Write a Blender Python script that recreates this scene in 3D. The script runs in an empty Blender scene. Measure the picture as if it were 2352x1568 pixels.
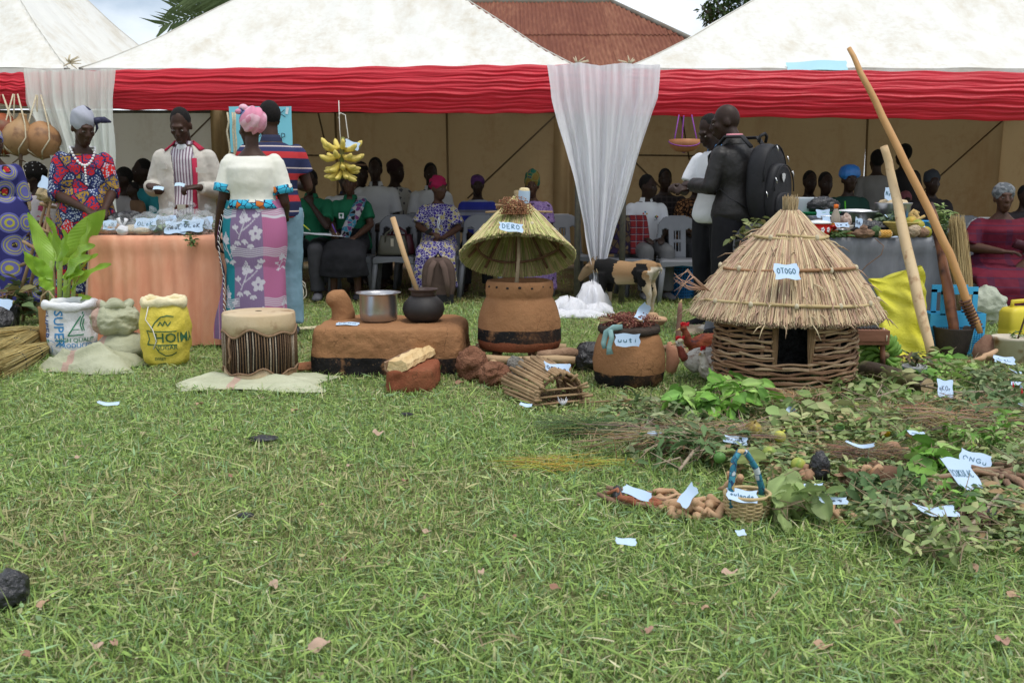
import bpy,bmesh,math,random
import numpy as np
from math import sin,cos,pi,radians,sqrt,atan2,hypot
from mathutils import Vector,Matrix,Euler
random.seed(7);RNG=np.random.default_rng(7)
C=bpy.context.scene.collection
sc=bpy.context.scene
# ---------------------------------------------------------------- camera, sky, sun, exposure
CAM_H,PITCH,FPX=1.10,radians(8.7),2250.0
cd=bpy.data.cameras.new('camera');cam=bpy.data.objects.new('camera',cd);C.objects.link(cam)
cam.location=(0,0,CAM_H);cam.rotation_euler=(radians(90) -PITCH,0,0)
cd.sensor_width=36;cd.lens=36*FPX/2352.0;cd.clip_end=2000;cd.clip_start=.05
cd.dof.use_dof=True;cd.dof.focus_distance=5.8;cd.dof.aperture_fstop=7.1
sc.camera=cam
w=bpy.data.worlds.new('World');sc.world=w;w.use_nodes=True
nt=w.node_tree;nt.nodes.clear()
SUN_EL,SUN_ROT=radians(62),radians(200)
sky=nt.nodes.new('ShaderNodeTexSky');sky.sky_type='NISHITA';sky.sun_disc=False
sky.sun_elevation=SUN_EL;sky.sun_rotation=SUN_ROT;sky.air_density=1.0;sky.dust_density=2.0
tc=nt.nodes.new('ShaderNodeTexCoord');mp=nt.nodes.new('ShaderNodeMapping');mp.inputs['Scale'].default_value=(1,1,2.2)
no=nt.nodes.new('ShaderNodeTexNoise');no.inputs['Scale'].default_value=3.2;no.inputs['Detail'].default_value=7;no.inputs['Roughness'].default_value=.55
rp=nt.nodes.new('ShaderNodeValToRGB');rp.color_ramp.elements[0].position=.33;rp.color_ramp.elements[1].position=.58
mx=nt.nodes.new('ShaderNodeMixRGB');mx.inputs[2].default_value=(8.3,8.8,9.5,1)
bg=nt.nodes.new('ShaderNodeBackground');bg.inputs['Strength'].default_value=.095
ou=nt.nodes.new('ShaderNodeOutputWorld')
L=nt.links.new
L(tc.outputs['Generated'],mp.inputs['Vector']);L(mp.outputs[0],no.inputs['Vector']);L(no.outputs['Fac'],rp.inputs[0])
L(rp.outputs[0],mx.inputs[0]);L(sky.outputs[0],mx.inputs[1]);L(mx.outputs[0],bg.inputs[0]);L(bg.outputs[0],ou.inputs[0])
sl=bpy.data.lights.new('sun','SUN');sl.energy=1.5;sl.angle=radians(24);sl.color=(1,.96,.9)
so=bpy.data.objects.new('sun',sl);C.objects.link(so)
# azimuth: sun behind the photographer and to the right
so.rotation_euler=Vector((-.38,.30,-1.35)).to_track_quat('-Z','Y').to_euler()
sc.view_settings.view_transform='Standard';sc.view_settings.look='None';sc.view_settings.exposure=0.55;sc.view_settings.gamma=1
sc.cycles.max_bounces=7;sc.cycles.transparent_max_bounces=10
# ---------------------------------------------------------------- photograph -> place
RT=np.array((1,0,0));FW=np.array((0,cos(PITCH),-sin(PITCH)));UP=np.array((0,sin(PITCH),cos(PITCH)))
def ray(u,v):return FW+(u -1176)/FPX*RT -(v -784)/FPX*UP
def G(u,v,z=0.0):
    d=ray(u,v);t=(z -CAM_H)/d[2];return Vector((d[0]*t,d[1]*t,z))
def A(u,v,y):
    d=ray(u,v);t=y/d[1];return Vector((d[0]*t,y,CAM_H+d[2]*t))
def X(u,y,z=.5):return (u -1176)/FPX*(y*cos(PITCH)+(CAM_H -z)*sin(PITCH))
# ---------------------------------------------------------------- objects
def link(o,parent=None):
    C.objects.link(o)
    if parent:o.parent=parent
    return o
def tag(o,label,cat,group=None):
    o['label']=label;o['category']=cat
    if group:o['group']=group
    return o
def thing(name,label,cat,loc=(0,0,0),rz=0,group=None,rot=None):
    o=bpy.data.objects.new(name,None);o.empty_display_size=.05;link(o)
    o.location=loc;o.rotation_euler=rot if rot else (0,0,rz)
    return tag(o,label,cat,group)
def kind(o,k):o['kind']=k;return o
def npmesh(name,V,F,col=None,smooth=False):
    V=np.asarray(V,np.float32);F=np.asarray(F,np.int32);k=F.shape[1]
    me=bpy.data.meshes.new(name)
    me.vertices.add(len(V));me.vertices.foreach_set('co',V.ravel())
    me.loops.add(F.size);me.loops.foreach_set('vertex_index',F.ravel())
    me.polygons.add(len(F));me.polygons.foreach_set('loop_start',np.arange(0,F.size,k,dtype=np.int32))
    me.polygons.foreach_set('loop_total',np.full(len(F),k,np.int32))
    if smooth:me.polygons.foreach_set('use_smooth',np.ones(len(F),bool))
    me.update(calc_edges=True)
    if col is not None:
        c=np.ones((len(V),4),np.float32);c[:,:3]=col
        at=me.color_attributes.new('Col','FLOAT_COLOR','POINT');at.data.foreach_set('color',c.ravel())
    return me
def scatter(base_v,base_f,mats,pos,cols=None):
    """many copies of a small mesh as one array: mats (N,3,3), pos (N,3), cols (N,3)"""
    bv=np.asarray(base_v,float);bf=np.asarray(base_f,int);N=len(pos);n=len(bv)
    V=np.einsum('nij,vj->nvi',mats,bv)+pos[:,None,:]
    F=bf[None]+(np.arange(N)*n)[:,None,None]
    Cc=None if cols is None else np.repeat(cols,n,axis=0)
    return V.reshape(-1,3),F.reshape(-1,bf.shape[1]),Cc
def rot_np(rx,ry,rz):
    cx,sx,cy,sy,cz,sz=np.cos(rx),np.sin(rx),np.cos(ry),np.sin(ry),np.cos(rz),np.sin(rz)
    o=np.zeros_like(cx);i=np.ones_like(cx)
    Rx=np.stack([i,o,o,o,cx,-sx,o,sx,cx],-1).reshape(-1,3,3)
    Ry=np.stack([cy,o,sy,o,i,o,-sy,o,cy],-1).reshape(-1,3,3)
    Rz=np.stack([cz,-sz,o,sz,cz,o,o,o,i],-1).reshape(-1,3,3)
    return Rz @ Ry @ Rx
class MB:
    def __init__(s):s.v=[];s.f=[];s.c=[]
    def add(s,vs,fs,col=None):
        b=len(s.v);s.v+=[tuple(p) for p in vs];s.f+=[tuple(i+b for i in f) for f in fs]
        s.c+=[col or (1,1,1)]*len(vs);return s
    def loft(s,rings,cap=True,col=None,closed=True):
        n=len(rings[0]);vs=[p for r in rings for p in r];fs=[]
        for i in range(len(rings) -1):
            for j in range(n if closed else n -1):
                k=(j+1)%n;fs.append((i*n+j,i*n+k,(i+1)*n+k,(i+1)*n+j))
        if cap and closed:
            fs.append(tuple(range(n -1,-1,-1)));m=(len(rings) -1)*n;fs.append(tuple(range(m,m+n)))
        return s.add(vs,fs,col)
    def tube(s,path,rad,n=8,cap=True,col=None,flat=1.0,side=None):
        P=[Vector(p) for p in path];m=len(P)
        R=list(rad) if hasattr(rad,'__len__') else [rad]*m
        rings=[];px=None
        for i,p in enumerate(P):
            t=(P[min(i+1,m -1)] -P[max(i -1,0)])
            t=t.normalized() if t.length>1e-9 else Vector((0,0,1))
            if px is None:
                a=Vector(side) if side else (Vector((0,0,1)) if abs(t.z)<.9 else Vector((1,0,0)))
                px=(a -t*a.dot(t)).normalized()
            else:
                q=px -t*px.dot(t);px=q.normalized() if q.length>1e-6 else t.orthogonal().normalized()
            py=t.cross(px);r=R[i]
            ra,rb=(r if hasattr(r,'__len__') else (r,r*flat))
            rings.append([p+px*(ra*cos(2*pi*k/n))+py*(rb*sin(2*pi*k/n)) for k in range(n)])
        return s.loft(rings,cap,col)
    def caps(s,a,ra,b,rb,n=8,col=None):
        """tapered capsule"""
        a=Vector(a);b=Vector(b);d=(b -a);d=d.normalized() if d.length>1e-6 else Vector((0,0,1))
        path=[a -d*ra*.95,a -d*ra*.6,a,b,b+d*rb*.6,b+d*rb*.95]
        return s.tube(path,[ra*.35,ra*.8,ra,rb,rb*.8,rb*.35],n,True,col)
    def ell(s,c,r,nu=10,nv=7,col=None,M=None,fn=None):
        r=r if hasattr(r,'__len__') else (r,r,r);rings=[];c=Vector(c)
        for i in range(nv+1):
            th=pi*(.03+.94*i/nv);ring=[]
            for j in range(nu):
                ph=2*pi*j/nu;d=Vector((sin(th)*cos(ph),sin(th)*sin(ph),-cos(th)))
                k=fn(d) if fn else 1
                p=Vector((d.x*r[0]*k,d.y*r[1]*k,d.z*r[2]*k));ring.append(c+(M @ p if M else p))
            rings.append(ring)
        return s.loft(rings,True,col)
    def lathe(s,prof,n=24,c=(0,0,0),sx=1,sy=1,fn=None,cap=True,col=None):
        c=Vector(c);rings=[]
        for (r,z) in prof:
            rings.append([c+Vector((r*sx*cos(2*pi*j/n)*(fn(2*pi*j/n,z) if fn else 1),r*sy*sin(2*pi*j/n)*(fn(2*pi*j/n,z) if fn else 1),z)) for j in range(n)])
        return s.loft(rings,cap,col)
    def box(s,c,sz,M=None,col=None,tap=1.0):
        x,y,z=[k/2 for k in sz];c=Vector(c)
        vs=[Vector((a*x*(tap if d>0 else 1),b*y*(tap if d>0 else 1),d*z)) for d in (-1,1) for a,b in ((-1,-1),(1,-1),(1,1),(-1,1))]
        vs=[c+(M @ p if M else p) for p in vs]
        return s.add(vs,[(3,2,1,0),(4,5,6,7),(0,1,5,4),(1,2,6,5),(2,3,7,6),(3,0,4,7)],col)
    def grid(s,fn,nu,nv,col=None):
        vs=[fn(i/nu,j/nv) for j in range(nv+1) for i in range(nu+1)]
        fs=[(j*(nu+1)+i,j*(nu+1)+i+1,(j+1)*(nu+1)+i+1,(j+1)*(nu+1)+i) for j in range(nv) for i in range(nu)]
        return s.add(vs,fs,col)
    def mesh(s,name,smooth=True,colored=False):
        me=bpy.data.meshes.new(name);me.from_pydata([tuple(p) for p in s.v],[],s.f)
        if smooth:me.polygons.foreach_set('use_smooth',[True]*len(me.polygons))
        if colored:
            a=me.color_attributes.new('Col','FLOAT_COLOR','POINT')
            a.data.foreach_set('color',np.array([(c[0],c[1],c[2],1) for c in s.c],np.float32).ravel())
        me.update();return me
    def build(s,name,mat,parent=None,smooth=True,colored=False,loc=None,rot=None):
        return put(name,s.mesh(name,smooth,colored),mat,parent,loc,rot)
def put(name,me,mat,parent=None,loc=None,rot=None):
    o=bpy.data.objects.new(name,me)
    if mat and not me.materials:me.materials.append(mat)
    link(o,parent)
    if loc is not None:o.location=loc
    if rot is not None:o.rotation_euler=rot
    return o
PENDING=[]
def soften(o,voxel=None,smooth=4,sub=0,solid=0,disp=None,fac=.5,hard=False):
    if solid:m=o.modifiers.new('t','SOLIDIFY');m.thickness=solid;m.offset=0
    if voxel:m=o.modifiers.new('r','REMESH');m.mode='VOXEL';m.voxel_size=voxel;m.use_smooth_shade=True
    if smooth:m=o.modifiers.new('s','SMOOTH');m.iterations=smooth;m.factor=fac
    if sub:m=o.modifiers.new('u','SUBSURF');m.levels=sub;m.render_levels=sub
    if disp:
        tx=bpy.data.textures.new('relief','CLOUDS');tx.noise_scale=disp[1];tx.noise_depth=3;tx.noise_type='HARD_NOISE' if hard else 'SOFT_NOISE'
        m=o.modifiers.new('d','DISPLACE');m.texture=tx;m.strength=disp[0];m.texture_coords='LOCAL';m.mid_level=.5
    PENDING.append(o);return o
def finalize():
    bpy.context.view_layer.update();dg=bpy.context.evaluated_depsgraph_get();done={}
    for o in PENDING:
        k=o.data.name
        if k not in done:
            me=bpy.data.meshes.new_from_object(o.evaluated_get(dg));done[k]=me
    for o in PENDING:
        k=o.data.name if o.data.name in done else None
        if k:me=done[k];o.modifiers.clear();mats=list(o.data.materials);o.data=me
        if k and not me.materials:
            for mm in mats:me.materials.append(mm)
    PENDING.clear()
def rnd(a,b):return random.uniform(a,b)
def vnoise(p,sc=1.0):
    x,y,z=[k*sc for k in p]
    return (sin(x*1.7+1.3*sin(y*1.1+z))+sin(y*2.3+1.7*sin(z*.9+x*.6))+sin(z*1.9+1.1*sin(x*1.3)))/3
# ---------------------------------------------------------------- materials
MATS={}
class NT:
    def __init__(s,name):
        s.m=bpy.data.materials.new(name);s.m.use_nodes=True;s.t=s.m.node_tree
        s.b=s.t.nodes['Principled BSDF'];s.o=s.t.nodes['Material Output'];s._c=None
    def n(s,typ,**kw):
        x=s.t.nodes.new('ShaderNode' +typ)
        for k,val in kw.items():
            if k in x.inputs.keys():x.inputs[k].default_value=val
            else:setattr(x,k,val)
        return x
    def l(s,a,b):s.t.links.new(a,b)
    @property
    def co(s):
        if not s._c:s._c=s.n('TexCoord').outputs['Object']
        return s._c
    def mapped(s,scale=(1,1,1),rot=(0,0,0),loc=(0,0,0)):
        m=s.n('Mapping');m.inputs['Scale'].default_value=scale;m.inputs['Rotation'].default_value=rot;m.inputs['Location'].default_value=loc
        s.l(s.co,m.inputs[0]);return m.outputs[0]
    def noise(s,scale,detail=4,rough=.55,vec=None):
        x=s.n('TexNoise',Scale=scale,Detail=detail,Roughness=rough);s.l(vec or s.co,x.inputs['Vector']);return x.outputs['Fac']
    def ramp(s,fac,stops,const=False):
        r=s.n('ValToRGB');e=r.color_ramp.elements
        if const:r.color_ramp.interpolation='CONSTANT'
        while len(e)<len(stops):e.new(.5)
        for k,(p,c) in enumerate(stops):e[k].position=p;e[k].color=(*c,1) if hasattr(c,'__len__') else (c,c,c,1)
        s.l(fac,r.inputs[0]);return r.outputs[0]
    def mix(s,f,a,b,mode='MIX'):
        x=s.n('MixRGB',blend_type=mode)
        for k,val in ((0,f),(1,a),(2,b)):
            if isinstance(val,(int,float)):x.inputs[k].default_value=val
            elif isinstance(val,tuple):x.inputs[k].default_value=(*val,1)
            else:s.l(val,x.inputs[k])
        return x.outputs[0]
    def math(s,op,a,b=0.0,c=None):
        x=s.n('Math',operation=op)
        for k,val in ((0,a),(1,b),(2,c)):
            if val is None:continue
            if isinstance(val,(int,float)):x.inputs[k].default_value=val
            else:s.l(val,x.inputs[k])
        return x.outputs[0]
    def xyz(s,vec=None):
        x=s.n('SeparateXYZ');s.l(vec or s.co,x.inputs[0]);return x.outputs
    def bump(s,h,strength=.4,dist=.01,prev=None):
        x=s.n('Bump',Strength=strength,Distance=dist);s.l(h,x.inputs['Height'])
        if prev:s.l(prev,x.inputs['Normal'])
        s.l(x.outputs[0],s.b.inputs['Normal']);return x.outputs[0]
    def set(s,col=None,rough=.8,spec=.25,metal=0):
        if col is not None:
            if isinstance(col,tuple):s.b.inputs['Base Color'].default_value=(*col,1)
            else:s.l(col,s.b.inputs['Base Color'])
        s.b.inputs['Roughness'].default_value=rough;s.b.inputs['Specular IOR Level'].default_value=spec;s.b.inputs['Metallic'].default_value=metal
        return s
    def translucent(s,col,f):
        t=s.n('BsdfTranslucent');x=s.n('MixShader');x.inputs[0].default_value=f
        if isinstance(col,tuple):t.inputs[0].default_value=(*col,1)
        else:s.l(col,t.inputs[0])
        s.l(s.b.outputs[0],x.inputs[1]);s.l(t.outputs[0],x.inputs[2]);s.l(x.outputs[0],s.o.inputs[0])
    def clear(s,f):
        t=s.n('BsdfTransparent');x=s.n('MixShader')
        if isinstance(f,(int,float)):x.inputs[0].default_value=f
        else:s.l(f,x.inputs[0])
        src=s.o.inputs[0].links[0].from_socket
        s.l(src,x.inputs[1]);s.l(t.outputs[0],x.inputs[2]);s.l(x.outputs[0],s.o.inputs[0])
def mat(name,c1,c2=None,scale=8,rough=.75,bump=.3,bscale=50,dist=.006,spec=.25,metal=0,stretch=None,transl=0,clear=0,c3=None,s3=3,t3=.6):
    if name in MATS:return MATS[name]
    t=NT(name);vec=t.mapped(stretch) if stretch else None
    col=c1
    if c2:col=t.ramp(t.noise(scale,vec=vec),[(.32,c1),(.68,c2)])
    if c3:col=t.mix(t.ramp(t.noise(s3,5),[(t3 -.08,0.0),(t3+.05,1.0)]),col,c3)
    t.set(col,rough,spec,metal)
    if bump:t.bump(t.noise(bscale,5,vec=vec),bump,dist)
    if transl:t.translucent(col,transl)
    if clear:t.clear(clear)
    MATS[name]=t.m;return t.m
def vmat(name,rough=.7,spec=.25,transl=0,bump=0,bscale=80,var=0,vscale=20):
    if name in MATS:return MATS[name]
    t=NT(name);a=t.n('Attribute',attribute_name='Col');col=a.outputs['Color']
    if var:col=t.mix(1.0,col,t.ramp(t.noise(vscale,4),[(.3,1 -var),(.7,1+var)]),'MULTIPLY')
    t.set(col,rough,spec)
    if bump:t.bump(t.noise(bscale),bump,.004)
    if transl:t.translucent(col,transl)
    MATS[name]=t.m;return t.m
def cells(name,scale,stops,edge=None,edge_w=.06,rough=.85,dap=None,transl=0,second=None,bump=.25):
    """printed cloth: coloured cells with outlines and a fine dapple"""
    if name in MATS:return MATS[name]
    t=NT(name)
    wv=t.n('TexNoise',Scale=scale*.8,Detail=2);t.l(t.co,wv.inputs['Vector'])
    vec=t.n('VectorMath',operation='MULTIPLY_ADD');t.l(wv.outputs['Color'],vec.inputs[0]);vec.inputs[1].default_value=(.6/scale,)*3;t.l(t.co,vec.inputs[2])
    v=t.n('TexVoronoi',Scale=scale);t.l(vec.outputs[0],v.inputs['Vector'])
    sep=t.n('SeparateColor');t.l(v.outputs['Color'],sep.inputs[0])
    col=t.ramp(sep.outputs[0],stops,True)
    if dap:
        d=t.n('TexVoronoi',Scale=scale*6);t.l(t.co,d.inputs['Vector'])
        f=t.math('MULTIPLY',t.ramp(sep.outputs[0],[(0,1.0),(dap[2],0.0)],True),t.ramp(d.outputs['Distance'],[(.35,1.0),(.5,0.0)]))
        col=t.mix(f,col,dap[0]);col=t.mix(t.math('MULTIPLY',t.ramp(sep.outputs[0],[(0,0.0),(dap[2],1.0)],True),t.ramp(d.outputs['Distance'],[(.5,0.0),(.62,1.0)])),col,dap[1])
    if edge:
        e=t.n('TexVoronoi',Scale=scale,feature='DISTANCE_TO_EDGE');t.l(vec.outputs[0],e.inputs['Vector'])
        col=t.mix(t.ramp(e.outputs['Distance'],[(edge_w*.7,1.0),(edge_w*1.3,0.0)]),col,edge)
    if second:
        e=t.n('TexVoronoi',Scale=second[0]);t.l(t.co,e.inputs['Vector'])
        col=t.mix(t.ramp(e.outputs['Distance'],[(second[2] -.05,1.0),(second[2],0.0)]),col,second[1])
    t.set(col,rough,.2);t.bump(t.noise(25,4),bump,.012)
    if transl:t.translucent(col,transl)
    MATS[name]=t.m;return t.m
def stripes(name,stops,per,axis=2,rot=(0,0,0),rough=.85,bump=.25):
    if name in MATS:return MATS[name]
    t=NT(name);c=t.xyz(t.mapped(rot=rot) if any(rot) else None)[axis]
    col=t.ramp(t.math('FRACT',t.math('ADD',t.math('MULTIPLY',c,1/per),50.0)),stops,True)
    t.set(col,rough,.2);t.bump(t.noise(22,4),bump,.012);MATS[name]=t.m;return t.m
def plaid(name,base,bands):
    if name in MATS:return MATS[name]
    t=NT(name);x,y,z=t.xyz();col=base
    for (src,per,wd,c) in bands:
        q={'x':x,'z':z,'y':y}[src]
        f=t.math('LESS_THAN',t.math('FRACT',t.math('ADD',t.math('MULTIPLY',q,1/per),50.0)),wd)
        col=t.mix(t.math('MULTIPLY',f,.75),col,c)
    t.set(col,.8,.2);t.bump(t.noise(20,4),.3,.012);MATS[name]=t.m;return t.m
# ---------------------------------------------------------------- hand lettering (single strokes)
ST={'A':[[(0,0),(.4,1),(.8,0)],[(.15,.4),(.65,.4)]],'C':[[(.7,.85),(.4,1),(.1,.75),(.05,.4),(.2,.05),(.5,0),(.75,.15)]],
 'D':[[(.1,0),(.1,1),(.5,.9),(.7,.5),(.5,.1),(.1,0)]],'E':[[(.65,1),(.1,1),(.1,0),(.7,0)],[(.1,.5),(.55,.5)]],
 'G':[[(.7,.85),(.4,1),(.1,.7),(.1,.3),(.35,0),(.7,.15),(.7,.45),(.4,.45)]],'I':[[(.3,0),(.3,1)]],'J':[[(.6,1),(.6,.2),(.3,0),(.05,.2)]],
 'K':[[(.1,0),(.1,1)],[(.65,1),(.1,.45),(.7,0)]],'L':[[(.1,1),(.1,0),(.65,0)]],'N':[[(.1,0),(.1,1),(.65,0),(.65,1)]],
 'O':[[(.4,1),(.1,.75),(.08,.3),(.35,0),(.65,.2),(.72,.65),(.4,1)]],'R':[[(.1,0),(.1,1),(.55,.95),(.6,.65),(.1,.5),(.7,0)]],
 'T':[[(.0,1),(.8,1)],[(.4,1),(.4,0)]],'U':[[(.1,1),(.1,.2),(.4,0),(.7,.2),(.7,1)]],'W':[[(0,1),(.2,0),(.4,.6),(.6,0),(.8,1)]],
 'i':[[(.2,0),(.2,.55)],[(.2,.75),(.22,.8)]],'n':[[(.1,0),(.1,.55)],[(.1,.4),(.35,.55),(.5,.4),(.5,0)]],'o':[[(.3,.55),(.08,.3),(.3,0),(.52,.28),(.3,.55)]],
 'r':[[(.1,0),(.1,.55)],[(.1,.35),(.4,.55)]],'u':[[(.1,.55),(.1,.1),(.35,0),(.5,.2)],[(.5,.55),(.5,0)]],'p':[[(.1,-.35),(.1,.55),(.45,.5),(.5,.15),(.1,.02)]],
 'a':[[(.5,.5),(.15,.5),(.1,.1),(.4,.02),(.5,.5),(.55,0)]],'d':[[(.5,.4),(.15,.5),(.1,.1),(.4,.02),(.5,.3)],[(.5,1),(.5,0)]],'k':[[(.1,0),(.1,1)],[(.5,.5),(.1,.25),(.5,0)]],
 'l':[[(.2,1),(.2,0)]],'y':[[(.1,.55),(.3,.1)],[(.5,.55),(.1,-.35)]],'e':[[(.1,.28),(.5,.3),(.3,.55),(.08,.25),(.3,0),(.5,.1)]],'t':[[(.25,.9),(.25,0),(.45,0)],[(.05,.6),(.45,.6)]],
 'm':[[(.05,0),(.05,.55)],[(.05,.4),(.25,.55),(.3,0)],[(.3,.4),(.5,.55),(.55,0)]],'g':[[(.5,.5),(.15,.5),(.1,.1),(.4,.02),(.5,.5),(.45,-.3),(.15,-.3)]]}
def strokes(mb,text,w,h,fn,th=.003,x0=0.0,y0=0.0):
    """writes text into the box w x h; fn(x,y)->(point, normal)"""
    adv=[(.45 if ch in 'iIl' else .75 if ch.islower() else .95) for ch in text];tot=sum(adv);x=0
    for ch,ad in zip(text,adv):
        for ln in ST.get(ch,[]):
            pts=[]
            for i in range(len(ln) -1):
                for q in range(3):pts.append((ln[i][0]+(ln[i+1][0] -ln[i][0])*q/3,ln[i][1]+(ln[i+1][1] -ln[i][1])*q/3))
            pts.append(ln[-1]);L_,R_=[],[]
            for i,(a,b) in enumerate(pts):
                a0,b0=pts[max(i -1,0)];a1,b1=pts[min(i+1,len(pts) -1)]
                dx,dy=(a1 -a0)*w/tot,(b1 -b0)*h;dl=hypot(dx,dy) or 1
                cx,cy=x0+(x+a)*w/tot,y0+b*h
                L_.append(fn(cx -dy/dl*th/2,cy+dx/dl*th/2));R_.append(fn(cx+dy/dl*th/2,cy -dx/dl*th/2))
            n=len(L_);mb.add(L_+R_,[(i,n+i,n+i+1,i+1) for i in range(n -1)])
        x+=ad
    return mb
def glyphs(text,size):
    """printed lettering as a mesh in x,y (built-in font)"""
    cu=bpy.data.curves.new('print','FONT');cu.body=text;cu.size=size;cu.resolution_u=2;cu.offset=.0010 if size>.05 else .0004
    o=bpy.data.objects.new('print',cu);C.objects.link(o);bpy.context.view_layer.update()
    me=bpy.data.meshes.new_from_object(o.evaluated_get(bpy.context.evaluated_depsgraph_get()))
    bm=bmesh.new();bm.from_mesh(me);bmesh.ops.triangulate(bm,faces=bm.faces[:])
    bmesh.ops.subdivide_edges(bm,edges=[e for e in bm.edges if e.calc_length()>.03],cuts=2);bmesh.ops.triangulate(bm,faces=bm.faces[:])
    V=[tuple(v.co) for v in bm.verts];bm.verts.index_update();F=[tuple(v.index for v in f.verts) for f in bm.faces];bm.free()
    bpy.data.objects.remove(o);bpy.data.curves.remove(cu);bpy.data.meshes.remove(me);return V,F

# ================================================================ ground
def ground_mat():
    t=NT('ground_soil')
    a=t.noise(1.3,6);b=t.noise(40,5)
    col=t.mix(t.ramp(a,[(.35,0.0),(.65,1.0)]),(.13,.18,.06),(.18,.19,.085))
    col=t.mix(t.ramp(b,[(.45,0.0),(.75,.8)]),col,(.24,.21,.10))
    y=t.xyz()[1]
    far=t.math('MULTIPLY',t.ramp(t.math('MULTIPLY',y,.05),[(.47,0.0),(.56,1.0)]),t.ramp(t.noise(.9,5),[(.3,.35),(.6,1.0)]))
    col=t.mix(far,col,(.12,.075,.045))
    t.set(col,.95,.1);t.bump(b,.8,.02);return t.m
g=MB()
xs=[-400,-60,-20]+[i*.6 for i in range(-20,21)]+[20,60,400];ys=[-300,-30,-5]+[i*.6 for i in range(0,30)]+[24,40,120,900]
gv=[(x,y,(.014*vnoise((x,y,0),1.3) -.012 if -10<x<10 and 0<y<17 else -.02)) for y in ys for x in xs]
nx=len(xs);g.add(gv,[(j*nx+i,j*nx+i+1,(j+1)*nx+i+1,(j+1)*nx+i) for j in range(len(ys) -1) for i in range(nx -1)])
kind(g.build('ground',ground_mat()),'structure')

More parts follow.
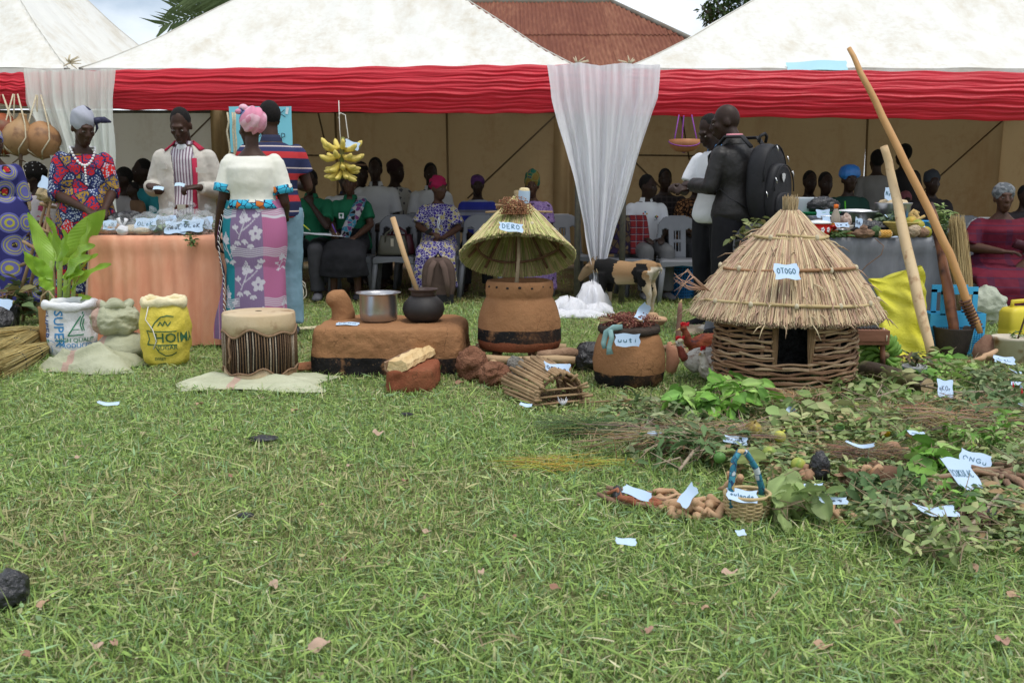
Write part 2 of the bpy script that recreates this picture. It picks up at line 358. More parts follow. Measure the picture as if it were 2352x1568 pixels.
# ================================================================ grass: one mass of blades, cuttings and small weeds
CLEAR=[]   # (x, y, rx, ry) where things lie flat on the lawn
def grass():
    bands=[(1.55,3.0,19500,.95),(3.0,4.6,14500,1.0),(4.6,7.2,8200,1.05),(7.2,10.2,3200,1.2),(10.2,13.5,500,1.5)]
    Vs,Fs,Cs=[],[],[];off=0
    pal=np.array([(.245,.365,.090),(.315,.430,.115),(.185,.305,.090),(.365,.435,.175),(.250,.380,.185),(.44,.44,.215),(.31,.25,.14),(.54,.51,.32)])
    pw=np.array([.26,.20,.18,.13,.12,.065,.025,.02])
    for (y0,y1,dens,sz) in bands:
        wid=lambda y:.53*y+.9+.12*y
        n=int(dens*(y1 -y0)*(wid(y0)+wid(y1)))
        y=RNG.uniform(y0,y1,n);x=RNG.uniform(-1,1,n)*wid((y0+y1)/2)*(y/((y0+y1)/2))**.8
        patch=np.sin(x*2.1+1.4*np.sin(y*1.7))+np.sin(y*2.7+1.2*np.sin(x*1.3+2))+.6*np.sin(x*6.3+y*4.1)
        keep=RNG.random(n)<np.clip(.86+.10*patch,.5,1)
        nc=n // 8;ci_=RNG.integers(0,nc,n);tuft=RNG.random(n)<.50;ang=RNG.uniform(0,2*pi,n);rad_=np.abs(RNG.normal(0,.013,n));x=np.where(tuft,x[:nc][ci_]+np.cos(ang)*rad_,x);y=np.where(tuft,y[:nc][ci_]+np.sin(ang)*rad_,y)
        for (cx,cy,rx,ry) in CLEAR:keep &= ((x -cx)/rx)**2+((y -cy)/ry)**2>1
        # worn, browner turf inside the tents
        keep &= (y<10.0) | (RNG.random(n)<.5)
        x,y,patch,tuft,ang=x[keep],y[keep],patch[keep],tuft[keep],ang[keep];n=len(x)
        kindr=RNG.random(n)
        lying=(kindr<.40) & ~tuft;weed=(kindr>.955) & ~tuft
        Ln=np.where(lying,RNG.gamma(5,.0105,n),RNG.gamma(6,.0058,n))*sz*(1.0 if y0<4.5 else .85);Ln=np.clip(Ln,.010,.13)
        tall=RNG.random(n)<.012;Ln=np.where(tall,Ln*2.1,Ln)
        W=RNG.uniform(.0011,.0032,n)*sz*np.where(RNG.random(n)<.06,1.9,1)
        az=np.where(tuft,ang+RNG.normal(0,.5,n),RNG.uniform(0,2*pi,n))
        lean=np.where(lying,RNG.uniform(1.15,1.62,n),RNG.uniform(.1,1.05,n));curl=np.where(lying,RNG.uniform(-.3,.5,n),RNG.uniform(.1,1.0,n))
        z0=np.where(lying,RNG.uniform(.003,.024,n),-.006)
        Ln=np.where(weed,RNG.uniform(.010,.022,n)*sz,Ln);W=np.where(weed,Ln*.34,W);lean=np.where(weed,RNG.uniform(.9,1.6,n),lean);z0=np.where(weed,RNG.uniform(.006,.028,n),z0)
        dx,dy=np.cos(az),np.sin(az);px,py=-dy,dx
        tw=RNG.uniform(-.9,.9,n)
        pts=[];X0,Y0,Z0=x.copy(),y.copy(),z0.copy();a=lean.copy()
        prof=[.75,1.0,.75,.06]
        for k in range(4):
            wk=W*np.where(weed,[.3,1.0,.9,.15][k],prof[k])
            sx_,sz_=np.cos(tw),np.sin(tw)
            pts.append(np.stack([X0+px*wk*sx_,Y0+py*wk*sx_,Z0+wk*sz_*.7],-1));pts.append(np.stack([X0 -px*wk*sx_,Y0 -py*wk*sx_,Z0 -wk*sz_*.7],-1))
            st=Ln/3;X0=X0+dx*np.sin(a)*st;Y0=Y0+dy*np.sin(a)*st;Z0=np.maximum(Z0+np.cos(a)*st,.002);a=a+curl/3
        V=np.stack(pts,1).reshape(-1,3)
        base=np.arange(n)[:,None,None]*8;q=np.array([(0,1,3,2),(2,3,5,4),(4,5,7,6)])[None]+base
        ci=RNG.choice(8,n,p=pw);col=pal[ci]*RNG.uniform(.66,1.34,(n,1))
        dry=(np.sin(x*1.1+2.2*np.sin(y*.9+.5))+np.sin(y*1.9+1.7*np.sin(x*1.6))+.5*np.sin(x*5.1 -y*3.7)<-.75) & (RNG.random(n)<.30);col[dry]=np.array((.36,.34,.16))*RNG.uniform(.7,1.3,(dry.sum(),1))
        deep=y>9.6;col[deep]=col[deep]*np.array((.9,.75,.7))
        Vs.append(V);Fs.append(q.reshape(-1,4)+off);Cs.append(np.repeat(col,8,axis=0));off+=len(V)
    me=npmesh('grass',np.concatenate(Vs),np.concatenate(Fs),np.concatenate(Cs))
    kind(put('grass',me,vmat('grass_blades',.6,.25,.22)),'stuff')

# ================================================================ tents
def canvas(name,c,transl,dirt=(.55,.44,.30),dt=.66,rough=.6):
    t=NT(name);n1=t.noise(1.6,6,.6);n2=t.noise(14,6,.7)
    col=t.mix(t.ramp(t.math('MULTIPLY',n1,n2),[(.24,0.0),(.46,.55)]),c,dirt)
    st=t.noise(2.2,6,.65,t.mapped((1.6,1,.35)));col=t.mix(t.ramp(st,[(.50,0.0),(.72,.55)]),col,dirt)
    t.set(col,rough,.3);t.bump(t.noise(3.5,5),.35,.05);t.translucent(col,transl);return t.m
M_ROOF=canvas('tent_canvas',(.71,.705,.66),.05,(.50,.43,.30))
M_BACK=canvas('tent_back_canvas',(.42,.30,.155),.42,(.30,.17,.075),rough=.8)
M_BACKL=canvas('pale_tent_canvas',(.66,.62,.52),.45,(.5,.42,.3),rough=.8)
M_POLE=mat('painted_steel_pole',(.10,.10,.095),(.17,.15,.12),20,.5,.2,60,metal=.3)
M_SPIKE=mat('faded_rope',(.62,.55,.40),(.45,.38,.25),60,.9,.5,200)
ZE=2.26
M_SEAM=mat('canvas_hem',(.62,.61,.57),(.52,.50,.44),12,.7)
M_STAY_SHADOW=mat('stay_shadow',(.13,.09,.055),(.17,.12,.07),20)  # shadow tone for the stay lines showing through the back canvas
def tent(name_label,x0,x1,y0,y1,zp,back,sag=.05,cw=None):
    cx,cy=(x0+x1)/2,(y0+y1)/2
    t=thing('marquee_tent',name_label,'tent',(cx,cy,0),group='white peaked marquees in a row')
    hx,hy=(x1 -x0)/2,(y1 -y0)/2
    def rz(a,b):
        m=max(abs(a),abs(b));q=1 -m
        z=ZE+(zp -ZE)*(q**1.12)
        other=abs(b)/m if abs(a) >= abs(b) and m>0 else (abs(a)/m if m>0 else 1)
        z -= sag*sin(pi*min(q,1))*(1 -other**2)                        # belly between the hips
        ang=atan2(b,a);z+=.022*sin(ang*23+2*m)*m*(1 -m)*3+.012*sin(ang*51+5)*m*(1 -m)*3
        return z+.012*vnoise((a*5,b*5,zp),2.3)
    rf=MB();n=64
    rf.grid(lambda u,v:Vector((hx*(2*u -1),hy*(2*v -1),rz(2*u -1,2*v -1))),n,n)
    rf.build('roof',M_ROOF,t)
    for (a0,b0) in ((-1,-1),(1,-1),(-1,1),(1,1)):
        b=MB();b.tube([Vector((hx*a0*q,hy*b0*q,rz(a0*q,b0*q)+.004)) for q in [k/20 for k in range(1,21)]],.006,5,flat=.4);b.build('roof_seam',M_SEAM,t)
    # slack eave hem behind the drape
    for (ax,ay,bx,by) in ((-hx,-hy,hx,-hy),):
        h=MB();L_=hypot(bx -ax,by -ay)
        h.grid(lambda u,v:Vector((ax+(bx -ax)*u,ay+(by -ay)*u,ZE -.004 -.36*v+.02*sin(u*L_*2.1)*v))+Vector(((by -ay)/L_,-(bx -ax)/L_,0))*(.015*sin(u*L_*9+ax)*v),60,4)
        o=h.build('eave_hem',M_ROOF,t)
    # back wall hung in panels with vertical seams
    npan=3;wpan=2*hx/npan
    for k in range(npan):
        b=MB();xa=-hx+k*wpan
        b.grid(lambda u,v:Vector((xa+wpan*u,hy -.03+.035*sin(u*7+k*2+v*1.2)*(1 -v*.3)+.02*sin(u*19+v*3+k),.05+(ZE -.06)*v)),40,12)
        b.build('back_panel',back,t)
        if k:MB().tube([(xa,hy -.075,.05),(xa+.01,hy -.085,1.2),(xa,hy -.075,ZE -.05)],.016,6).build('wall_seam',mat('canvas_seam',(.26,.18,.10),None,rough=.9),t)
    for sx in (-1,1):
        if cw and sx in cw:
            b=MB();b.grid(lambda u,v:Vector((sx*(hx -.03)+.05*sin(u*11+v),-hy*.1+(hy*1.08)*u,.05+(ZE -.06)*v)),30,10);b.build('side_wall',back,t)
        for sy in (-1,1):
            MB().tube([(sx*(hx -.02),sy*(hy -.02),-.02),(sx*(hx -.02),sy*(hy -.02),ZE)],.03,8).build('pole',M_POLE,t)
    MB().tube([(-hx,-hy+.02,ZE -.04),(hx,-hy+.02,ZE -.04)],.02,6).build('eave_bar',M_POLE,t)
    MB().tube([(-hx,hy -.12,ZE -.04),(hx,hy -.12,ZE -.04)],.02,6).build('eave_bar',M_POLE,t)
    # dark tubes standing in for shadow lines of outside stays on the back wall
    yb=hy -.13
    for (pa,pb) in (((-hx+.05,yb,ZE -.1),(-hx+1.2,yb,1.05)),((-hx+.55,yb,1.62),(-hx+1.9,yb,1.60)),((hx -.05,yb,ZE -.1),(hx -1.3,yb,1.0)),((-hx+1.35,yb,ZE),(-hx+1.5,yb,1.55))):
        MB().tube([pa,pb],.012,6).build('stay_shadow_line',M_STAY_SHADOW,t)
    MB().tube([(0,0,1.9+.4),(0,0,zp+.05)],.03,8).build('king_post',M_POLE,t)
    return t
TY=9.6
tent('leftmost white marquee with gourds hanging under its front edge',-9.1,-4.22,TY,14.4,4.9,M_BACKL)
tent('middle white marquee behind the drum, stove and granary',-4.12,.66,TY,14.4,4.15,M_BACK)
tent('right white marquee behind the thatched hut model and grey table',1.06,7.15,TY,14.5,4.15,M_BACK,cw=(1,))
# loose canvas joining the two back walls
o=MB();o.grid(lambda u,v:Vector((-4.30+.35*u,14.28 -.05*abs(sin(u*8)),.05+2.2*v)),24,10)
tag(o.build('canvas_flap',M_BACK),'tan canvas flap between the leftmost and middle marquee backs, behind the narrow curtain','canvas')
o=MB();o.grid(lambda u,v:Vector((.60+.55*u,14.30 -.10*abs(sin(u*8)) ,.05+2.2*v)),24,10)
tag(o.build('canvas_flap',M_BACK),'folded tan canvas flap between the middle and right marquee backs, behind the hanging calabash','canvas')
for (px,pz,fl) in ((.62,2.29,1),(1.1,2.29,-1),(-4.17,2.30,1)):
    t=thing('rope_knot',{.62:'frayed rope knot on the middle marquee corner beside the white curtain',1.1:'frayed rope tuft on the right marquee corner above the white curtain',-4.17:'dark rope knot above the narrow left curtain'}[px],'rope',(px,TY -.04,pz))
    for k in range(9):
        a=rnd(0,6.28);MB().tube([(0,0,0),(.03*cos(a),-.03,.03*sin(a)),(.09*cos(a)+.02*fl,-.03+.03*sin(a),.08*sin(a))],[.010,.008,.003],5).build('strand',M_SPIKE,t)

# ---------------------------------------------------------------- red drapes along the eaves
def satin():
    t=NT('red_satin');n1=t.noise(2,4,vec=t.mapped((1.2,1,7)))
    col=t.mix(t.ramp(n1,[(.3,0.0),(.7,1.0)]),(.47,.004,.016),(.58,.009,.028))
    t.set(col,.42,.35);t.b.inputs['Sheen Weight'].default_value=.15
    t.bump(t.noise(5,5,vec=t.mapped((.5,1,12))),.5,.02);return t.m
M_RED=satin()
def drape(label,pts,seed,nx=130,nz=80):
    """gathered band; pts: (x, y, ztop, zbottom) along its run, folds run lengthwise and drift"""
    R=random.Random(seed);fold=[(R.uniform(9,70),R.uniform(0,6.3),R.uniform(.3,1.1),R.uniform(-1.3,1.3)) for _ in range(12)]
    m=MB()
    def fn(u,v):
        s=u*(len(pts) -1);i=min(int(s),len(pts) -2);f=s -i;q=[pts[i][k]+(pts[i+1][k] -pts[i][k])*f for k in range(4)]
        z=q[2]+(q[3] -q[2])*v;d=0
        for (fr,ph,am,dr) in fold:d+=am/(fr**.55)*(1.2 -2.2*abs(sin(.6*fr*v+ph+dr*sin(u*4+ph)*1.1+u*dr*2.5+.25*sin(u*23+ph*3)))**.8)
        bulge=.05*sin(pi*v) -.010
        return Vector((q[0],q[1] -.06 -bulge -.021*d*(sin(pi*min(max(v,.03),.97))**.5),z+.006*sin(u*60+v*9)))
    m.grid(fn,nx,nz);o=m.build('red_drape',M_RED);soften(o,None,0,solid=.006)
    return tag(o,label,'drape','red satin drapes along the tent eaves')
def dp(u,vt,vb,y):a=A(u,vt,y);b=A(u,vb,y);return (a.x,y,a.z,b.z)
drape('pleated red satin band on the leftmost marquee above hanging gourds',[dp(-520,172,225,9.6),dp(0,170,240,9.6),dp(165,166,252,9.6)],1,70)
drape('long pleated red satin band on the middle marquee above hanging bananas',[dp(168,166,250,9.6),dp(420,160,255,9.6),dp(800,156,259,9.6),dp(1100,152,262,9.6),dp(1345,150,260,9.6)],2)
drape('short sagging red satin piece between two marquees over the curtain top',[dp(1335,152,262,9.6),dp(1385,166,264,9.6),dp(1440,165,266,9.6)],5,24)
drape('long pleated red satin band on the right marquee above the backpack man',[dp(1432,161,266,9.6),dp(1700,163,270,9.6),dp(2050,165,274,9.6),dp(2400,168,280,9.6),dp(2900,172,282,9.6)],3)

# ---------------------------------------------------------------- white net curtains
def net(name,c,thin):
    t=NT(name);t.set(c,.8,.15);t.bump(t.noise(60,4,vec=t.mapped((1,1,.08))),.4,.01);t.translucent(c,.30)
    t.clear(t.ramp(t.noise(26,4,vec=t.mapped((1,1,.07))),[(.35,thin),(.65,thin*.35)]));return t.m
M_NET1,M_NET2=net('cream_net',(.84,.88,.82),.26),net('white_net',(.93,.94,.98),.24)
def curtain(label,prof,y,mtl,seed,extra=None):
    """prof: (v, u_left, u_right) down the cloth"""
    m=MB();R=random.Random(seed);ph=[R.uniform(0,6.3) for _ in range(6)]
    def fn(a,b):
        s=b*(len(prof) -1);i=min(int(s),len(prof) -2);f=s -i
        v,ul,ur=[prof[i][k]+(prof[i+1][k] -prof[i][k])*f for k in range(3)]
        wdt=max(ur -ul,20)/250
        d=(.035*sin(a*21+ph[0]+.6*sin(b*3))+.022*sin(a*47+ph[1]+b)+.014*sin(a*83+ph[2]))*(1.25 -.6*wdt)
        p=A(ul+(ur -ul)*a+3*sin(b*17+ph[3])*(1 if a in (0,1) else 0),v+2.5*sin(a*15+ph[4])*(b==0),y)
        return Vector((p.x,y -.08 -d -.05*b,p.z))
    m.grid(fn,120,50)
    if extra:extra(m)
    return tag(m.build('net_curtain',mtl),label,'curtain','white net curtains tied at the tent poles')
curtain('narrow cream net curtain behind the woman in the printed dress',[(163,62,272),(240,74,270),(330,116,272),(420,150,274),(500,172,280),(640,190,276),(690,200,262)],9.40,M_NET1,1)
def puddle(m):
    for (cx,cy,rx,ry,hz,ph) in ((.74,9.04,.17,.15,.22,0),(.52,8.82,.19,.15,.13,2),(.78,8.84,.15,.13,.08,4),(.60,8.62,.25,.14,.05,1),(.42,8.72,.15,.10,.05,3)):
        m.lathe([(.05,-.02),(1,0),(.97,.25),(.82,.62),(.5,.9),(.1,1)],40,(0,0,0))
        k=len(m.v) -6*40
        for i in range(k,len(m.v)):
            x,y,z=m.v[i];a=atan2(y,x);q=1+.13*sin(a*5+ph+z*4)+.07*sin(a*11+ph*2 -z*6)
            m.v[i]=(cx+x*rx*q,cy+y*ry*q,.005+max(0,z)*hz*(1+.22*sin(a*9+ph)+.12*sin(a*17)))
curtain('large white net curtain gathered to a point and pooled beside the goat',[(150,1253,1512),(230,1265,1508),(330,1296,1474),(430,1320,1442),(520,1339,1414),(590,1353,1394),(635,1361,1383),(670,1346,1385),(702,1308,1388)],9.30,M_NET2,4,puddle)

# ================================================================ rusty roofed house behind
def rust():
    t=NT('rusted_iron');a=t.noise(.6,6,vec=t.mapped((1,.25,.25)));b=t.noise(9,6,vec=t.mapped((2,.3,.3)))
    col=t.ramp(t.mix(.5,a,b),[(.35,(.13,.040,.024)),(.52,(.185,.066,.038)),(.64,(.26,.115,.065))])
    t.set(col,.8,.2);return t.m
M_RUST=rust();M_RUST2=mat('rusty_ridge_cap',(.20,.20,.17),(.16,.12,.08),3,.6,.2,30)
house=thing('corrugated_roof_house','low house with rusty corrugated iron roof rising behind the marquees','house',(0,0,0))
rl,rr=A(960,8,25.0),A(1405,7,25.0);er=A(1665,130,21.0);ez=2.6;ey=21.0 -(er.z -ez)*4.0/(rr.z -er.z)*.0
ev=Vector((er.x,21.0,er.z));slope=(rr.z -ev.z)/4.0
ylow=21.0 -2.4;zlow=ev.z -slope*2.4;xr=ev.x+(ev.x -rr.x)/4.0*2.4;xl=rl.x -1.5
def hipx(y):return rr.x+(xr -rr.x)*(25.0 -y)/(25.0 -ylow)
pw_=.66;k=0;x=xl
while x<xr:
    for (ya,yb,lift) in ((ylow,22.6,0),(22.4,25.0,.02)):
        p=MB();n=14
        def fn(u,v):
            xx=x+(pw_+.03)*u;yt=yb
            if xx>rr.x:yt=min(yb,25.0 -(xx -rr.x)/(xr -rr.x)*(25.0 -ylow))
            yy=ya+(max(yt,ya) -ya)*v
            return Vector((xx,yy,zlow+slope*(yy -ylow)+.018*sin(xx*2*pi/.095)+lift+.006*(k%2)+.01*sin(k*3.1)))
        if hipx(ya)<x:continue
        p.grid(fn,n*3,3);p.build('roof_panel',M_RUST,house)
    x+=pw_;k+=1
MB().tube([rl+Vector((-2.5,0,.03)),rr+Vector((0,0,.03))],.09,8,flat=.5).build('ridge_cap',M_RUST2,house)
MB().tube([rr+Vector((0,0,.03)),Vector((xr,ylow,zlow+.03))],.06,8).build('hip_cap',M_RUST2,house)
hp=MB();ydeep=31.4
hp.add([(rr.x,25,rr.z),(xr,ylow,zlow),(xr,ydeep,zlow)],[(0,1,2)]);hp.add([(rl.x -2.5,25,rr.z -.01),(rr.x,25,rr.z -.01),(xr,ydeep,zlow),(rl.x -2.5,ydeep,zlow)],[(0,1,2,3)])
hp.build('rear_slope',M_RUST,house,smooth=False)
wl=MB();wl.box(((xl+xr -1)/2,25,zlow/2),(xr -xl -1.2,11.0,zlow -.1));wl.build('wall',mat('pale_render',(.45,.36,.27),(.38,.30,.22),2,.9),house,smooth=False)
for wx in (-2.2,1.2,4.2):
    MB().box((wx,19.47,1.4),(1.1,.05,1.0)).build('window',mat('dark_shutter',(.10,.13,.12),None,rough=.6),house,smooth=False)

# ================================================================ trees
def leaf_cloud(centers,n,size,pal,elong=2.0,droop=.5,rngk=None):
    r=np.random.default_rng(rngk)
    cs=np.array([c[:3] for c in centers]);rs=np.array([c[3] for c in centers]);wgt=rs**2;wgt /= wgt.sum()
    i=r.choice(len(cs),n,p=wgt);d=r.normal(size=(n,3));d /= np.linalg.norm(d,axis=1)[:,None]
    pos=cs[i]+d*(rs[i]*r.uniform(.45,1.08,n)**.6)[:,None]
    R=rot_np(r.uniform(-1.1,.4,n) -droop*.5,r.uniform(-.7,.7,n),r.uniform(0,6.28,n))*(size*r.uniform(.6,1.4,n))[:,None,None]
    bv=[(0,0,0),(-.5/elong,.45,.06),(0,.5,-.02),(.5/elong,.45,.06),(0,1,-.1)]
    bf=[(0,2,1,1),(0,3,2,2),(1,2,4,4),(2,3,4,4)]
    bf=[(0,3,4,1)]
    cols=np.array(pal)[r.choice(len(pal),n)]*r.uniform(.7,1.35,(n,1))
    return scatter(bv,bf,R,pos,cols)
M_BARK=mat('grey_bark',(.13,.10,.075),(.20,.16,.12),12,.95,.6,40,.02,stretch=(1,1,.3))
M_LEAF=vmat('tree_leaf',.5,.3,.3)
PAL=[(.045,.085,.022),(.06,.11,.03),(.08,.13,.035),(.035,.065,.02)]
def tree(label,base,h,crown,n,size,seed,name='leafy_tree',pal=PAL):
    t=thing(name,label,'tree',base);R=random.Random(seed)
    tr=MB();top=Vector((R.uniform(-.3,.3),R.uniform(-.3,.3),h*.62))
    tr.tube([(0,0,-.1),(.05,0,h*.2),top*.6,top],[h*.035,h*.027,h*.022,h*.016],10);tr.build('trunk',M_BARK,t)
    br=MB()
    for c in crown:
        m=(top*.55+Vector(c[:3])*.45)+Vector((0,0,-.2));br.tube([top*R.uniform(.6,1),m,Vector(c[:3])],[h*.012,h*.009,h*.003],6)
        for q in range(5):
            e=Vector(c[:3])+Vector((R.uniform(-1,1),R.uniform(-1,1),R.uniform(-.6,.9)))*c[3]*.9;br.tube([Vector(c[:3])*.8+m*.2,e],[h*.004,h*.0015],4)
    br.build('branches',M_BARK,t)
    V,F,Cc=leaf_cloud(crown,n,size,pal,rngk=seed);kind(put('crown',npmesh('crown',V,F,Cc),M_LEAF,t),'stuff')
    return t
def rel(base,pts):b=Vector(base);return [(p -b).to_tuple()+(r,) for p,r in pts]
b1=(A(1690,300,24).x+.4,24,0)
tree('feathery green tree top showing left of the right marquee peak',b1,6.5,rel(b1,[(A(1660,12,24),.42),(A(1640,45,24.2),.28),(A(1712,22,24),.55),(A(1760,40,24.5),.7),(A(1690,60,24),.35),(A(1730,-70,24),.7),(A(1850,0,25),1.0),(A(1625,25,24),.2)]),5200,.13,3)
b2=(A(2330,300,22).x+.6,22,0)
tree('dark green tree crown above the right marquee at the frame edge',b2,6.0,rel(b2,[(A(2290,15,22),.5),(A(2345,35,22),.6),(A(2400,20,22),.8),(A(2330,-60,22),.8),(A(2450,70,22),.8),(A(2300,60,23),.5)]),6500,.13,4)
b3=(A(2345,500,18).x,18,0)
tree('bright green bush seen through the gap beside the right marquee',b3,3.0,rel(b3,[(A(2345,340,18),.5),(A(2330,430,18),.5),(A(2390,400,18),.8),(A(2350,520,18),.6)]),3500,.12,5,'garden_bush',[(.08,.17,.03),(.11,.22,.045),(.06,.12,.03)])
# palm with stiff pointed blades
pb=A(622,300,17);palm=thing('palm_tree','palm with stiff spiky leaves above the middle marquee','tree',(pb.x,17,0))
hc=A(600,25,17).z
MB().tube([(0,0,-.1),(.05,0,1.5),(0,0,hc)],[.2,.17,.15],12).build('trunk',M_BARK,palm)
for k in range(16):       # fronds: each a rachis with two rows of blades
    a=[2.95,3.25,2.65,3.5,2.35,2.0,1.6,1.1,.6,.1,-.5,3.75,3.1,2.8,4.0,.9][k];yy=[0,-.2,.2,-.4,.3,-.2,.1,0,.2,-.2,0,.1,.5,-.6,.3,.4][k]
    d0=Vector((cos(a),yy,sin(a)*.8+.15)).normalized();ln=rnd(1.35,1.75) ;path=[Vector((0,0,hc))+d0*ln*s -Vector((0,0,.42*s*s)) for s in (0,.25,.5,.75,1)]
    m=MB();m.tube(path,[.03,.025,.018,.012,.005],5)
    for q in range(26):
        s=.12+.86*q/26;i=min(int(s*4),3);p=path[i].lerp(path[i+1],s*4 -i);tg=(path[i+1] -path[i]).normalized()
        for sd in (-1,1):
            sv=tg.cross(Vector((0,1,.3))).normalized()*sd;dv=(tg*(.75+.5*s)+sv*.8+Vector((0,rnd(-.3,.3),rnd(-.1,.2)))).normalized();L_=rnd(.40,.62)*(1.1 -.45*s);wv=dv.cross(Vector((0,1,.2))).normalized()*.024
            m.add([p -wv*.4,p+dv*L_*.35 -wv,p+dv*L_,p+dv*L_*.35+wv,p+wv*.4],[(0,1,3,4),(1,2,3)])
    m.build('frond',mat('palm_blade',(.06,.10,.03),(.10,.14,.05),3,.5,.1,20),palm,smooth=False)

# ================================================================ people
def skin_mat(name,c,c2):
    t=NT(name);col=t.ramp(t.noise(9,4),[(.3,c),(.7,c2)]);t.set(col,.52,.26);t.bump(t.noise(160,3),.12,.003);return t.m
SKIN=[skin_mat('dark_brown_skin',(.040,.0185,.011),(.055,.025,.015)),skin_mat('brown_skin',(.062,.028,.017),(.082,.038,.023)),skin_mat('deep_skin',(.025,.0125,.0085),(.035,.0175,.0115))]
M_HAIR=mat('black_hair',(.006,.005,.005),(.012,.010,.009),60,.85,.8,300,.004)
M_EYEW=mat('eye_white',(.20,.17,.145),None,rough=.25,bump=0,spec=.5);M_EYED=mat('eye_iris',(.008,.005,.004),None,rough=.15,bump=0,spec=.6)
TOR={'m':[(-.20,.10,.085),(-.06,.160,.120),(.12,.165,.122),(.34,.148,.112),(.58,.168,.122),(.76,.176,.116),(.85,.158,.100),(.92,.108,.080),(.97,.075,.066),(1.02,.056,.056)],
       'f':[(-.20,.10,.095),(-.06,.178,.138),(.12,.176,.140),(.36,.138,.112),(.58,.150,.128),(.74,.158,.132),(.84,.142,.100),(.91,.100,.078),(.97,.068,.060),(1.02,.050,.050)]}
class Rig:pass
def torso_rings(r,f0,f1,infl,n=20,step=.06):
    prof=TOR[r.sex];P0,N0=r.pel,r.nb;ax=(N0 -P0);up=ax.normalized();xx=Vector((1,0,0));xx=(xx -up*xx.dot(up)).normalized()
    if r.twist:xx=Matrix.Rotation(r.twist,3,up) @ xx
    yy=up.cross(xx);fs=[];f=f0
    while f<f1 -1e-6:fs.append(f);f+=step
    fs.append(f1);rings=[]
    for f in fs:
        for i in range(len(prof) -1):
            if prof[i][0] <= f <= prof[i+1][0]:break
        q=(f -prof[i][0])/(prof[i+1][0] -prof[i][0]);q=max(0,min(1,q));q=q*q*(3 -2*q)
        inf=infl(f) if callable(infl) else infl;rx=(prof[i][1]+(prof[i+1][1] -prof[i][1])*q)*r.bulk+inf;ry=(prof[i][2]+(prof[i+1][2] -prof[i][2])*q)*r.bulk*r.belly(f)+inf
        c=P0+ax*f+yy*(.025*sin(pi*max(0,min(1,f))))
        rings.append([c+xx*(rx*cos(2*pi*k/n))+yy*(ry*sin(2*pi*k/n)*(1.06 if sin(2*pi*k/n)>0 else 1)) for k in range(n)])
    return rings
def hand(m,wr,d,nrm,curl,side,fr=.0095,k=1.0):
    d=Vector(d).normalized();nrm=Vector(nrm);nrm=(nrm -d*nrm.dot(d)).normalized();ac=d.cross(nrm)*side
    m.tube([wr -d*.02,wr+d*.015,wr+d*.05,wr+d*.088],[(.024,.019),(.030,.018),(.040,.016),(.038,.013)],10,side=ac)
    for i,(off,ln) in enumerate(((-.029,.066),(-.010,.078),(.010,.072),(.028,.056))):
        p=wr+d*.082+ac*off;dd=(d+ac*off*2.2).normalized();a=curl*(.85+.1*i);pts=[p -d*.02];cur=p
        for seg in (.42,.33,.25):
            pts.append(cur.copy());dd=(Matrix.Rotation(a,3,ac*-side*(1 if side>0 else 1)) @ dd) if False else (dd*cos(a)+nrm*sin(a) if seg==.42 else (dd*cos(a*.9)+nrm.lerp(-d,min(1,a)).normalized()*sin(a*.9))).normalized()
            cur=cur+dd*ln*seg
        pts.append(cur);m.tube(pts,[fr*1.1,fr*1.1,fr,fr*.95,fr*.75],7)
    tb=wr+d*.022 -ac*.026;td=(d*.62 -ac*.62+nrm*.40).normalized();t2=(d*.85 -ac*.1+nrm*.5).normalized()
    m.tube([tb -td*.012,tb+td*.022,tb+td*.045,tb+td*.045+t2*.034],[fr*1.5,fr*1.4,fr*1.15,fr*.85],7)
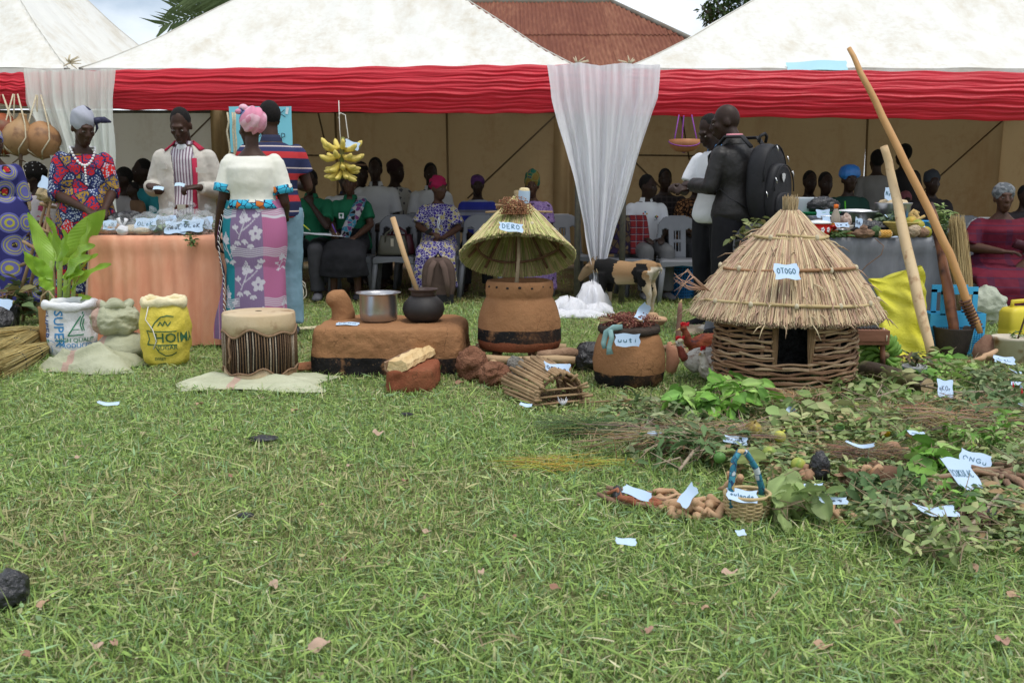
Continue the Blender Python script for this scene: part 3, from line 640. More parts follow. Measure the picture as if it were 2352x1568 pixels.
def person(label,x,y,rz=0,pose='stand',s=1.0,sex='m',bulk=1.0,head=(0,0,0),armL=None,armR=None,lean=0,vox=.010,skin=0,z=0,twist=0,eyes=True,face=1.0,headout=0,feet=None,fingers=True,group=None,belly=0,hide_legs=False):
    """built facing -Y; L is the -x side. arms: (elbow, wrist, hand direction, palm normal, curl)"""
    r=Rig();r.sex=sex;r.bulk=bulk;r.twist=twist;r.pose=pose;r.vox=vox
    r.belly=lambda f:1+belly*max(0,1 -abs(f -.3)/.35)
    r.root=thing('person',label,'person',(x,y,z),rz,group);r.root.scale=(s,s,s)
    sit=pose=='sit'
    pz=.56 if sit else .93;r.pel=Vector((0,0,pz));tl=.51
    r.nb=r.pel+Vector((sin(0),-sin(lean)*tl,cos(lean)*tl));up=(r.nb -r.pel).normalized()
    shw=.172 if sex=='m' else .150
    shx=Matrix.Rotation(twist,3,'Z') @ Vector((shw,0,0))
    r.sh={sd:r.nb -up*.088+shx*sd*(1+(bulk -1)*.7) for sd in (-1,1)}
    r.hip={sd:r.pel+Vector((.088*sd*bulk,0,-.02)) for sd in (-1,1)}
    if sit:
        r.kn={sd:Vector((.115*sd,-.44,.52)) for sd in (-1,1)};r.an={sd:Vector((.125*sd,-.43,.085)) for sd in (-1,1)}
    else:
        r.kn={sd:Vector((.098*sd,-.02,.50)) for sd in (-1,1)};r.an={sd:Vector((.105*sd,.03,.075)) for sd in (-1,1)}
    if feet:r.kn.update(feet.get('kn',{}));r.an.update(feet.get('an',{}))
    rest={sd:(r.sh[sd]+Vector((.05*sd,.02,-.29)),r.sh[sd]+Vector((.06*sd,-.06,-.54)),(0,-.1,-1),(-sd,0,0),.35) for sd in (-1,1)}
    if sit:rest={sd:(r.sh[sd]+Vector((.05*sd,-.02,-.27)),Vector((.09*sd,-.30,.66)),(-.3*sd,-1,-.2),(0,0,-1),.4) for sd in (-1,1)}
    r.arm={-1:armL or rest[-1],1:armR or rest[1]}
    r.el={sd:Vector(r.arm[sd][0]) for sd in (-1,1)};r.wr={sd:Vector(r.arm[sd][1]) for sd in (-1,1)}
    b=MB();b.loft(torso_rings(r,-.20,1.02,0))
    for sd in (-1,1):
        q=bulk**.8;b.ell(r.sh[sd],.050*q,10,7)
        b.tube([r.sh[sd],r.sh[sd].lerp(r.el[sd],.4),r.el[sd]],[.052*q,.047*q,.038*q],10);b.ell(r.el[sd],.038*q)
        b.tube([r.el[sd],r.el[sd].lerp(r.wr[sd],.3),r.wr[sd]],[.037*q,.040*q,.025],10)
        _,_,hd,hn,cu=r.arm[sd]
        if fingers:hand(b,r.wr[sd],hd,hn,cu,sd,max(.0095,vox*.95))
        else:b.ell(r.wr[sd]+Vector(hd).normalized()*.07,(.04,.04,.06))
        b.ell(r.hip[sd],.09*bulk);b.tube([r.hip[sd],r.hip[sd].lerp(r.kn[sd],.4),r.kn[sd]],[.090*bulk,.082*bulk,.056],10);b.ell(r.kn[sd],.057)
        b.tube([r.kn[sd],r.kn[sd].lerp(r.an[sd],.3),r.kn[sd].lerp(r.an[sd],.75),r.an[sd]],[.054,.056,.040,.036],10)
        a=r.an[sd];b.tube([a+Vector((0,.055,-.035)),a+Vector((0,.02,-.03)),a+Vector((.01*sd,-.08,-.045)),a+Vector((.015*sd,-.16,-.055))],[(.03,.03),(.038,.045),(.042,.03),(.036,.017)],10,side=(1,0,0))
        b.ell(a,.042)
    yaw,pit,rol=[radians(k) for k in head]
    # positive yaw turns the face towards +x, positive pitch looks down
    HM=Matrix.Rotation(yaw,3,'Z') @ Matrix.Rotation(pit,3,'X') @ Matrix.Rotation(rol,3,'Y')
    HM=HM @ Matrix.Diagonal((.97,1.03,1.06));r.nk=r.nb+up*.06;hc=r.nb+up*.052+Vector((0,-.016 -headout,0))+HM @ Vector((0,-.012,.086));r.hc=hc;r.HM=HM
    b.tube([r.nb -up*.05,r.nb+up*.02,hc+HM @ Vector((0,.018,-.04))],[.068,.054 if sex=='m' else .047,.052 if sex=='m' else .047],12)
    def he(c,q,nu=12,nv=9):b.ell(hc+HM @ Vector(c),q,nu,nv,M=HM)
    F=face
    he((0,.014,.030),(.074,.092,.096),16,12);he((0,-.028,-.020),(.061,.068,.088),14,10);he((0,-.045,-.080),(.042,.042,.036))
    he((0,-.082,.032),(.050,.016,.012));b.caps(hc+HM @ Vector((0,-.096,.016)),.009,hc+HM @ Vector((0,-.112,-.022)),.014*F,8);he((0,-.104,-.027),(.023*F,.014,.011))
    he((0,-.096,-.056),(.026,.014,.008));he((0,-.093,-.069),(.024,.014,.009))
    for sd in (-1,1):he((sd*.040,-.064,-.014),(.023,.022,.022));he((sd*.076,.012,-.004),(.010,.021,.031))
    o=b.build('body',SKIN[skin],r.root);soften(o,vox,3)
    r.body=o
    if eyes:
        for sd in (-1,1):
            e=MB();e.ell(hc+HM @ Vector((sd*.031,-.0850,.004)),(.0115,.0085,.0045),10,7,M=HM);eo=e.build('eye',M_EYEW,r.root)
            e=MB();e.ell(hc+HM @ Vector((sd*.031,-.0905,.004)),(.0056,.0045,.0046),8,6,M=HM);e.build('iris',M_EYED,eo)
    return r
def top(r,m,sleeve=.55,hem=-.02,infl=.016,name='shirt',neck=.955,flare=.012,vox=None,disp=.012,sinfl=.016):
    b=MB();b.loft(torso_rings(r,hem,neck,(lambda f:infl+.022*max(0,min(1,(.22 -f)/.25))) if hem<.1 else infl))
    for sd in (-1,1):
        q=r.bulk**.8;S,E,W=r.sh[sd],r.el[sd],r.wr[sd];b.ell(S,.050*q+sinfl*.6,10,7)
        if sleeve <= 1:b.tube([S,S.lerp(E,sleeve*.5),S.lerp(E,sleeve)],[.052*q+sinfl,.049*q+sinfl+flare*.5,.045*q+sinfl+flare],12)
        else:
            b.tube([S,S.lerp(E,.5),E],[.052*q+sinfl,.048*q+sinfl,.042*q+sinfl],12);b.ell(E,.042*q+sinfl)
            b.tube([E,E.lerp(W,(sleeve -1)*.5),E.lerp(W,sleeve -1)],[.042*q+sinfl,.040*q+sinfl,.032+sinfl+flare],12)
    o=b.build(name,m,r.root);soften(o,vox or max(.011,r.vox*1.1),3,disp=(disp*.8,.08));return o
def collar(r,m,h=.045,w=.064,gap=.5,name='collar',flare=.02):
    b=MB();up=(r.nb -r.pel).normalized();n=26
    def fn(u,v):
        a=-pi/2+gap+(2*pi -2*gap)*u;rr=w+flare*(1 -v) -.004
        return r.nb+Vector((rr*cos(a),rr*.95*sin(a) ,0))+up*(-.03+(h+.012)*v -.030*max(0,-sin(a))*(1 -v)*1.2)
    b.grid(fn,n,3);o=b.build(name,m,r.root);soften(o,None,0,solid=.007);return o
def trousers(r,m,infl=.018,cuff=.97,name='trousers',wide=.0,vox=None):
    b=MB();b.loft(torso_rings(r,-.2,.14,infl*.8))
    for sd in (-1,1):
        a=r.kn[sd].lerp(r.an[sd],cuff);b.ell(r.hip[sd],.092*r.bulk+infl)
        b.tube([r.hip[sd],r.hip[sd].lerp(r.kn[sd],.5),r.kn[sd]],[.092*r.bulk+infl,.080*r.bulk+infl,.060+infl+wide],12);b.ell(r.kn[sd],.060+infl+wide)
        b.tube([r.kn[sd],r.kn[sd].lerp(a,.5),a],[.058+infl+wide,.054+infl+wide,.048+infl+wide],12)
    o=b.build(name,m,r.root);soften(o,vox or max(.012,r.vox*1.2),3,disp=(.014,.11));return o
def skirt(r,m,hem=.15,w0=.175,w1=.26,name='skirt',folds=9,fold=.05,top_f=.34,col=None,n=72,flat=.78):
    b=MB();rings=[]
    if r.pose=='stand':
        z0=(r.pel+(r.nb -r.pel)*top_f).z
        for i in range(26):
            f=i/25;z=z0+(hem -z0)*f;wd=(w0+(w1 -w0)*min(1,f*1.0)**.8+.03*sin(pi*min(1,f*2.4))*r.bulk)*r.bulk**.5
            rings.append([Vector((wd*cos(2*pi*k/n)*(1+fold*f*sin(folds*2*pi*k/n+f*2)),wd*flat*sin(2*pi*k/n)*(1+fold*f*sin(folds*2*pi*k/n+1+f)),z+.006*sin(5*2*pi*k/n))) for k in range(n)])
        b.loft(rings,True);o=b.build(name,m,r.root);return o
    W=w0*r.bulk;kx=Vector((0,-.45,.53));path=[r.pel+(r.nb -r.pel)*.32,r.pel+Vector((0,-.03,.03)),Vector((0,-.22,.555)),Vector((0,-.42,.55)),Vector((0,-.52,.46)),Vector((0,-.52,(.46+hem)/2)),Vector((0,-.50,hem))]
    b.tube(path,[(W*.86,.125),(W*1.08,.15),(W*1.12,.115),(W*1.15,.10),(W*1.15,.085),(W*1.2,.09),(w1,.11)],20,side=(1,0,0))
    o=b.build(name,m,r.root);soften(o,.014,4,disp=(.03,.12));return o
def shoes(r,m,name='shoe',big=1.0):
    for sd in (-1,1):
        a=r.an[sd];b=MB();b.tube([a+Vector((0,.07,-.04)),a+Vector((0,.03,-.032)),a+Vector((.01*sd,-.08,-.042)),a+Vector((.015*sd,-.17,-.052)),a+Vector((.015*sd,-.19,-.055))],[(.03,.03),(.046,.048),(.052,.036),(.044,.024),(.02,.012)],12,side=(1,0,0));b.build(name,m,r.root)
def hair(r,m=None,thick=1.0,low=0.0,name='hair'):
    b=MB();b.ell(r.hc+r.HM @ Vector((0,.024,.040 -low)),(.0775*thick,.090*thick,.093*thick),18,12,M=r.HM,fn=lambda d:1+.012*sin(d.x*40)*sin(d.z*37+d.y*31));return b.build(name,m or M_HAIR,r.root)
def wrap(r,m,tall=1.0,ridges=5,bump=.05,name='headwrap',tilt=.35,wide=1.0,back=0.0):
    b=MB()
    def fn(d):return 1+bump*sin(ridges*(d.z*1.6+d.x*tilt*2)+1.2*d.y)+bump*.5*sin(13*d.x+7*d.z)
    b.ell(r.hc+r.HM @ Vector((0,.022+back,.050+.02*(tall -1))),(.086*wide,.100*wide,.090*tall),30,22,M=r.HM,fn=fn);return b.build(name,m,r.root)
def P(r,v):return r.hc+r.HM @ Vector(v)

# ---- cloth
K=.9
ANKARA=cells('red_blue_mustard_print',12,[(0,(.020,.032,.12)),(.33,(.56,.020,.018)),(.74,(.34,.20,.022))],(.012,.016,.06),.045,dap=((.42,.47,.56),(.03,.05,.16),.34))
BLUEPRINT=cells('violet_cloth_with_rings',5,[(0,(.115,.12,.34)),(.8,(.10,.11,.32))],None)
def ringcloth():
    t=NT('violet_ring_print');v=t.n('TexVoronoi',Scale=4.6,Randomness=.35);t.l(t.co,v.inputs['Vector']);d=v.outputs['Distance']
    col=t.ramp(d,[(0,(.40,.02,.03)),(.13,(.03,.02,.03)),(.20,(.13,.13,.36)),(.30,(.38,.36,.05)),(.335,(.13,.13,.36)),(.40,(.36,.35,.06)),(.43,(.12,.125,.35)),(.50,(.03,.03,.14))],True)
    n=t.ramp(t.noise(30,2),[(.60,0.0),(.62,1.0)]);col=t.mix(t.math('MULTIPLY',n,t.math('LESS_THAN',d,.19)),col,(.42,.38,.05))
    t.set(col,.85,.2);return t.m
M_RING=ringcloth()
M_JACK=mat('cream_cotton_jacket',(.50,.47,.41),(.56,.53,.47),5,.9,.35,30,.01)
M_CRIM=mat('crimson_lining',(.42,.025,.065),(.36,.02,.05),6,.85,.2,30)
M_STRIPE=stripes('purple_pinstripe_shirt',[(0,(.60,.57,.60)),(.55,(.20,.13,.18))],.022,0)
M_BELT=mat('brown_leather',(.11,.035,.018),None,rough=.4,bump=.2);M_BRASS=mat('buckle_metal',(.55,.50,.42),None,rough=.3,metal=1,bump=0)
M_BROWNT=mat('dark_brown_trousers',(.045,.030,.022),(.06,.04,.03),8);M_BLACKT=mat('black_trousers',(.008,.008,.010),(.014,.014,.017),6,.85,.3,30)
M_GREYT=mat('charcoal_trousers',(.032,.032,.036),(.045,.045,.05),6,.85,.3,30);M_CREAM=mat('cream_blouse_cloth',(.70,.69,.60),(.74,.73,.66),6,.8,.3,24,.01)
M_BLUEBAND=cells('turquoise_print_band',22,[(0,(.05,.42,.62)),(.6,(.60,.60,.52)),(.75,(.55,.16,.03))],(.01,.015,.07),.05)
M_WHITE=mat('white_cotton',(.68,.69,.72),(.73,.74,.76),5,.85,.3,24,.01);M_WHITE2=mat('white_shirt_cloth',(.52,.52,.53),(.58,.58,.58),5,.85,.3,24,.01)
M_POLO=stripes('navy_red_striped_polo',[(0,(.022,.028,.075)),(.42,(.45,.035,.04)),(.72,(.030,.035,.10)),(.94,(.5,.42,.40))],.155,2)
M_JEANS=mat('pale_blue_denim',(.16,.27,.34),(.20,.32,.40),10,.85,.4,40);M_GREEN=mat('green_polo_cloth',(.006,.100,.045),(.009,.12,.055),7,.8,.3,30)
M_LEATHER=mat('black_leather_jacket',(.014,.013,.013),(.024,.022,.021),8,.5,.6,26,.010,.3);M_PINK=mat('pink_shirt_cloth',(.55,.22,.26),None,rough=.85)
M_PURP=cells('purple_flower_print',34,[(0,(.045,.025,.20)),(.45,(.030,.018,.15)),(.7,(.36,.30,.12))],(.50,.48,.52),.05)
M_LILAC=cells('lilac_flower_print',30,[(0,(.17,.10,.27)),(.5,(.24,.15,.34)),(.8,(.05,.025,.08))],(.33,.24,.42),.05)
M_REDD=plaid('maroon_patterned_cloth',(.10,.007,.020),[('x',.23,.22,(.055,.010,.03)),('z',.19,.3,(.14,.010,.025)),('z',.07,.12,(.05,.018,.045))])
M_LEOP=cells('leopard_print',26,[(0,(.20,.09,.035)),(.6,(.28,.13,.05))],(.012,.006,.004),.13)
M_ROYAL=stripes('royal_blue_grey_stripes',[(0,(.03,.04,.30)),(.4,(.30,.31,.36)),(.62,(.16,.16,.20)),(.82,(.04,.045,.28))],.16,2)
M_TEAL=mat('teal_cloth',(.02,.22,.26),(.03,.27,.31),6);M_DARKC=mat('dark_cloth',(.014,.012,.014),(.025,.02,.022),6);M_PINKW=cells('white_pink_flower_print',24,[(0,(.55,.50,.50)),(.7,(.45,.06,.14))])
M_GREYTEE=mat('grey_tshirt_cloth',(.19,.18,.17),(.23,.22,.21),6);M_PURPSAT=mat('purple_satin',(.045,.012,.13),(.07,.02,.20),5,.35,.4,12,.02,.5)
M_LIGHTP=cells('pale_speckled_shirt',30,[(0,(.42,.42,.40)),(.86,(.10,.10,.12))])
M_SOLE=mat('orange_rubber',(.65,.17,.04),None,rough=.5);M_GREYSHOE=mat('grey_shoe',(.10,.10,.11),(.14,.14,.15),20)

def cx(u,y,z=1.0):return X(u,y,z)
# ---------------------------------------------------------------- woman in the printed dress
r=person('woman in red, blue and mustard print dress with grey knotted headwrap, reaching over table',cx(197,7.3),7.3,radians(28),s=.985,sex='f',bulk=.97,head=(16,20,0),skin=0,vox=.009,
    armL=((-.205,-.02,1.10),(-.02,-.27,.985),(.62,-.62,-.42),(.2,.2,-1),.5),armR=((.19,-.03,1.12),(.10,-.27,.98),(-.2,-1,-.2),(-.4,0,-1),.5),belly=.12)
top(r,ANKARA,1.12,.2,.018,'bodice',.90,.02);skirt(r,ANKARA,.20,.155,.255,'gathered_skirt',14,.06,.40)
GREYW=cells('grey_navy_headwrap_cloth',9,[(0,(.36,.37,.43)),(.68,(.022,.024,.06))]);wrap(r,GREYW,1.12,4,.035)
b=MB();b.ell(P(r,(.075,-.05,.075)),(.030,.026,.024),12,8);b.tube([P(r,(.07,-.05,.08)),P(r,(.13,-.06,.085)),P(r,(.185,-.05,.07))],[.02,.024,.006],8,flat=.5);b.tube([P(r,(.07,-.05,.07)),P(r,(.085,-.045,.02)),P(r,(.08,-.03,-.02))],[.02,.018,.006],8,flat=.5)
b.build('headwrap_knot',mat('navy_floral_cloth',(.016,.018,.05),(.05,.05,.09),40),r.root)
b=MB();pth=[]
for k in range(40):
    a=-pi/2+.0+2*pi*k/40;dn=max(0,-sin(a));pth.append(r.nb+Vector((.082*cos(a)*(1+.25*dn),.072*sin(a) -.055*dn,.0 -.135*dn**2.2)))
for p in pth:b.ell(p,.0105,7,5)
for k in range(7):b.ell(r.nb+Vector((0,-.135 -.004*k,-.15 -.02*k)),.0085,6,4)
b.build('bead_necklace',mat('white_beads',(.75,.75,.76),None,rough=.4,bump=0),r.root)
# ---------------------------------------------------------------- man in the cream jacket
r=person('man in open cream jacket with crimson collar over pinstriped shirt, reading small slips',cx(430,7.75),7.75,0,s=1.015,head=(2,26,0),vox=.009,bulk=1.03,
    armL=((-.262,.02,1.10),(-.205,-.22,1.125),(.80,-.5,-.12),(.3,.3,-1),.75),armR=((.262,.02,1.08),(.165,-.25,1.115),(-.85,-.45,-.05),(-.2,.3,-1),.75))
top(r,M_STRIPE,.06,-.06,.008,'striped_shirt',.965,0,sinfl=0);collar(r,M_STRIPE,.04,.060,.35,'shirt_collar')
b=MB();b.ell(r.nb+Vector((0,-.062,-.028)),(.042,.026,.036));b.build('undershirt',M_WHITE,r.root)
trousers(r,M_BROWNT,.016)
b=MB();b.loft(torso_rings(r,.035,.105,.022));b.build('belt',M_BELT,r.root);b=MB();b.box((0.01,-.162,.965),(.062,.012,.042));b.build('buckle',M_BRASS,r.root,smooth=False)
b=MB();rings=[];NN=34
for (z,rx,ry,g0,g1) in ((.76,.228,.170,.30,.62),(.86,.224,.166,.28,.60),(.98,.215,.158,.24,.56),(1.12,.218,.155,.22,.52),(1.26,.212,.148,.26,.50),(1.34,.198,.132,.36,.52),(1.385,.155,.112,.55,.62),(1.43,.098,.088,.75,.8)):
    ring=[]
    for q in range(NN):a=-pi/2+g1+(2*pi -g0 -g1)*q/(NN -1);ring.append(Vector((rx*cos(a),ry*sin(a)+.01,z+.006*sin(q*1.3))))
    for q in range(NN -1,-1,-1):a=-pi/2+g1+(2*pi -g0 -g1)*q/(NN -1);ring.append(Vector(((rx -.016)*cos(a),(ry -.016)*sin(a)+.01,z+.006*sin(q*1.3))))
    rings.append(ring)
b.loft(rings)
for sd in (-1,1):
    S,E,W=r.sh[sd],r.el[sd],r.wr[sd];b.ell(S+Vector((0,0,-.012)),.066);b.tube([S+Vector((0,0,-.010)),S.lerp(E,.5),E],[.067,.065,.060],14);b.ell(E,.060);b.tube([E,E.lerp(W,.5),E.lerp(W,.88)],[.060,.056,.048],14)
o=b.build('jacket',M_JACK,r.root);soften(o,.010,4,disp=(.012,.06))
b=MB()
for (a0,a1,dw) in ((-2.62,-1.0 -pi,1),(-.46,.95,1)):
    def fn(u,v,a0=a0,a1=a1):
        a=a0+(a1 -a0)*u;k=.072+.060*v
        return r.nb+Vector((k*cos(a)*1.12,k*sin(a)*.92,.018 -.052*v -.03*max(0,-sin(a))))
    if a0<-1:fn=(lambda u,v:r.nb+Vector(((.066+.062*v)*cos(pi+.95 -1.45*u+.0)*1.12,(.066+.062*v)*-sin(-.95+1.55*u),.020 -.055*v -.035*max(0,u -.5))))
    b.grid(fn,14,3)
def fnb(u,v):a=pi*u;return r.nb+Vector(((.070+.05*v)*cos(a),(.070+.045*v)*sin(a),.026 -.05*v))
b.grid(fnb,14,3);o=b.build('jacket_collar',M_CRIM,r.root);soften(o,None,0,solid=.009)
b=MB();b.tube([(.118,-.150,1.33),(.125,-.165,1.20),(.118,-.172,1.05),(.125,-.182,.90),(.135,-.186,.80)],[.020,.019,.018,.018,.016],8,flat=.32,side=(1,0,0));b.build('lapel',M_CRIM,r.root)
for (px,pz) in ((-.125,1.27),(.165,1.24)):
    b=MB();b.box((px,-.150 if px<0 else -.138,pz),(.085,.012,.042),Matrix.Rotation(.5*px/.13,3,'Z'));o=b.build('pocket_flap',M_JACK,r.root,smooth=False)
hair(r,None,1.0);shoes(r,M_BLACKT)
for (q,ww) in ((Vector((-.105,-.31,1.105)),.075),(Vector((.06,-.33,1.13)),.07)):
    o=MB();o.grid(lambda u,v:Vector((ww*(u -.5),.05*(v -.5),.008*sin(u*3))),4,3);o=o.build('paper_slip',mat('pale_blue_paper',(.42,.56,.66),(.46,.60,.70),3,.8,.1),None,loc=r.root.location+q*1.015,rot=(.5,.1,.2))
    tag(o,'pale blue paper slip pinched in the ' +('raised hand' if ww>.072 else 'lower hand')+' of the cream jacket man','paper')
# ---------------------------------------------------------------- woman in the cream blouse, seen from behind
r=person('woman in cream zip-back blouse and mauve flowered wrapper, seen from behind, pink headwrap',cx(584,6.78),6.78,radians(180),s=.96,sex='f',bulk=1.04,head=(38,4,0),vox=.009,
    armR=((.210,.03,1.085),(.285,-.04,.83),(.05,-.12,-1),(-1,0,0),.5),armL=((-.215,.0,1.07),(-.16,-.25,.96),(.3,-1,0),(0,0,-1),.5),eyes=False)
top(r,M_CREAM,.72,.20,.014,'blouse',.905,.016)
PINKW=cells('pink_silky_headwrap_cloth',13,[(0,(.62,.24,.34)),(.42,(.70,.42,.50)),(.78,(.16,.18,.34)),(.84,(.66,.30,.40))],bump=.5);wrap(r,PINKW,1.0,4,.055,wide=1.10,back=.03,tilt=1.2)
b=MB();b.ell(P(r,(.055,.02,.135)),(.034,.03,.026));b.ell(P(r,(.085,.01,.11)),(.03,.026,.02));b.build('headwrap_knot',PINKW,r.root)
for sd in (-1,1):
    S,E=r.sh[sd],r.el[sd];b=MB();q=1.04**.8;b.tube([S.lerp(E,.60),S.lerp(E,.80)],[.047*q+.034,.046*q+.035],20);b.build('sleeve_band',M_BLUEBAND,r.root)
b=MB();b.loft(torso_rings(r,.19,.31,.019,32));b.build('waist_band',M_BLUEBAND,r.root)
b=MB();zp=[Vector((.0+.012*sin(f*9),.118+.0*f,.93+.51*f)) for f in (.86,.75,.6,.45,.33,.25)];zp=[Vector((.004*i -.03*(i>3)*(i -3)*.5,[.112,.142,.158,.156,.150,.158][i],zp[i].z)) for i in range(6)]
b.tube(zp,.0045,6);b.build('zip',mat('tan_zip',(.32,.21,.10),None,rough=.5),r.root)
def kanga(X_,T_,cosw):
    """flat print: image-left is +cos; X_ metres across, T_ metres above the hem"""
    n=len(X_);teal=np.array((.015,.20,.25));mauve=np.array((.225,.155,.275));pink=np.array((.42,.14,.27));white=np.array((.56,.54,.60))
    col=np.where((cosw>.60)[:,None],teal,np.where((cosw>-.42)[:,None],mauve,pink))
    ink=np.zeros(n,bool)
    def disc(cx_,cy_,rr):return (X_ -cx_)**2+(T_ -cy_)**2<rr*rr
    def seg(x0,y0,x1,y1,wd):
        dx,dy=x1 -x0,y1 -y0;t=np.clip(((X_ -x0)*dx+(T_ -y0)*dy)/(dx*dx+dy*dy),0,1);return (X_ -x0 -t*dx)**2+(T_ -y0 -t*dy)**2<wd*wd
    def petal(cx_,cy_,a,l,wd):
        u_=(X_ -cx_)*cos(a)+(T_ -cy_)*sin(a);v_=-(X_ -cx_)*sin(a)+(T_ -cy_)*cos(a);return ((u_ -l/2)/(l/2))**2+(v_/wd)**2<1
    def motif(ox,oy,k,fl=1):
        nonlocal ink
        for a in range(5):ink |= petal(ox+.055*k*fl,oy -.045*k,a*1.2566+.3,.055*k,.019*k)
        ink &= ~disc(ox+.055*k*fl,oy -.045*k,.010*k)
        for q in range(4):
            for w_ in range(4 -q):ink |= disc(ox+(-.060+w_*.017+q*.0085)*k*fl,oy+(.075+q*.015)*k,.0075*k)
        for a,l in ((2.6,.05),(.4,.055),(1.2,.055),(3.4,.045),(.9,.035)):ink |= petal(ox -.03*k*fl,oy+.045*k,a if fl>0 else pi -a,l*k,.013*k)
        ink |= seg(ox -.03*k*fl,oy+.04*k,ox -.085*k*fl,oy -.085*k,.0035*k) | seg(ox -.06*k*fl,oy -.03*k,ox+.05*k*fl,oy+.055*k,.0035*k) | seg(ox -.075*k*fl,oy -.06*k,ox -.11*k*fl,oy -.02*k,.003*k)
        for (qx,qy) in ((-.11,-.02),(.06,.065),(-.095,-.10),(-.035,-.085),(.012,-.115),(.085,.10)):
            for a in (.7,1.57,2.4):ink |= petal(ox+qx*k*fl,oy+qy*k,a+(pi if qy<-.05 else 0),.036*k,.0095*k)
    for oy in (.80,.44,.10):motif(.0,oy,1.0)
    for oy in (.66,.28):motif(-.235,oy,.9,-1)
    for oy in (.55,.22):motif(.245,oy,.45)
    for y0 in (.60,.60 -.355,.60+.27):
        for q in range(5):
            l=(np.abs(T_ -y0 -q*.0125)<.0035);ink |= l & ((cosw<.62) if y0==.60 else (np.abs(cosw)>.42))
    zig=np.abs(((X_/.03)%1) -.5)*2*.03
    ink |= (np.abs(T_ -.035 -zig)<.006) | (np.abs(T_ -.985 -zig*.6)<.005)
    col=np.where(ink[:,None],white,col);return col*(1+.05*np.sin(X_*900)*np.sin(T_*900))[:,None]
na,nz=210,150;fa=np.concatenate([np.linspace(-.25,pi+.25,170),np.linspace(pi+.25,2*pi -.25,42)[1:-1]]);na=len(fa);VV=[];cw_=[];xs_=[];ts_=[]
for j in range(nz+1):
    f=j/nz;z=1.085 -.985*f;wd=.190+.035*sin(pi*min(1,f*2.1))+.020*f
    for a in fa:
        fo=1+.018*sin(a*9+f*3)*f+.010*sin(a*4+f*14);flare=.05*max(0,cos(a))**2*f*f
        VV.append((wd*cos(a)*fo+flare,wd*.80*sin(a)*fo,z+.006*sin(a*7) -.02*max(0,cos(a))*f));cw_.append(cos(a));xs_.append(-wd*cos(a)*1.15);ts_.append(z -.10)
FF=[(j*na+i,(j+1)*na+i,(j+1)*na+(i+1)%na,j*na+(i+1)%na) for j in range(nz) for i in range(na)]
me=npmesh('wrapper',VV,FF,kanga(np.array(xs_),np.array(ts_),np.array(cw_)),True);put('wrapper',me,vmat('woven_wrapper',.85,.15,bump=.4,bscale=140),r.root)
def flapfn(u,v):
    a=-.15+.35*u;z=1.02 -.93*v;wd=.203+.035*sin(pi*min(1,v*2))+.02*v+.085*v*v*(1 -u)+.018
    return Vector((wd*cos(a)+.02*sin(v*9+u*2)*(1 -u),wd*.8*sin(a)+.05*v,z))
b=MB();b.grid(flapfn,10,40);b.build('wrapper_flap',stripes('mauve_zigzag_edge',[(0,(.22,.14,.27)),(.8,(.42,.10,.25)),(.93,(.6,.55,.6))],.055,0),r.root)
b=MB()
for k in range(26):
    v=k/25;p=flapfn(1,v);b.tube([p,p+Vector((-.012,.012,-.012)),p+Vector((rnd(-.03,-.01),.014,-.05))],[.004,.003,.0015],4)
b.build('fringe',mat('white_tassel',(.65,.63,.58),None,rough=.9),r.root)
skirt(r,M_TEAL,.06,.12,.17,'underskirt',9,.03,-.3)
for sd in (-1,1):
    a=r.an[sd];b=MB();b.tube([a+Vector((0,.08,-.066)),a+Vector((0,-.05,-.066)),a+Vector((.012*sd,-.19,-.066))],[(.036,.012),(.048,.012),(.03,.011)],12,side=(1,0,0));so_=b.build('sandal',M_SOLE,r.root)
    b=MB();b.tube([a+Vector((-.05,-.07,-.06)),a+Vector((-.03,-.08,-.01)),a+Vector((.03,-.08,-.01)),a+Vector((.055,-.07,-.06))],.016,8,flat=.3);b.build('strap',mat('sky_blue_strap',(.25,.50,.66),None,rough=.5),so_)
# ---------------------------------------------------------------- man in the striped polo
r=person('man in navy and red striped polo and pale jeans, standing behind the cream blouse woman',cx(628,7.5),7.5,radians(196),s=1.03,head=(30,8,0),vox=.010,bulk=1.05,armL=((-.255,-.02,1.10),(-.16,-.24,1.12),(.5,-1,0),(0,0,-1),.5),eyes=False)
top(r,M_POLO,.62,-.10,.018,'polo_shirt',.96);collar(r,mat('navy_collar',(.02,.025,.06),None),.05,.066,.3);hair(r);trousers(r,M_JEANS,.03,wide=.01);shoes(r,M_GREYSHOE)
# ---------------------------------------------------------------- two men by the right pole
r=person('man in white polo with blue collar looking down, beside the backpack man',cx(1642,7.95),7.95,radians(-52),s=1.0,head=(-8,30,0),skin=2,vox=.010,
    armL=((-.22,-.12,1.10),(-.08,-.36,1.14),(.2,-1,0),(.5,0,-.8),.6),armR=((.22,-.1,1.10),(.05,-.36,1.12),(-.3,-1,0),(-.4,0,-.8),.6))
top(r,M_WHITE,.72,-.16,.018,'polo_shirt',.955);collar(r,mat('blue_trim',(.08,.22,.45),None),.045,.064,.4);hair(r,None,.985);trousers(r,M_BLACKT,.022);shoes(r,M_BLACKT)
r=person('man in black leather jacket carrying a black backpack, in profile, holding papers',cx(1690,7.5),7.5,radians(-138),s=1.02,head=(34,10,0),skin=2,vox=.009,headout=.03,lean=.06,
    armL=((-.23,-.08,1.12),(-.10,-.36,1.15),(.1,-1,.05),(.6,0,-.8),.6),armR=((.24,-.06,1.11),(.12,-.33,1.13),(-.15,-1,.05),(-.6,0,-.8),.6))
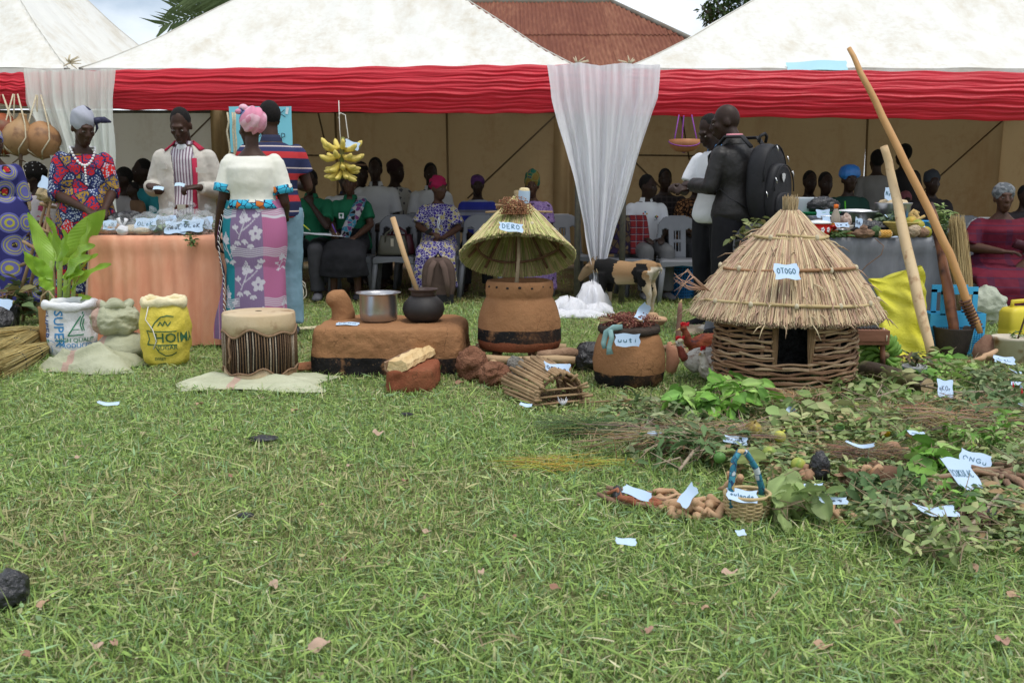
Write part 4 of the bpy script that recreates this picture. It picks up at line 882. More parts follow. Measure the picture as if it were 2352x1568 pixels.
top(r,M_LEATHER,1.86,-.16,.028,'leather_jacket',.95,.006,disp=.010,sinfl=.018);collar(r,M_PINK,.075,.064,.5,'pink_collar');collar(r,M_LEATHER,.045,.078,.7,'jacket_collar',.03);trousers(r,M_BLACKT,.028,wide=.01);shoes(r,M_BLACKT)
bag_at,bag_rz=r.root.location.copy(),r.root.rotation_euler.z
M_BAG=mat('black_nylon',(.011,.011,.013),(.017,.017,.02),12,.6,.5,120,.004,.3);M_BAGT=mat('black_webbing',(.016,.016,.018),None,rough=.7);M_CHROME=mat('chrome_zip',(.62,.62,.62),None,rough=.25,metal=1,bump=0)
t=thing('backpack','large black nylon backpack with silver zip pulls on the leather jacket man','backpack',bag_at,bag_rz+.10)
b=MB()
def slab(b,cy,hw,hh,th,cz,n=28,p=2.6):
    rings=[]
    for (f,k) in ((-1,.82),(-.8,.95),(-.3,1),(.3,1),(.8,.93),(1,.80)):
        rings.append([Vector((hw*k*(abs(cos(2*pi*q/n))**(2/p))*(1 if cos(2*pi*q/n)>0 else -1),cy+th*f,cz+hh*k*(abs(sin(2*pi*q/n))**(2/p))*(1 if sin(2*pi*q/n)>0 else -1))) for q in range(n)])
    b.loft(rings)
slab(b,.245,.185,.29,.085,1.16);o=b.build('bag_body',M_BAG,t);soften(o,None,0,sub=1)
b=MB();slab(b,.345,.160,.215,.042,1.09);o=b.build('front_pocket',M_BAG,t);soften(o,None,0,sub=1)
b=MB();slab(b,.392,.12,.095,.018,1.00);o=b.build('lower_pocket',M_BAG,t);soften(o,None,0,sub=1)
for sd in (-1,1):
    b=MB();b.tube([(.10*sd,.17,1.42),(.12*sd,.10,1.50),(.135*sd,-.03,1.50),(.15*sd,-.15,1.36),(.16*sd,-.13,1.18),(.17*sd,.05,1.05),(.13*sd,.17,.98)],[.032,.034,.036,.034,.03,.018,.014],10,flat=.35,side=(1,0,0));b.build('shoulder_strap',M_BAGT,t)
b=MB();b.tube([(-.05,.20,1.455),(-.05,.21,1.50),(.0,.22,1.52),(.05,.21,1.50),(.05,.20,1.455)],.012,8);b.build('grab_handle',M_BAGT,t)
b=MB();b.tube([(.175*cos(a),.318,1.17+.265*sin(a)) for a in [pi*k/14 for k in range(15)]],.006,6);b.tube([(.15*cos(a),.392,1.10+.19*sin(a)) for a in [pi*k/14 for k in range(15)]],.005,6);b.build('zip_line',M_BAGT,t)
for (zx,zz,zy) in ((-.14,1.36,.335),(-.11,1.25,.395),(-.17,1.03,.32),(.135,1.20,.39),(0.02,1.43,.33),(.17,1.10,.34)):
    b=MB();b.tube([(zx,zy,zz),(zx -.006,zy+.008,zz -.022),(zx -.01,zy+.008,zz -.045)],[.005,.007,.006],6,flat=.5);b.build('zip_pull',M_CHROME,t)
b=MB();b.loft([[Vector((.03+x_*.026,.393+d_,1.20+z_*.032)) for x_,z_ in ((-1,.8),(0,1),(1,.8),(.8,-.2),(0,-1.1),(-.8,-.2))] for d_ in (0,.008)]);b.build('shield_badge',M_CHROME,t,smooth=False)
# papers between the two men
t=thing('paper_sheaf','folded papers held in front of the backpack man','paper',A(1606,436,7.62),.3)
for k in range(3):MB().grid(lambda u,v:Vector((.16*(u -.5),.10*(v -.5),.012*sin(u*3+k)+.006*k)),6,4).build('sheet',[mat('white_paper',(.72,.76,.82),(.76,.80,.85),3,.8,.1),mat('pale_blue_paper',(.4,.5,.6)),mat('white_paper',(1,1,1))][k],t,rot=(.1*k,.1,.3*k))
# ---------------------------------------------------------------- far left: violet cloth figure and seated woman
r=person('person wrapped in violet cloth printed with yellow rings, cut by the frame edge',cx(-8,8.7),8.7,radians(40),s=.95,sex='f',bulk=1.15,vox=.012,lean=.1)
top(r,M_RING,1.0,.0,.03,'top',.93,.03);skirt(r,M_RING,.12,.21,.31,'skirt',9,.07);wrap(r,M_RING)
# ---------------------------------------------------------------- chairs
M_CHAIR=mat('grey_plastic_chair',(.15,.158,.17),(.185,.19,.205),6,.45,.1,50,.003,.4)
_ch={}
def chair_parts():
    if _ch:return _ch
    s=MB();n=14
    def seat(u,v):x_=(u -.5)*.43;y_=(v -.5)*.42;e=max(abs(u -.5),abs(v -.5))*2;return Vector((x_*(1 -.06*v),y_,.435 -.012*(1 -e**2) -.030*max(0,e -.86)/.14))
    s.grid(seat,n,n)
    for (ax,ay,bx,by) in ((-1,-1,1,-1),(1,-1,1,1),(1,1,-1,1),(-1,1,-1,-1)):s.grid(lambda u,v:Vector(((ax+(bx -ax)*u)*.215*(1 -.03),(ay+(by -ay)*u)*.21,.415 -.055*v -.02*v*(1 -abs(2*u -1))*-1)),8,2)
    _ch['seat']=s.mesh('seat')
    k=MB();nu,nv=40,40
    def solid(x_,z_):       # outline and openings of the back in its own plane
        w_=.215 -.02*z_/.43
        if abs(x_)>w_ or z_>.43:return False
        if z_>.30 and (abs(x_)/w_)**2.6+((z_ -.30)/.13)**2.2>1:return False
        if .085<abs(x_)<w_ -.045 and (z_<.255+.04*cos((abs(x_) -.12)*30)):return z_<.0
        if abs(x_)<.05 and any(abs(x_ -c)<.0065 for c in (-.032,0,.032)) and (.07<z_<.155 or .185<z_<.27):return False
        return True
    idx={}
    for j in range(nv):
        for i in range(nu):
            xm=-.22+.44*(i+.5)/nu;zm=.44*(j+.5)/nv
            if solid(xm,zm):
                q=[]
                for (a,c) in ((i,j),(i+1,j),(i+1,j+1),(i,j+1)):
                    if (a,c) not in idx:
                        xx=-.22+.44*a/nu;zz=.44*c/nv;idx[(a,c)]=len(k.v);k.v.append((xx,.195+.10*zz/.43 -.35*xx*xx*1.0+.02,.425+zz));k.c.append((1,1,1))
                    q.append(idx[(a,c)])
                k.f.append(tuple(q))
    _ch['back']=k.mesh('backrest')
    for nm,sx,sy in (('a',-1,-1),('b',1,-1),('c',-1,1),('d',1,1)):
        l=MB();l.tube([(sx*.185,sy*.175,.42),(sx*.205,sy*.20,.2),(sx*.225,sy*.225,0)],[.032,.027,.023],8,flat=.75);_ch['leg' +nm]=l.mesh('leg')
    return _ch
CHAIRS='grey plastic stacking chairs under the marquees'
def chair(label,x,y,rz=0,z=0):
    c=chair_parts();t=thing('plastic_chair',label,'chair',(x,y,z),rz,CHAIRS)
    o=put('seat',c['seat'],M_CHAIR,t);o=put('backrest',c['back'],M_CHAIR,t)
    if 'bdone' not in c:soften(o,None,1,solid=.02,fac=.3);c['bdone']=1;c['first']=o
    else:PENDING.append(o)
    for q in 'abcd':put('leg',c['leg' +q],M_CHAIR,t)
    return t
# ---------------------------------------------------------------- seated people
def seated(label,u,vtop,y,chair_label=None,s=None,rz=0,**kw):
    """head top lands on row vtop: the scale follows"""
    zt=A(u,vtop,y).z;H=1.325+kw.pop('dh',0)
    s=s or max(.8,min(1.13,zt/H));zoff=zt -s*H
    x=X(u,y,1.0);kw.setdefault('vox',.0125)
    r=person(label,x,y,rz,'sit',s=s,z=(zoff if abs(zoff)>.004 else 0),**kw)
    if chair_label:
        q=Vector((x,y,0))+Matrix.Rotation(rz,3,'Z') @ Vector((0,.10,0));r.chair=chair(chair_label,q.x,q.y,rz,max(0,zoff))
    return r
def logo(r,sgn=-1,z=.34,w=.055):
    """white square with a green tree printed on a polo"""
    b=MB();c=r.pel+(r.nb -r.pel)*.62;b.box((sgn*.075,c.y -.163,c.z),(w,.006,w*1.05),Matrix.Rotation(.25*sgn,3,'Z'));o=b.build('badge',M_WHITE,r.root,smooth=False)
    b=MB();b.ell((sgn*.075,c.y -.169,c.z+.008),(.017,.003,.013));b.box((sgn*.075,c.y -.169,c.z -.014),(.006,.004,.02));b.build('tree_emblem',M_GREEN,o)
y1=10.35
r=seated('man in green polo with hand at his chin, writing on papers in his lap',715,394,y1,'grey chair under the green polo man with hand at chin',skin=2,armL=((-.25,-.08,.80),(-.10,-.32,.70),(.7,-.6,-.1),(0,0,-1),.9),armR=((.20,-.24,.76),(.03,-.16,.985),(-.5,.1,.8),(-.4,.8,0),.8),head=(-4,4,0))
top(r,M_GREEN,.72,-.1,.02,'polo_shirt');collar(r,M_GREEN);hair(r);trousers(r,M_GREYT,.025);shoes(r,M_GREYSHOE);logo(r,-1)
b=MB();b.box((.13,-.137,.87),(.06,.006,.03),Matrix.Rotation(.3,3,'Z'));b.build('sleeve_tag',M_WHITE,r.root,smooth=False)
def sheets(label,loc,rz,n=3,w=.30,h=.21):
    t=thing('paper_stack',label,'paper',loc,rz)
    for k in range(n):MB().grid(lambda u,v:Vector((w*(u -.5),h*(v -.5),.010*sin(u*4+k)+.004*k)),8,5).build('sheet',mat('white_paper',(1,1,1)),t,rot=(.05,.03*k,.2*k))
def pen(label,a,b_,c):
    t=thing('pen',label,'pen',a);d=Vector(b_);m=MB();m.tube([(0,0,0),d*.8],.006,6);m.build('barrel',c,t);m=MB();m.tube([d*.8,d],[.006,.002],6);m.build('tip',M_BRASS,t)
lap=Vector((X(735,9.95,.66),9.98,.665));sheets('white sheets of paper spread on the laps of the two green polo people',lap,.12,3,.42)
pen('yellow pen in the hand of the green polo man',lap+Vector((-.20,-.02,.13)),(.10,.02,-.09),mat('yellow_plastic',(.65,.70,.05),None,rough=.4,bump=0))
r=seated('woman in green polo with patterned scarf over one shoulder, holding a purple pen',805,398,y1,'grey chair under the green polo woman with the scarf',sex='f',skin=1,bulk=1.05,armL=((-.21,-.08,.80),(-.12,-.32,.70),(.2,-1,-.1),(0,0,-1),.8),armR=((.22,-.06,.78),(.10,-.33,.66),(-.3,-1,-.2),(0,0,-1),.5))
top(r,M_GREEN,.72,-.1,.02,'polo_shirt');collar(r,M_GREEN);hair(r,None,1.03);skirt(r,M_BLACKT,.27,.19,.27);shoes(r,M_BLACKT);logo(r,-1)
b=MB();b.tube([(.13,.06,.98),(.115,-.05,1.045),(.10,-.15,.96),(.05,-.215,.84),(.0,-.26,.74),(-.02,-.30,.64)],[.06,.066,.068,.07,.062,.05],12,flat=.35,side=(1,0,0));b.build('scarf',cells('teal_plum_scarf_print',22,[(0,(.03,.16,.24)),(.35,(.010,.010,.014)),(.6,(.13,.03,.12)),(.82,(.35,.34,.36))],(.28,.27,.28),.035),r.root)
b=MB();[b.tube([(-.02+.01*k,-.31,.66),(-.03+.014*k,-.35,.60),(-.02+.012*k,-.36,.53)],.004,4) for k in range(-3,4)];b.build('scarf_fringe',M_WHITE,r.root)
pen('purple pen in the hand of the green polo woman',lap+Vector((.13,-.06,.11)),(.05,.0,-.11),mat('purple_plastic',(.12,.05,.35),None,rough=.4,bump=0))
r=seated('woman in navy floral dress and magenta headwrap looking aside, phone in hands',1006,408,y1 -.05,'grey chair under the navy floral dress woman',sex='f',skin=1,bulk=1.0,head=(42,4,0),armL=((-.22,-.06,.80),(-.05,-.30,.72),(.6,-.8,.1),(0,0,-1),.6),armR=((.23,-.06,.78),(.07,-.30,.68),(-.7,-.7,0),(0,0,-1),.6),dh=.012)
top(r,M_PURP,.85,-.1,.025,'dress_top',flare=.03);skirt(r,M_PURP,.16,.19,.25,'dress_skirt');wrap(r,cells('magenta_charcoal_headwrap_cloth',11,[(0,(.30,.012,.06)),(.5,(.035,.018,.035))],bump=.5),1.02,6,.06,wide=1.08);shoes(r,M_BLACKT)
b=MB();b.tube([(.02,-.155,.90),(.03,-.165,.86),(.015,-.17,.80),(.03,-.18,.76)],.006,5);b.tube([(.02,-.155,.90),(.005,-.165,.85),(.01,-.18,.78)],.006,5);b.build('bow',M_WHITE,r.root)
b=MB();b.box((0,0,0),(.035,.012,.09));o=b.build('phone',mat('dark_phone',(.02,.02,.025),None,rough=.3,bump=0),None,smooth=False,loc=A(985,531,9.98),rot=(.6,.9,.2));tag(o,'small dark phone in the hands of the navy floral dress woman','phone')
r=seated('woman in lilac flowered dress and tall green patterned headwrap behind the granary',1222,392,10.6,'grey chair under the lilac dress woman behind the granary',sex='f',skin=1,bulk=1.08,head=(-6,0,0),dh=.06)
top(r,M_LILAC,.7,-.1,.022,'dress_top');skirt(r,M_LILAC,.10,.20,.27,'dress_skirt');wrap(r,cells('green_ochre_headwrap_print',13,[(0,(.02,.12,.08)),(.4,(.20,.13,.03)),(.7,(.02,.06,.14))],(.20,.19,.06),.06),1.35,5,.05,wide=1.06)
r=seated('boy in royal blue and grey striped top with purple cap, behind an empty chair',1097,404,11.2,None,sex='m',skin=2,bulk=.92,head=(6,4,0),dh=.0,vox=.014)
top(r,M_ROYAL,1.0,-.1,.022,'striped_top');trousers(r,M_GREYT);wrap(r,mat('purple_cap_cloth',(.06,.02,.09),(.10,.03,.13),20),.85,3,.03)
# back row
def back_row(label,u,vtop,y,shirt,hd='hair',hm=None,collar_m=None,**kw):
    kw.setdefault('vox',.017);kw.setdefault('skin',2);r=seated(label,u,vtop,y,None,**kw)
    top(r,shirt,.95 if kw.get('sex','m')=='f' else .8,-.1,.022,'shirt',vox=.016);trousers(r,M_GREYT,vox=.02)
    if collar_m:collar(r,collar_m)
    if hd=='hair':hair(r)
    elif hd=='bare':hair(r,None,.985)
    else:wrap(r,hm,1.0,4,.04)
    return r
back_row('man in white polo with navy collar and checked hat, behind the bananas',795,392,11.3,M_WHITE2,'wrap',mat('checked_hat_cloth',(.14,.13,.12),(.22,.21,.20),30),mat('navy_collar',(.02,.025,.06)),bulk=1.1)
back_row('person with striped headband half hidden behind the hatted man',830,378,12.0,M_DARKC,'wrap',stripes('headband_stripes',[(0,(.02,.015,.015)),(.7,(.30,.18,.12))],.07,2),rz=.5)
back_row('man in white shirt sitting tallest in the back row beside the bananas',864,367,11.7,M_WHITE2,'hair',None,M_WHITE2)
back_row('person in dark cap and pale speckled shirt turned aside in the back row',907,372,12.2,M_LIGHTP,'wrap',mat('maroon_cap_cloth',(.03,.012,.014)),rz=.9,bulk=1.05)
back_row('man in white shirt in the back row behind the magenta headwrap woman',990,379,11.9,M_WHITE2,'hair',None,M_WHITE2,head=(12,0,0))
# group behind the big curtain
r=seated('man in white polo with chest emblem turned aside, seated beside the big net curtain',1484,406,10.4,'grey chair under the white polo man by the curtain',skin=2,head=(40,4,0),rz=.15)
top(r,M_WHITE,.75,-.1,.022,'polo_shirt');collar(r,M_WHITE);hair(r);trousers(r,mat('mid_grey_trousers',(.10,.10,.10),(.13,.13,.13),6),.028);shoes(r,M_GREYSHOE)
b=MB();c=r.pel+(r.nb -r.pel)*.62
for (dx,dz,cc) in ((-.012,.012,(.05,.12,.06)),(.0,.02,(.45,.35,.05)),(.012,.012,(.35,.04,.03)),(0,-.004,(.03,.04,.09))):b.ell((.075+dx,c.y -.163,c.z+dz),(.009,.004,.011),col=cc)
b.build('chest_emblem',vmat('printed_emblem'),r.root,colored=True)
V,F=glyphs('MINISTRY',.011);m=MB();m.add([Vector((.048+q[0],c.y -.166,c.z -.028+q[1])) for q in V],F);m.build('print',M_DARKC,r.root,smooth=False)
b=MB();[b.ell((-.055+.02*cos(a),c.y -.160,c.z+.045+.02*sin(a)),(.010,.004,.010),col=cc) for a,cc in ((0,(.5,.35,.03)),(1.5,(.05,.25,.45)),(3,(.45,.05,.04)),(4.5,(.5,.3,.03)))];b.build('hand_print',vmat('printed_emblem'),r.root,colored=True)
back_row('man in dark check shirt sitting behind the white polo man by the curtain',1526,392,11.4,plaid('dark_check',(.018,.014,.014),[('x',.06,.3,(.04,.03,.03)),('z',.06,.3,(.05,.04,.04))]),bulk=1.15)
back_row('person in leopard print half hidden behind the standing men',1598,398,10.9,M_LEOP,sex='f',bulk=1.05)
# left group
r=seated('seated woman in white and pink print with studded black headscarf, behind the stick rack',90,382,9.7,None,sex='f',skin=2,bulk=1.1,rz=radians(-70),head=(0,6,0))
top(r,M_PINKW,.7,-.1,.022,'blouse');skirt(r,M_DARKC,.2,.19,.26);wrap(r,M_HAIR,1.1,4,.03,wide=1.12)
b=MB();[b.ell(P(r,(.097*cos(a)*sin(q),.022+.112*sin(a)*sin(q),.055+.10*cos(q))),.005,5,4) for a in [k*.7 for k in range(9)] for q in (.6,1.0,1.4)];b.build('stud',M_WHITE,r.root)
back_row('dark figure in profile just inside the tent beside the narrow curtain',290,389,10.6,mat('dim_white_cloth',(.30,.28,.28)),rz=-.9)
r=back_row('woman in teal top holding a child, behind the cream jacket man',335,370,10.9,M_TEAL,sex='f',rz=-.7,bulk=1.1)
r=person('small child on the lap of the teal top woman',cx(312,10.45,.8),10.45,-.6,'sit',s=.62,z=.36,skin=2,vox=.02,fingers=False,eyes=False);top(r,mat('tan_cloth',(.16,.09,.05)),1.0,vox=.018);trousers(r,M_DARKC,vox=.02);hair(r)
# behind the grey table
for (lab,u,vt,y,m_,hd,hm,kw) in (('dark haired person just right of the black backpack',1797,412,10.2,M_DARKC,'hair',None,{}),('dark figure left of the blue bonnet woman, nearer the backpack',1857,397,11.0,M_DARKC,'hair',None,{}),
      ('dark figure with rounded hair next to the blue bonnet woman',1893,400,10.6,M_DARKC,'hair',None,dict(sex='f')),('person in a black top and soft grey cap behind the crossed poles',2136,396,10.4,M_DARKC,'wrap',mat('grey_cap_cloth',(.035,.04,.05)),{}),('person in pink cap and pink top behind the long pole',2078,444,10.9,mat('dusky_pink_cloth',(.24,.06,.08)),'wrap',mat('dusky_pink_cap',(.26,.08,.10)),{}),
      ('dark figure at the frame edge behind the maroon dress woman',2352,430,9.9,M_DARKC,'hair',None,{})):
    back_row(lab,u,vt,y,m_,hd,hm,**kw)
r=back_row('woman in dark green top and shiny blue bonnet behind the grey table',1947,388,10.2,mat('bottle_green_cloth',(.006,.035,.025)),'wrap',mat('blue_satin_bonnet',(.02,.13,.42),(.03,.18,.52),14,.4,.4,18,.02,.5),sex='f',vox=.013)
b=MB();b.lathe([(.078,-.012),(.096,0),(.104,.02),(.098,.06),(.085,.10),(.04,.125),(.005,.13)],40,P(r,(0,.012,.028)),fn=lambda a,z:1+.05*sin(a*13)+.03*sin(a*23+z*40));b.build('bonnet',MATS['blue_satin_bonnet'],r.root)
b=MB();b.tube([(-.08,-.155,1.0),(-.075,-.17,.9),(-.06,-.17,.8)],.008,6);b.build('green_trim',mat('lime_trim',(.10,.42,.03),None),r.root)
r=person('standing person in grey t-shirt seen from behind, inside the right marquee',cx(2010,11.0),11.0,radians(175),s=.90,skin=2,vox=.016,head=(10,0,0),eyes=False,fingers=False);top(r,M_GREYTEE,.75,-.15,.02,'t_shirt',vox=.016);trousers(r,M_GREYT,vox=.02);hair(r,None,1.1)
r=person('standing person holding a small child behind the crossed poles',cx(2072,11.8),11.8,radians(200),s=.96,skin=2,vox=.018,eyes=False,fingers=False);top(r,M_DARKC,.9,vox=.016);trousers(r,M_DARKC,vox=.02);hair(r,None,1.08)
# maroon dress woman on the right
r=seated('woman in maroon patterned dress and silver-grey headwrap, arms crossed in her lap',2303,418,9.1,'dark grey chair under the maroon dress woman',s=1.06,sex='f',skin=1,bulk=1.22,head=(-2,-2,0),rz=-.16,vox=.010,dh=.03,
    armL=((-.27,-.06,.80),(-.06,-.30,.77),(.9,-.35,0),(0,.1,-1),.35),armR=((.28,-.05,.80),(.12,-.34,.70),(-.7,-.7,-.3),(0,0,-1),.4))
top(r,M_REDD,.98,-.1,.028,'dress_top',.93,.03);skirt(r,M_REDD,.03,.22,.32,'dress_skirt');wrap(r,cells('silver_knit',40,[(0,(.10,.11,.12)),(.5,(.19,.20,.21))]),.95,7,.03,wide=1.08)
b=MB();b.box((0,0,0),(.14,.05,.08));o=b.build('clutch',mat('plum_leather',(.05,.010,.018),None,rough=.4),None,loc=r.root.location+Matrix.Rotation(-.16,3,'Z') @ Vector((.05,-.40,.83))*1.06,rot=(.3,.25,.2));soften(o,None,0,sub=0);tag(o,'small plum leather clutch bag under the hands of the maroon dress woman','handbag')
# empty chairs
chair('empty grey chair in the front row holding two handbags',X(908,10.35),10.35);chair('empty grey chair in the front row in front of the striped boy',X(1105,10.3),10.3);chair('grey chair draped with folded cloths left of the goat',X(1440,10.0),10.0,.1)
chair('empty grey chair standing alone right of the goat',X(1562,9.85),9.85,-.04);chair('grey chair behind the granary roof beside the curtain',X(1305,10.6),10.6,.2);chair('grey chair in the second row behind the handbag chair',X(955,11.3),11.3);chair('grey chair in the second row left, behind the green polo man',X(690,11.3),11.3)
chair('grey chair under the seated woman with studded headscarf',X(90,9.7),9.75,radians(-70));chair('grey chair at the right behind the tall broom',X(2235,9.9),9.9,-.1)

# ================================================================ helpers for goods
def lump(m,c,r,seed=0,amp=.12,nu=28,nv=18,fold=7,sharp=0):
    R=random.Random(seed);k=[(Vector((R.uniform(-1,1),R.uniform(-1,1),R.uniform(-1,1)))*R.uniform(2,fold),R.uniform(0,6)) for _ in range(7)]
    def fn(d):
        q=sum(sin(d.dot(a)*1.6+p) for a,p in k)/3.0
        if sharp:q=1 -abs(q)*1.6
        return 1+amp*q
    m.ell(c,r,nu,nv,fn=fn);return m
def lumpthing(name,label,cat,loc,r,m,seed=0,amp=.12,rot=None,group=None,sharp=0,fold=7,nu=28,nv=18):
    b=MB();lump(b,(0,0,r[2]*.9),r,seed,amp,nu,nv,fold,sharp);o=b.build(name,m,None,loc=loc,rot=rot);(soften(o,None,0,sub=1,disp=(.05*max(r),.07),hard=True) if 'sack' in name or 'bag' in name else 0);return tag(o,label,cat,group)
M_PAPER=mat('pale_label_paper',(.43,.56,.72),(.47,.60,.76),4,.8,.12,12,.004);M_INK=mat('blue_green_ink',(.02,.10,.13),None,rough=.7,bump=0);M_INKB=mat('dark_ink',(.015,.02,.05),None,rough=.7,bump=0)
def paper(label,loc,w,h,rot,text=None,bend=.15,seed=1,th=.005,tw=.8,ty=.45,thh=.34,tear=.06,m=None,group='hand lettered paper labels'):
    R=random.Random(seed);e=[R.uniform(0,6) for _ in range(6)]
    def surf(x,y):     # x in -w/2..w/2
        u=x/w;return Vector((x,y,bend*w*(u*u*1.6+.5*u*y/h)+.02*w*sin(u*7+e[0])))
    def edge(u,v):
        x=(u -.5)*w*(1+tear*sin(v*9+e[1])*(abs(u -.5)*2)**4);y=(v -.5)*h*(1+tear*1.6*sin(u*8+e[2])*(abs(v -.5)*2)**4)
        return surf(x,y)
    b=MB();b.grid(edge,14,10);o=b.build('paper_label',m or M_PAPER,None,loc=loc,rot=rot);tag(o,label,'paper label',group)
    if text:
        t=MB();strokes(t,text,w*tw,h*thh,lambda x,y:surf(x,y)+Vector((0,0,.0022)),th,-w*tw/2,(ty -.5)*h -h*thh*.3);t.build('writing',M_INK if seed%2 else M_INKB,o,smooth=False)
    return o
def sack_surf(prof,p=2.6,sx=1,sy=1,wr=.012,seed=0):
    def S(a,z):
        for i in range(len(prof) -1):
            if prof[i][1] <= z <= prof[i+1][1]:break
        f=(z -prof[i][1])/max(1e-6,prof[i+1][1] -prof[i][1]);r=prof[i][0]+(prof[i+1][0] -prof[i][0])*max(0,min(1,f))
        c,s=cos(a),sin(a);q=(abs(c)**p+abs(s)**p)**(-1/p)
        r=r*q+wr*(.5*sin(z*55+2*sin(a*3+seed))+.5*sin(a*9+z*22+seed))*.5
        return Vector((r*sx*c,r*sy*s,z))
    return S
def sack(label,loc,prof,m,rz=0,p=2.6,sx=1,sy=.85,rim=True,rim_m=None,prints=(),seed=0,name='grain_sack',wr=.012,content=None):
    t=thing(name,label,'sack',loc,rz);S=sack_surf(prof,p,sx,sy,wr,seed);z0,z1=prof[0][1],prof[-1][1]
    b=MB();n=56;b.loft([[S(2*pi*k/n,z0+(z1 -z0)*j/34) for k in range(n)] for j in range(35)],True);b.build('sack_body',m,t)
    if rim:
        b=MB();r1=prof[-1][0]
        for k in range(1):b.loft([[S(2*pi*q/48,z1)*1+Vector((cos(2*pi*q/48)*(.022*cos(w_)+.004),sin(2*pi*q/48)*(.022*cos(w_)+.004),(.030+.003*sin(q*1.9)+.006*sin(q*.7))*sin(w_)+.008*sin(q*.39+seed))) for w_ in [2*pi*e/10 for e in range(10)]] for q in range(49)],False)
        b.build('rolled_rim',rim_m or m,t)
        b=MB();b.lathe([(r1*.93,z1 -.012),(r1*.6,z1 -.02),(.01,z1 -.016)],30,sx=sx,sy=sy);b.build('contents',content or mat('grain',(.34,.25,.12),(.42,.33,.17),120),t)
    for (txt,size,h0,zz,vert,pm) in prints:
        V,F=glyphs(txt,size);b=MB();rr=prof[len(prof) // 2][0]
        pts=[]
        for (x_,y_,_) in V:
            hx,hz=(h0+x_,zz+y_) if not vert else (h0+y_,zz -x_)
            q=S(-pi/2+hx/(rr*sx),hz);n_=Vector((q.x,q.y,0)).normalized();pts.append(q+n_*.0035)
        b.add(pts,F);b.build('printed_lettering',pm,t,smooth=False)
    return t,S
def surf_line(t,S,pts,wd,pm,rr,name='printed_mark'):
    b=MB();P_=[]
    for i in range(len(pts) -1):
        for q in range(4):P_.append((pts[i][0]+(pts[i+1][0] -pts[i][0])*q/4,pts[i][1]+(pts[i+1][1] -pts[i][1])*q/4))
    P_.append(pts[-1]);L_,R_=[],[]
    for i,(x_,z_) in enumerate(P_):
        a,c=P_[max(i -1,0)],P_[min(i+1,len(P_) -1)];dx,dz=c[0] -a[0],c[1] -a[1];dl=hypot(dx,dz) or 1
        for (lst,sg) in ((L_,1),(R_,-1)):
            q=S(-pi/2+(x_ -sg*dz/dl*wd/2)/rr,z_+sg*dx/dl*wd/2);lst.append(q+Vector((q.x,q.y,0)).normalized()*.0035)
    n=len(L_);b.add(L_+R_,[(i,n+i,n+i+1,i+1) for i in range(n -1)]);b.build(name,pm,t,smooth=False)
def weave(name,c,c2,rough=.65,sc=400,spec=.3):
    if name in MATS:return MATS[name]
    t=NT(name);col=t.mix(t.ramp(t.noise(5,5),[(.3,0.0),(.7,1.0)]),c,c2);x,y,z=t.xyz()
    wv=t.math('MULTIPLY',t.math('SINE',t.math('MULTIPLY',x,sc)),t.math('SINE',t.math('MULTIPLY',z,sc)))
    t.set(col,rough,spec);nb=t.bump(wv,.25,.004);t.bump(t.noise(9,6),.55,.03,nb);MATS[name]=t.m;return t.m
def pp_sack_mat(name,c,c2,stripe=None,axis=0,pos=0,wd=.03):
    t=NT(name);col=t.mix(t.ramp(t.noise(6,5),[(.3,0.0),(.7,1.0)]),c,c2)
    if stripe:
        q=t.xyz()[axis];f=t.math('LESS_THAN',t.math('ABSOLUTE',t.math('SUBTRACT',q,pos)),wd);col=t.mix(t.math('MULTIPLY',f,.7),col,stripe)
    t.set(col,.62,.3);nb=t.bump(t.noise(180,2),.2,.003);t.bump(t.noise(11,6,.65),.6,.03,nb);return t.m
M_BLUEP=mat('blue_print',(.03,.20,.45),(.05,.25,.5),60,.7,0);M_DBLUEP=mat('dark_blue_print',(.03,.07,.2),(.06,.10,.25),60,.7,0);M_GREENP=mat('green_print',(.03,.20,.10),(.06,.26,.14),60,.7,0)
M_BLACKPL=mat('black_polythene',(.016,.016,.018),(.024,.024,.027),8,.34,1.0,22,.03,.6)
M_FILM=mat('clear_film',(.62,.66,.68),(.70,.73,.74),8,.2,.8,18,.02,.6,clear=.80)
M_CORE=mat('thatch_core',(.20,.15,.08),(.27,.21,.12),40,.95,.8,120)
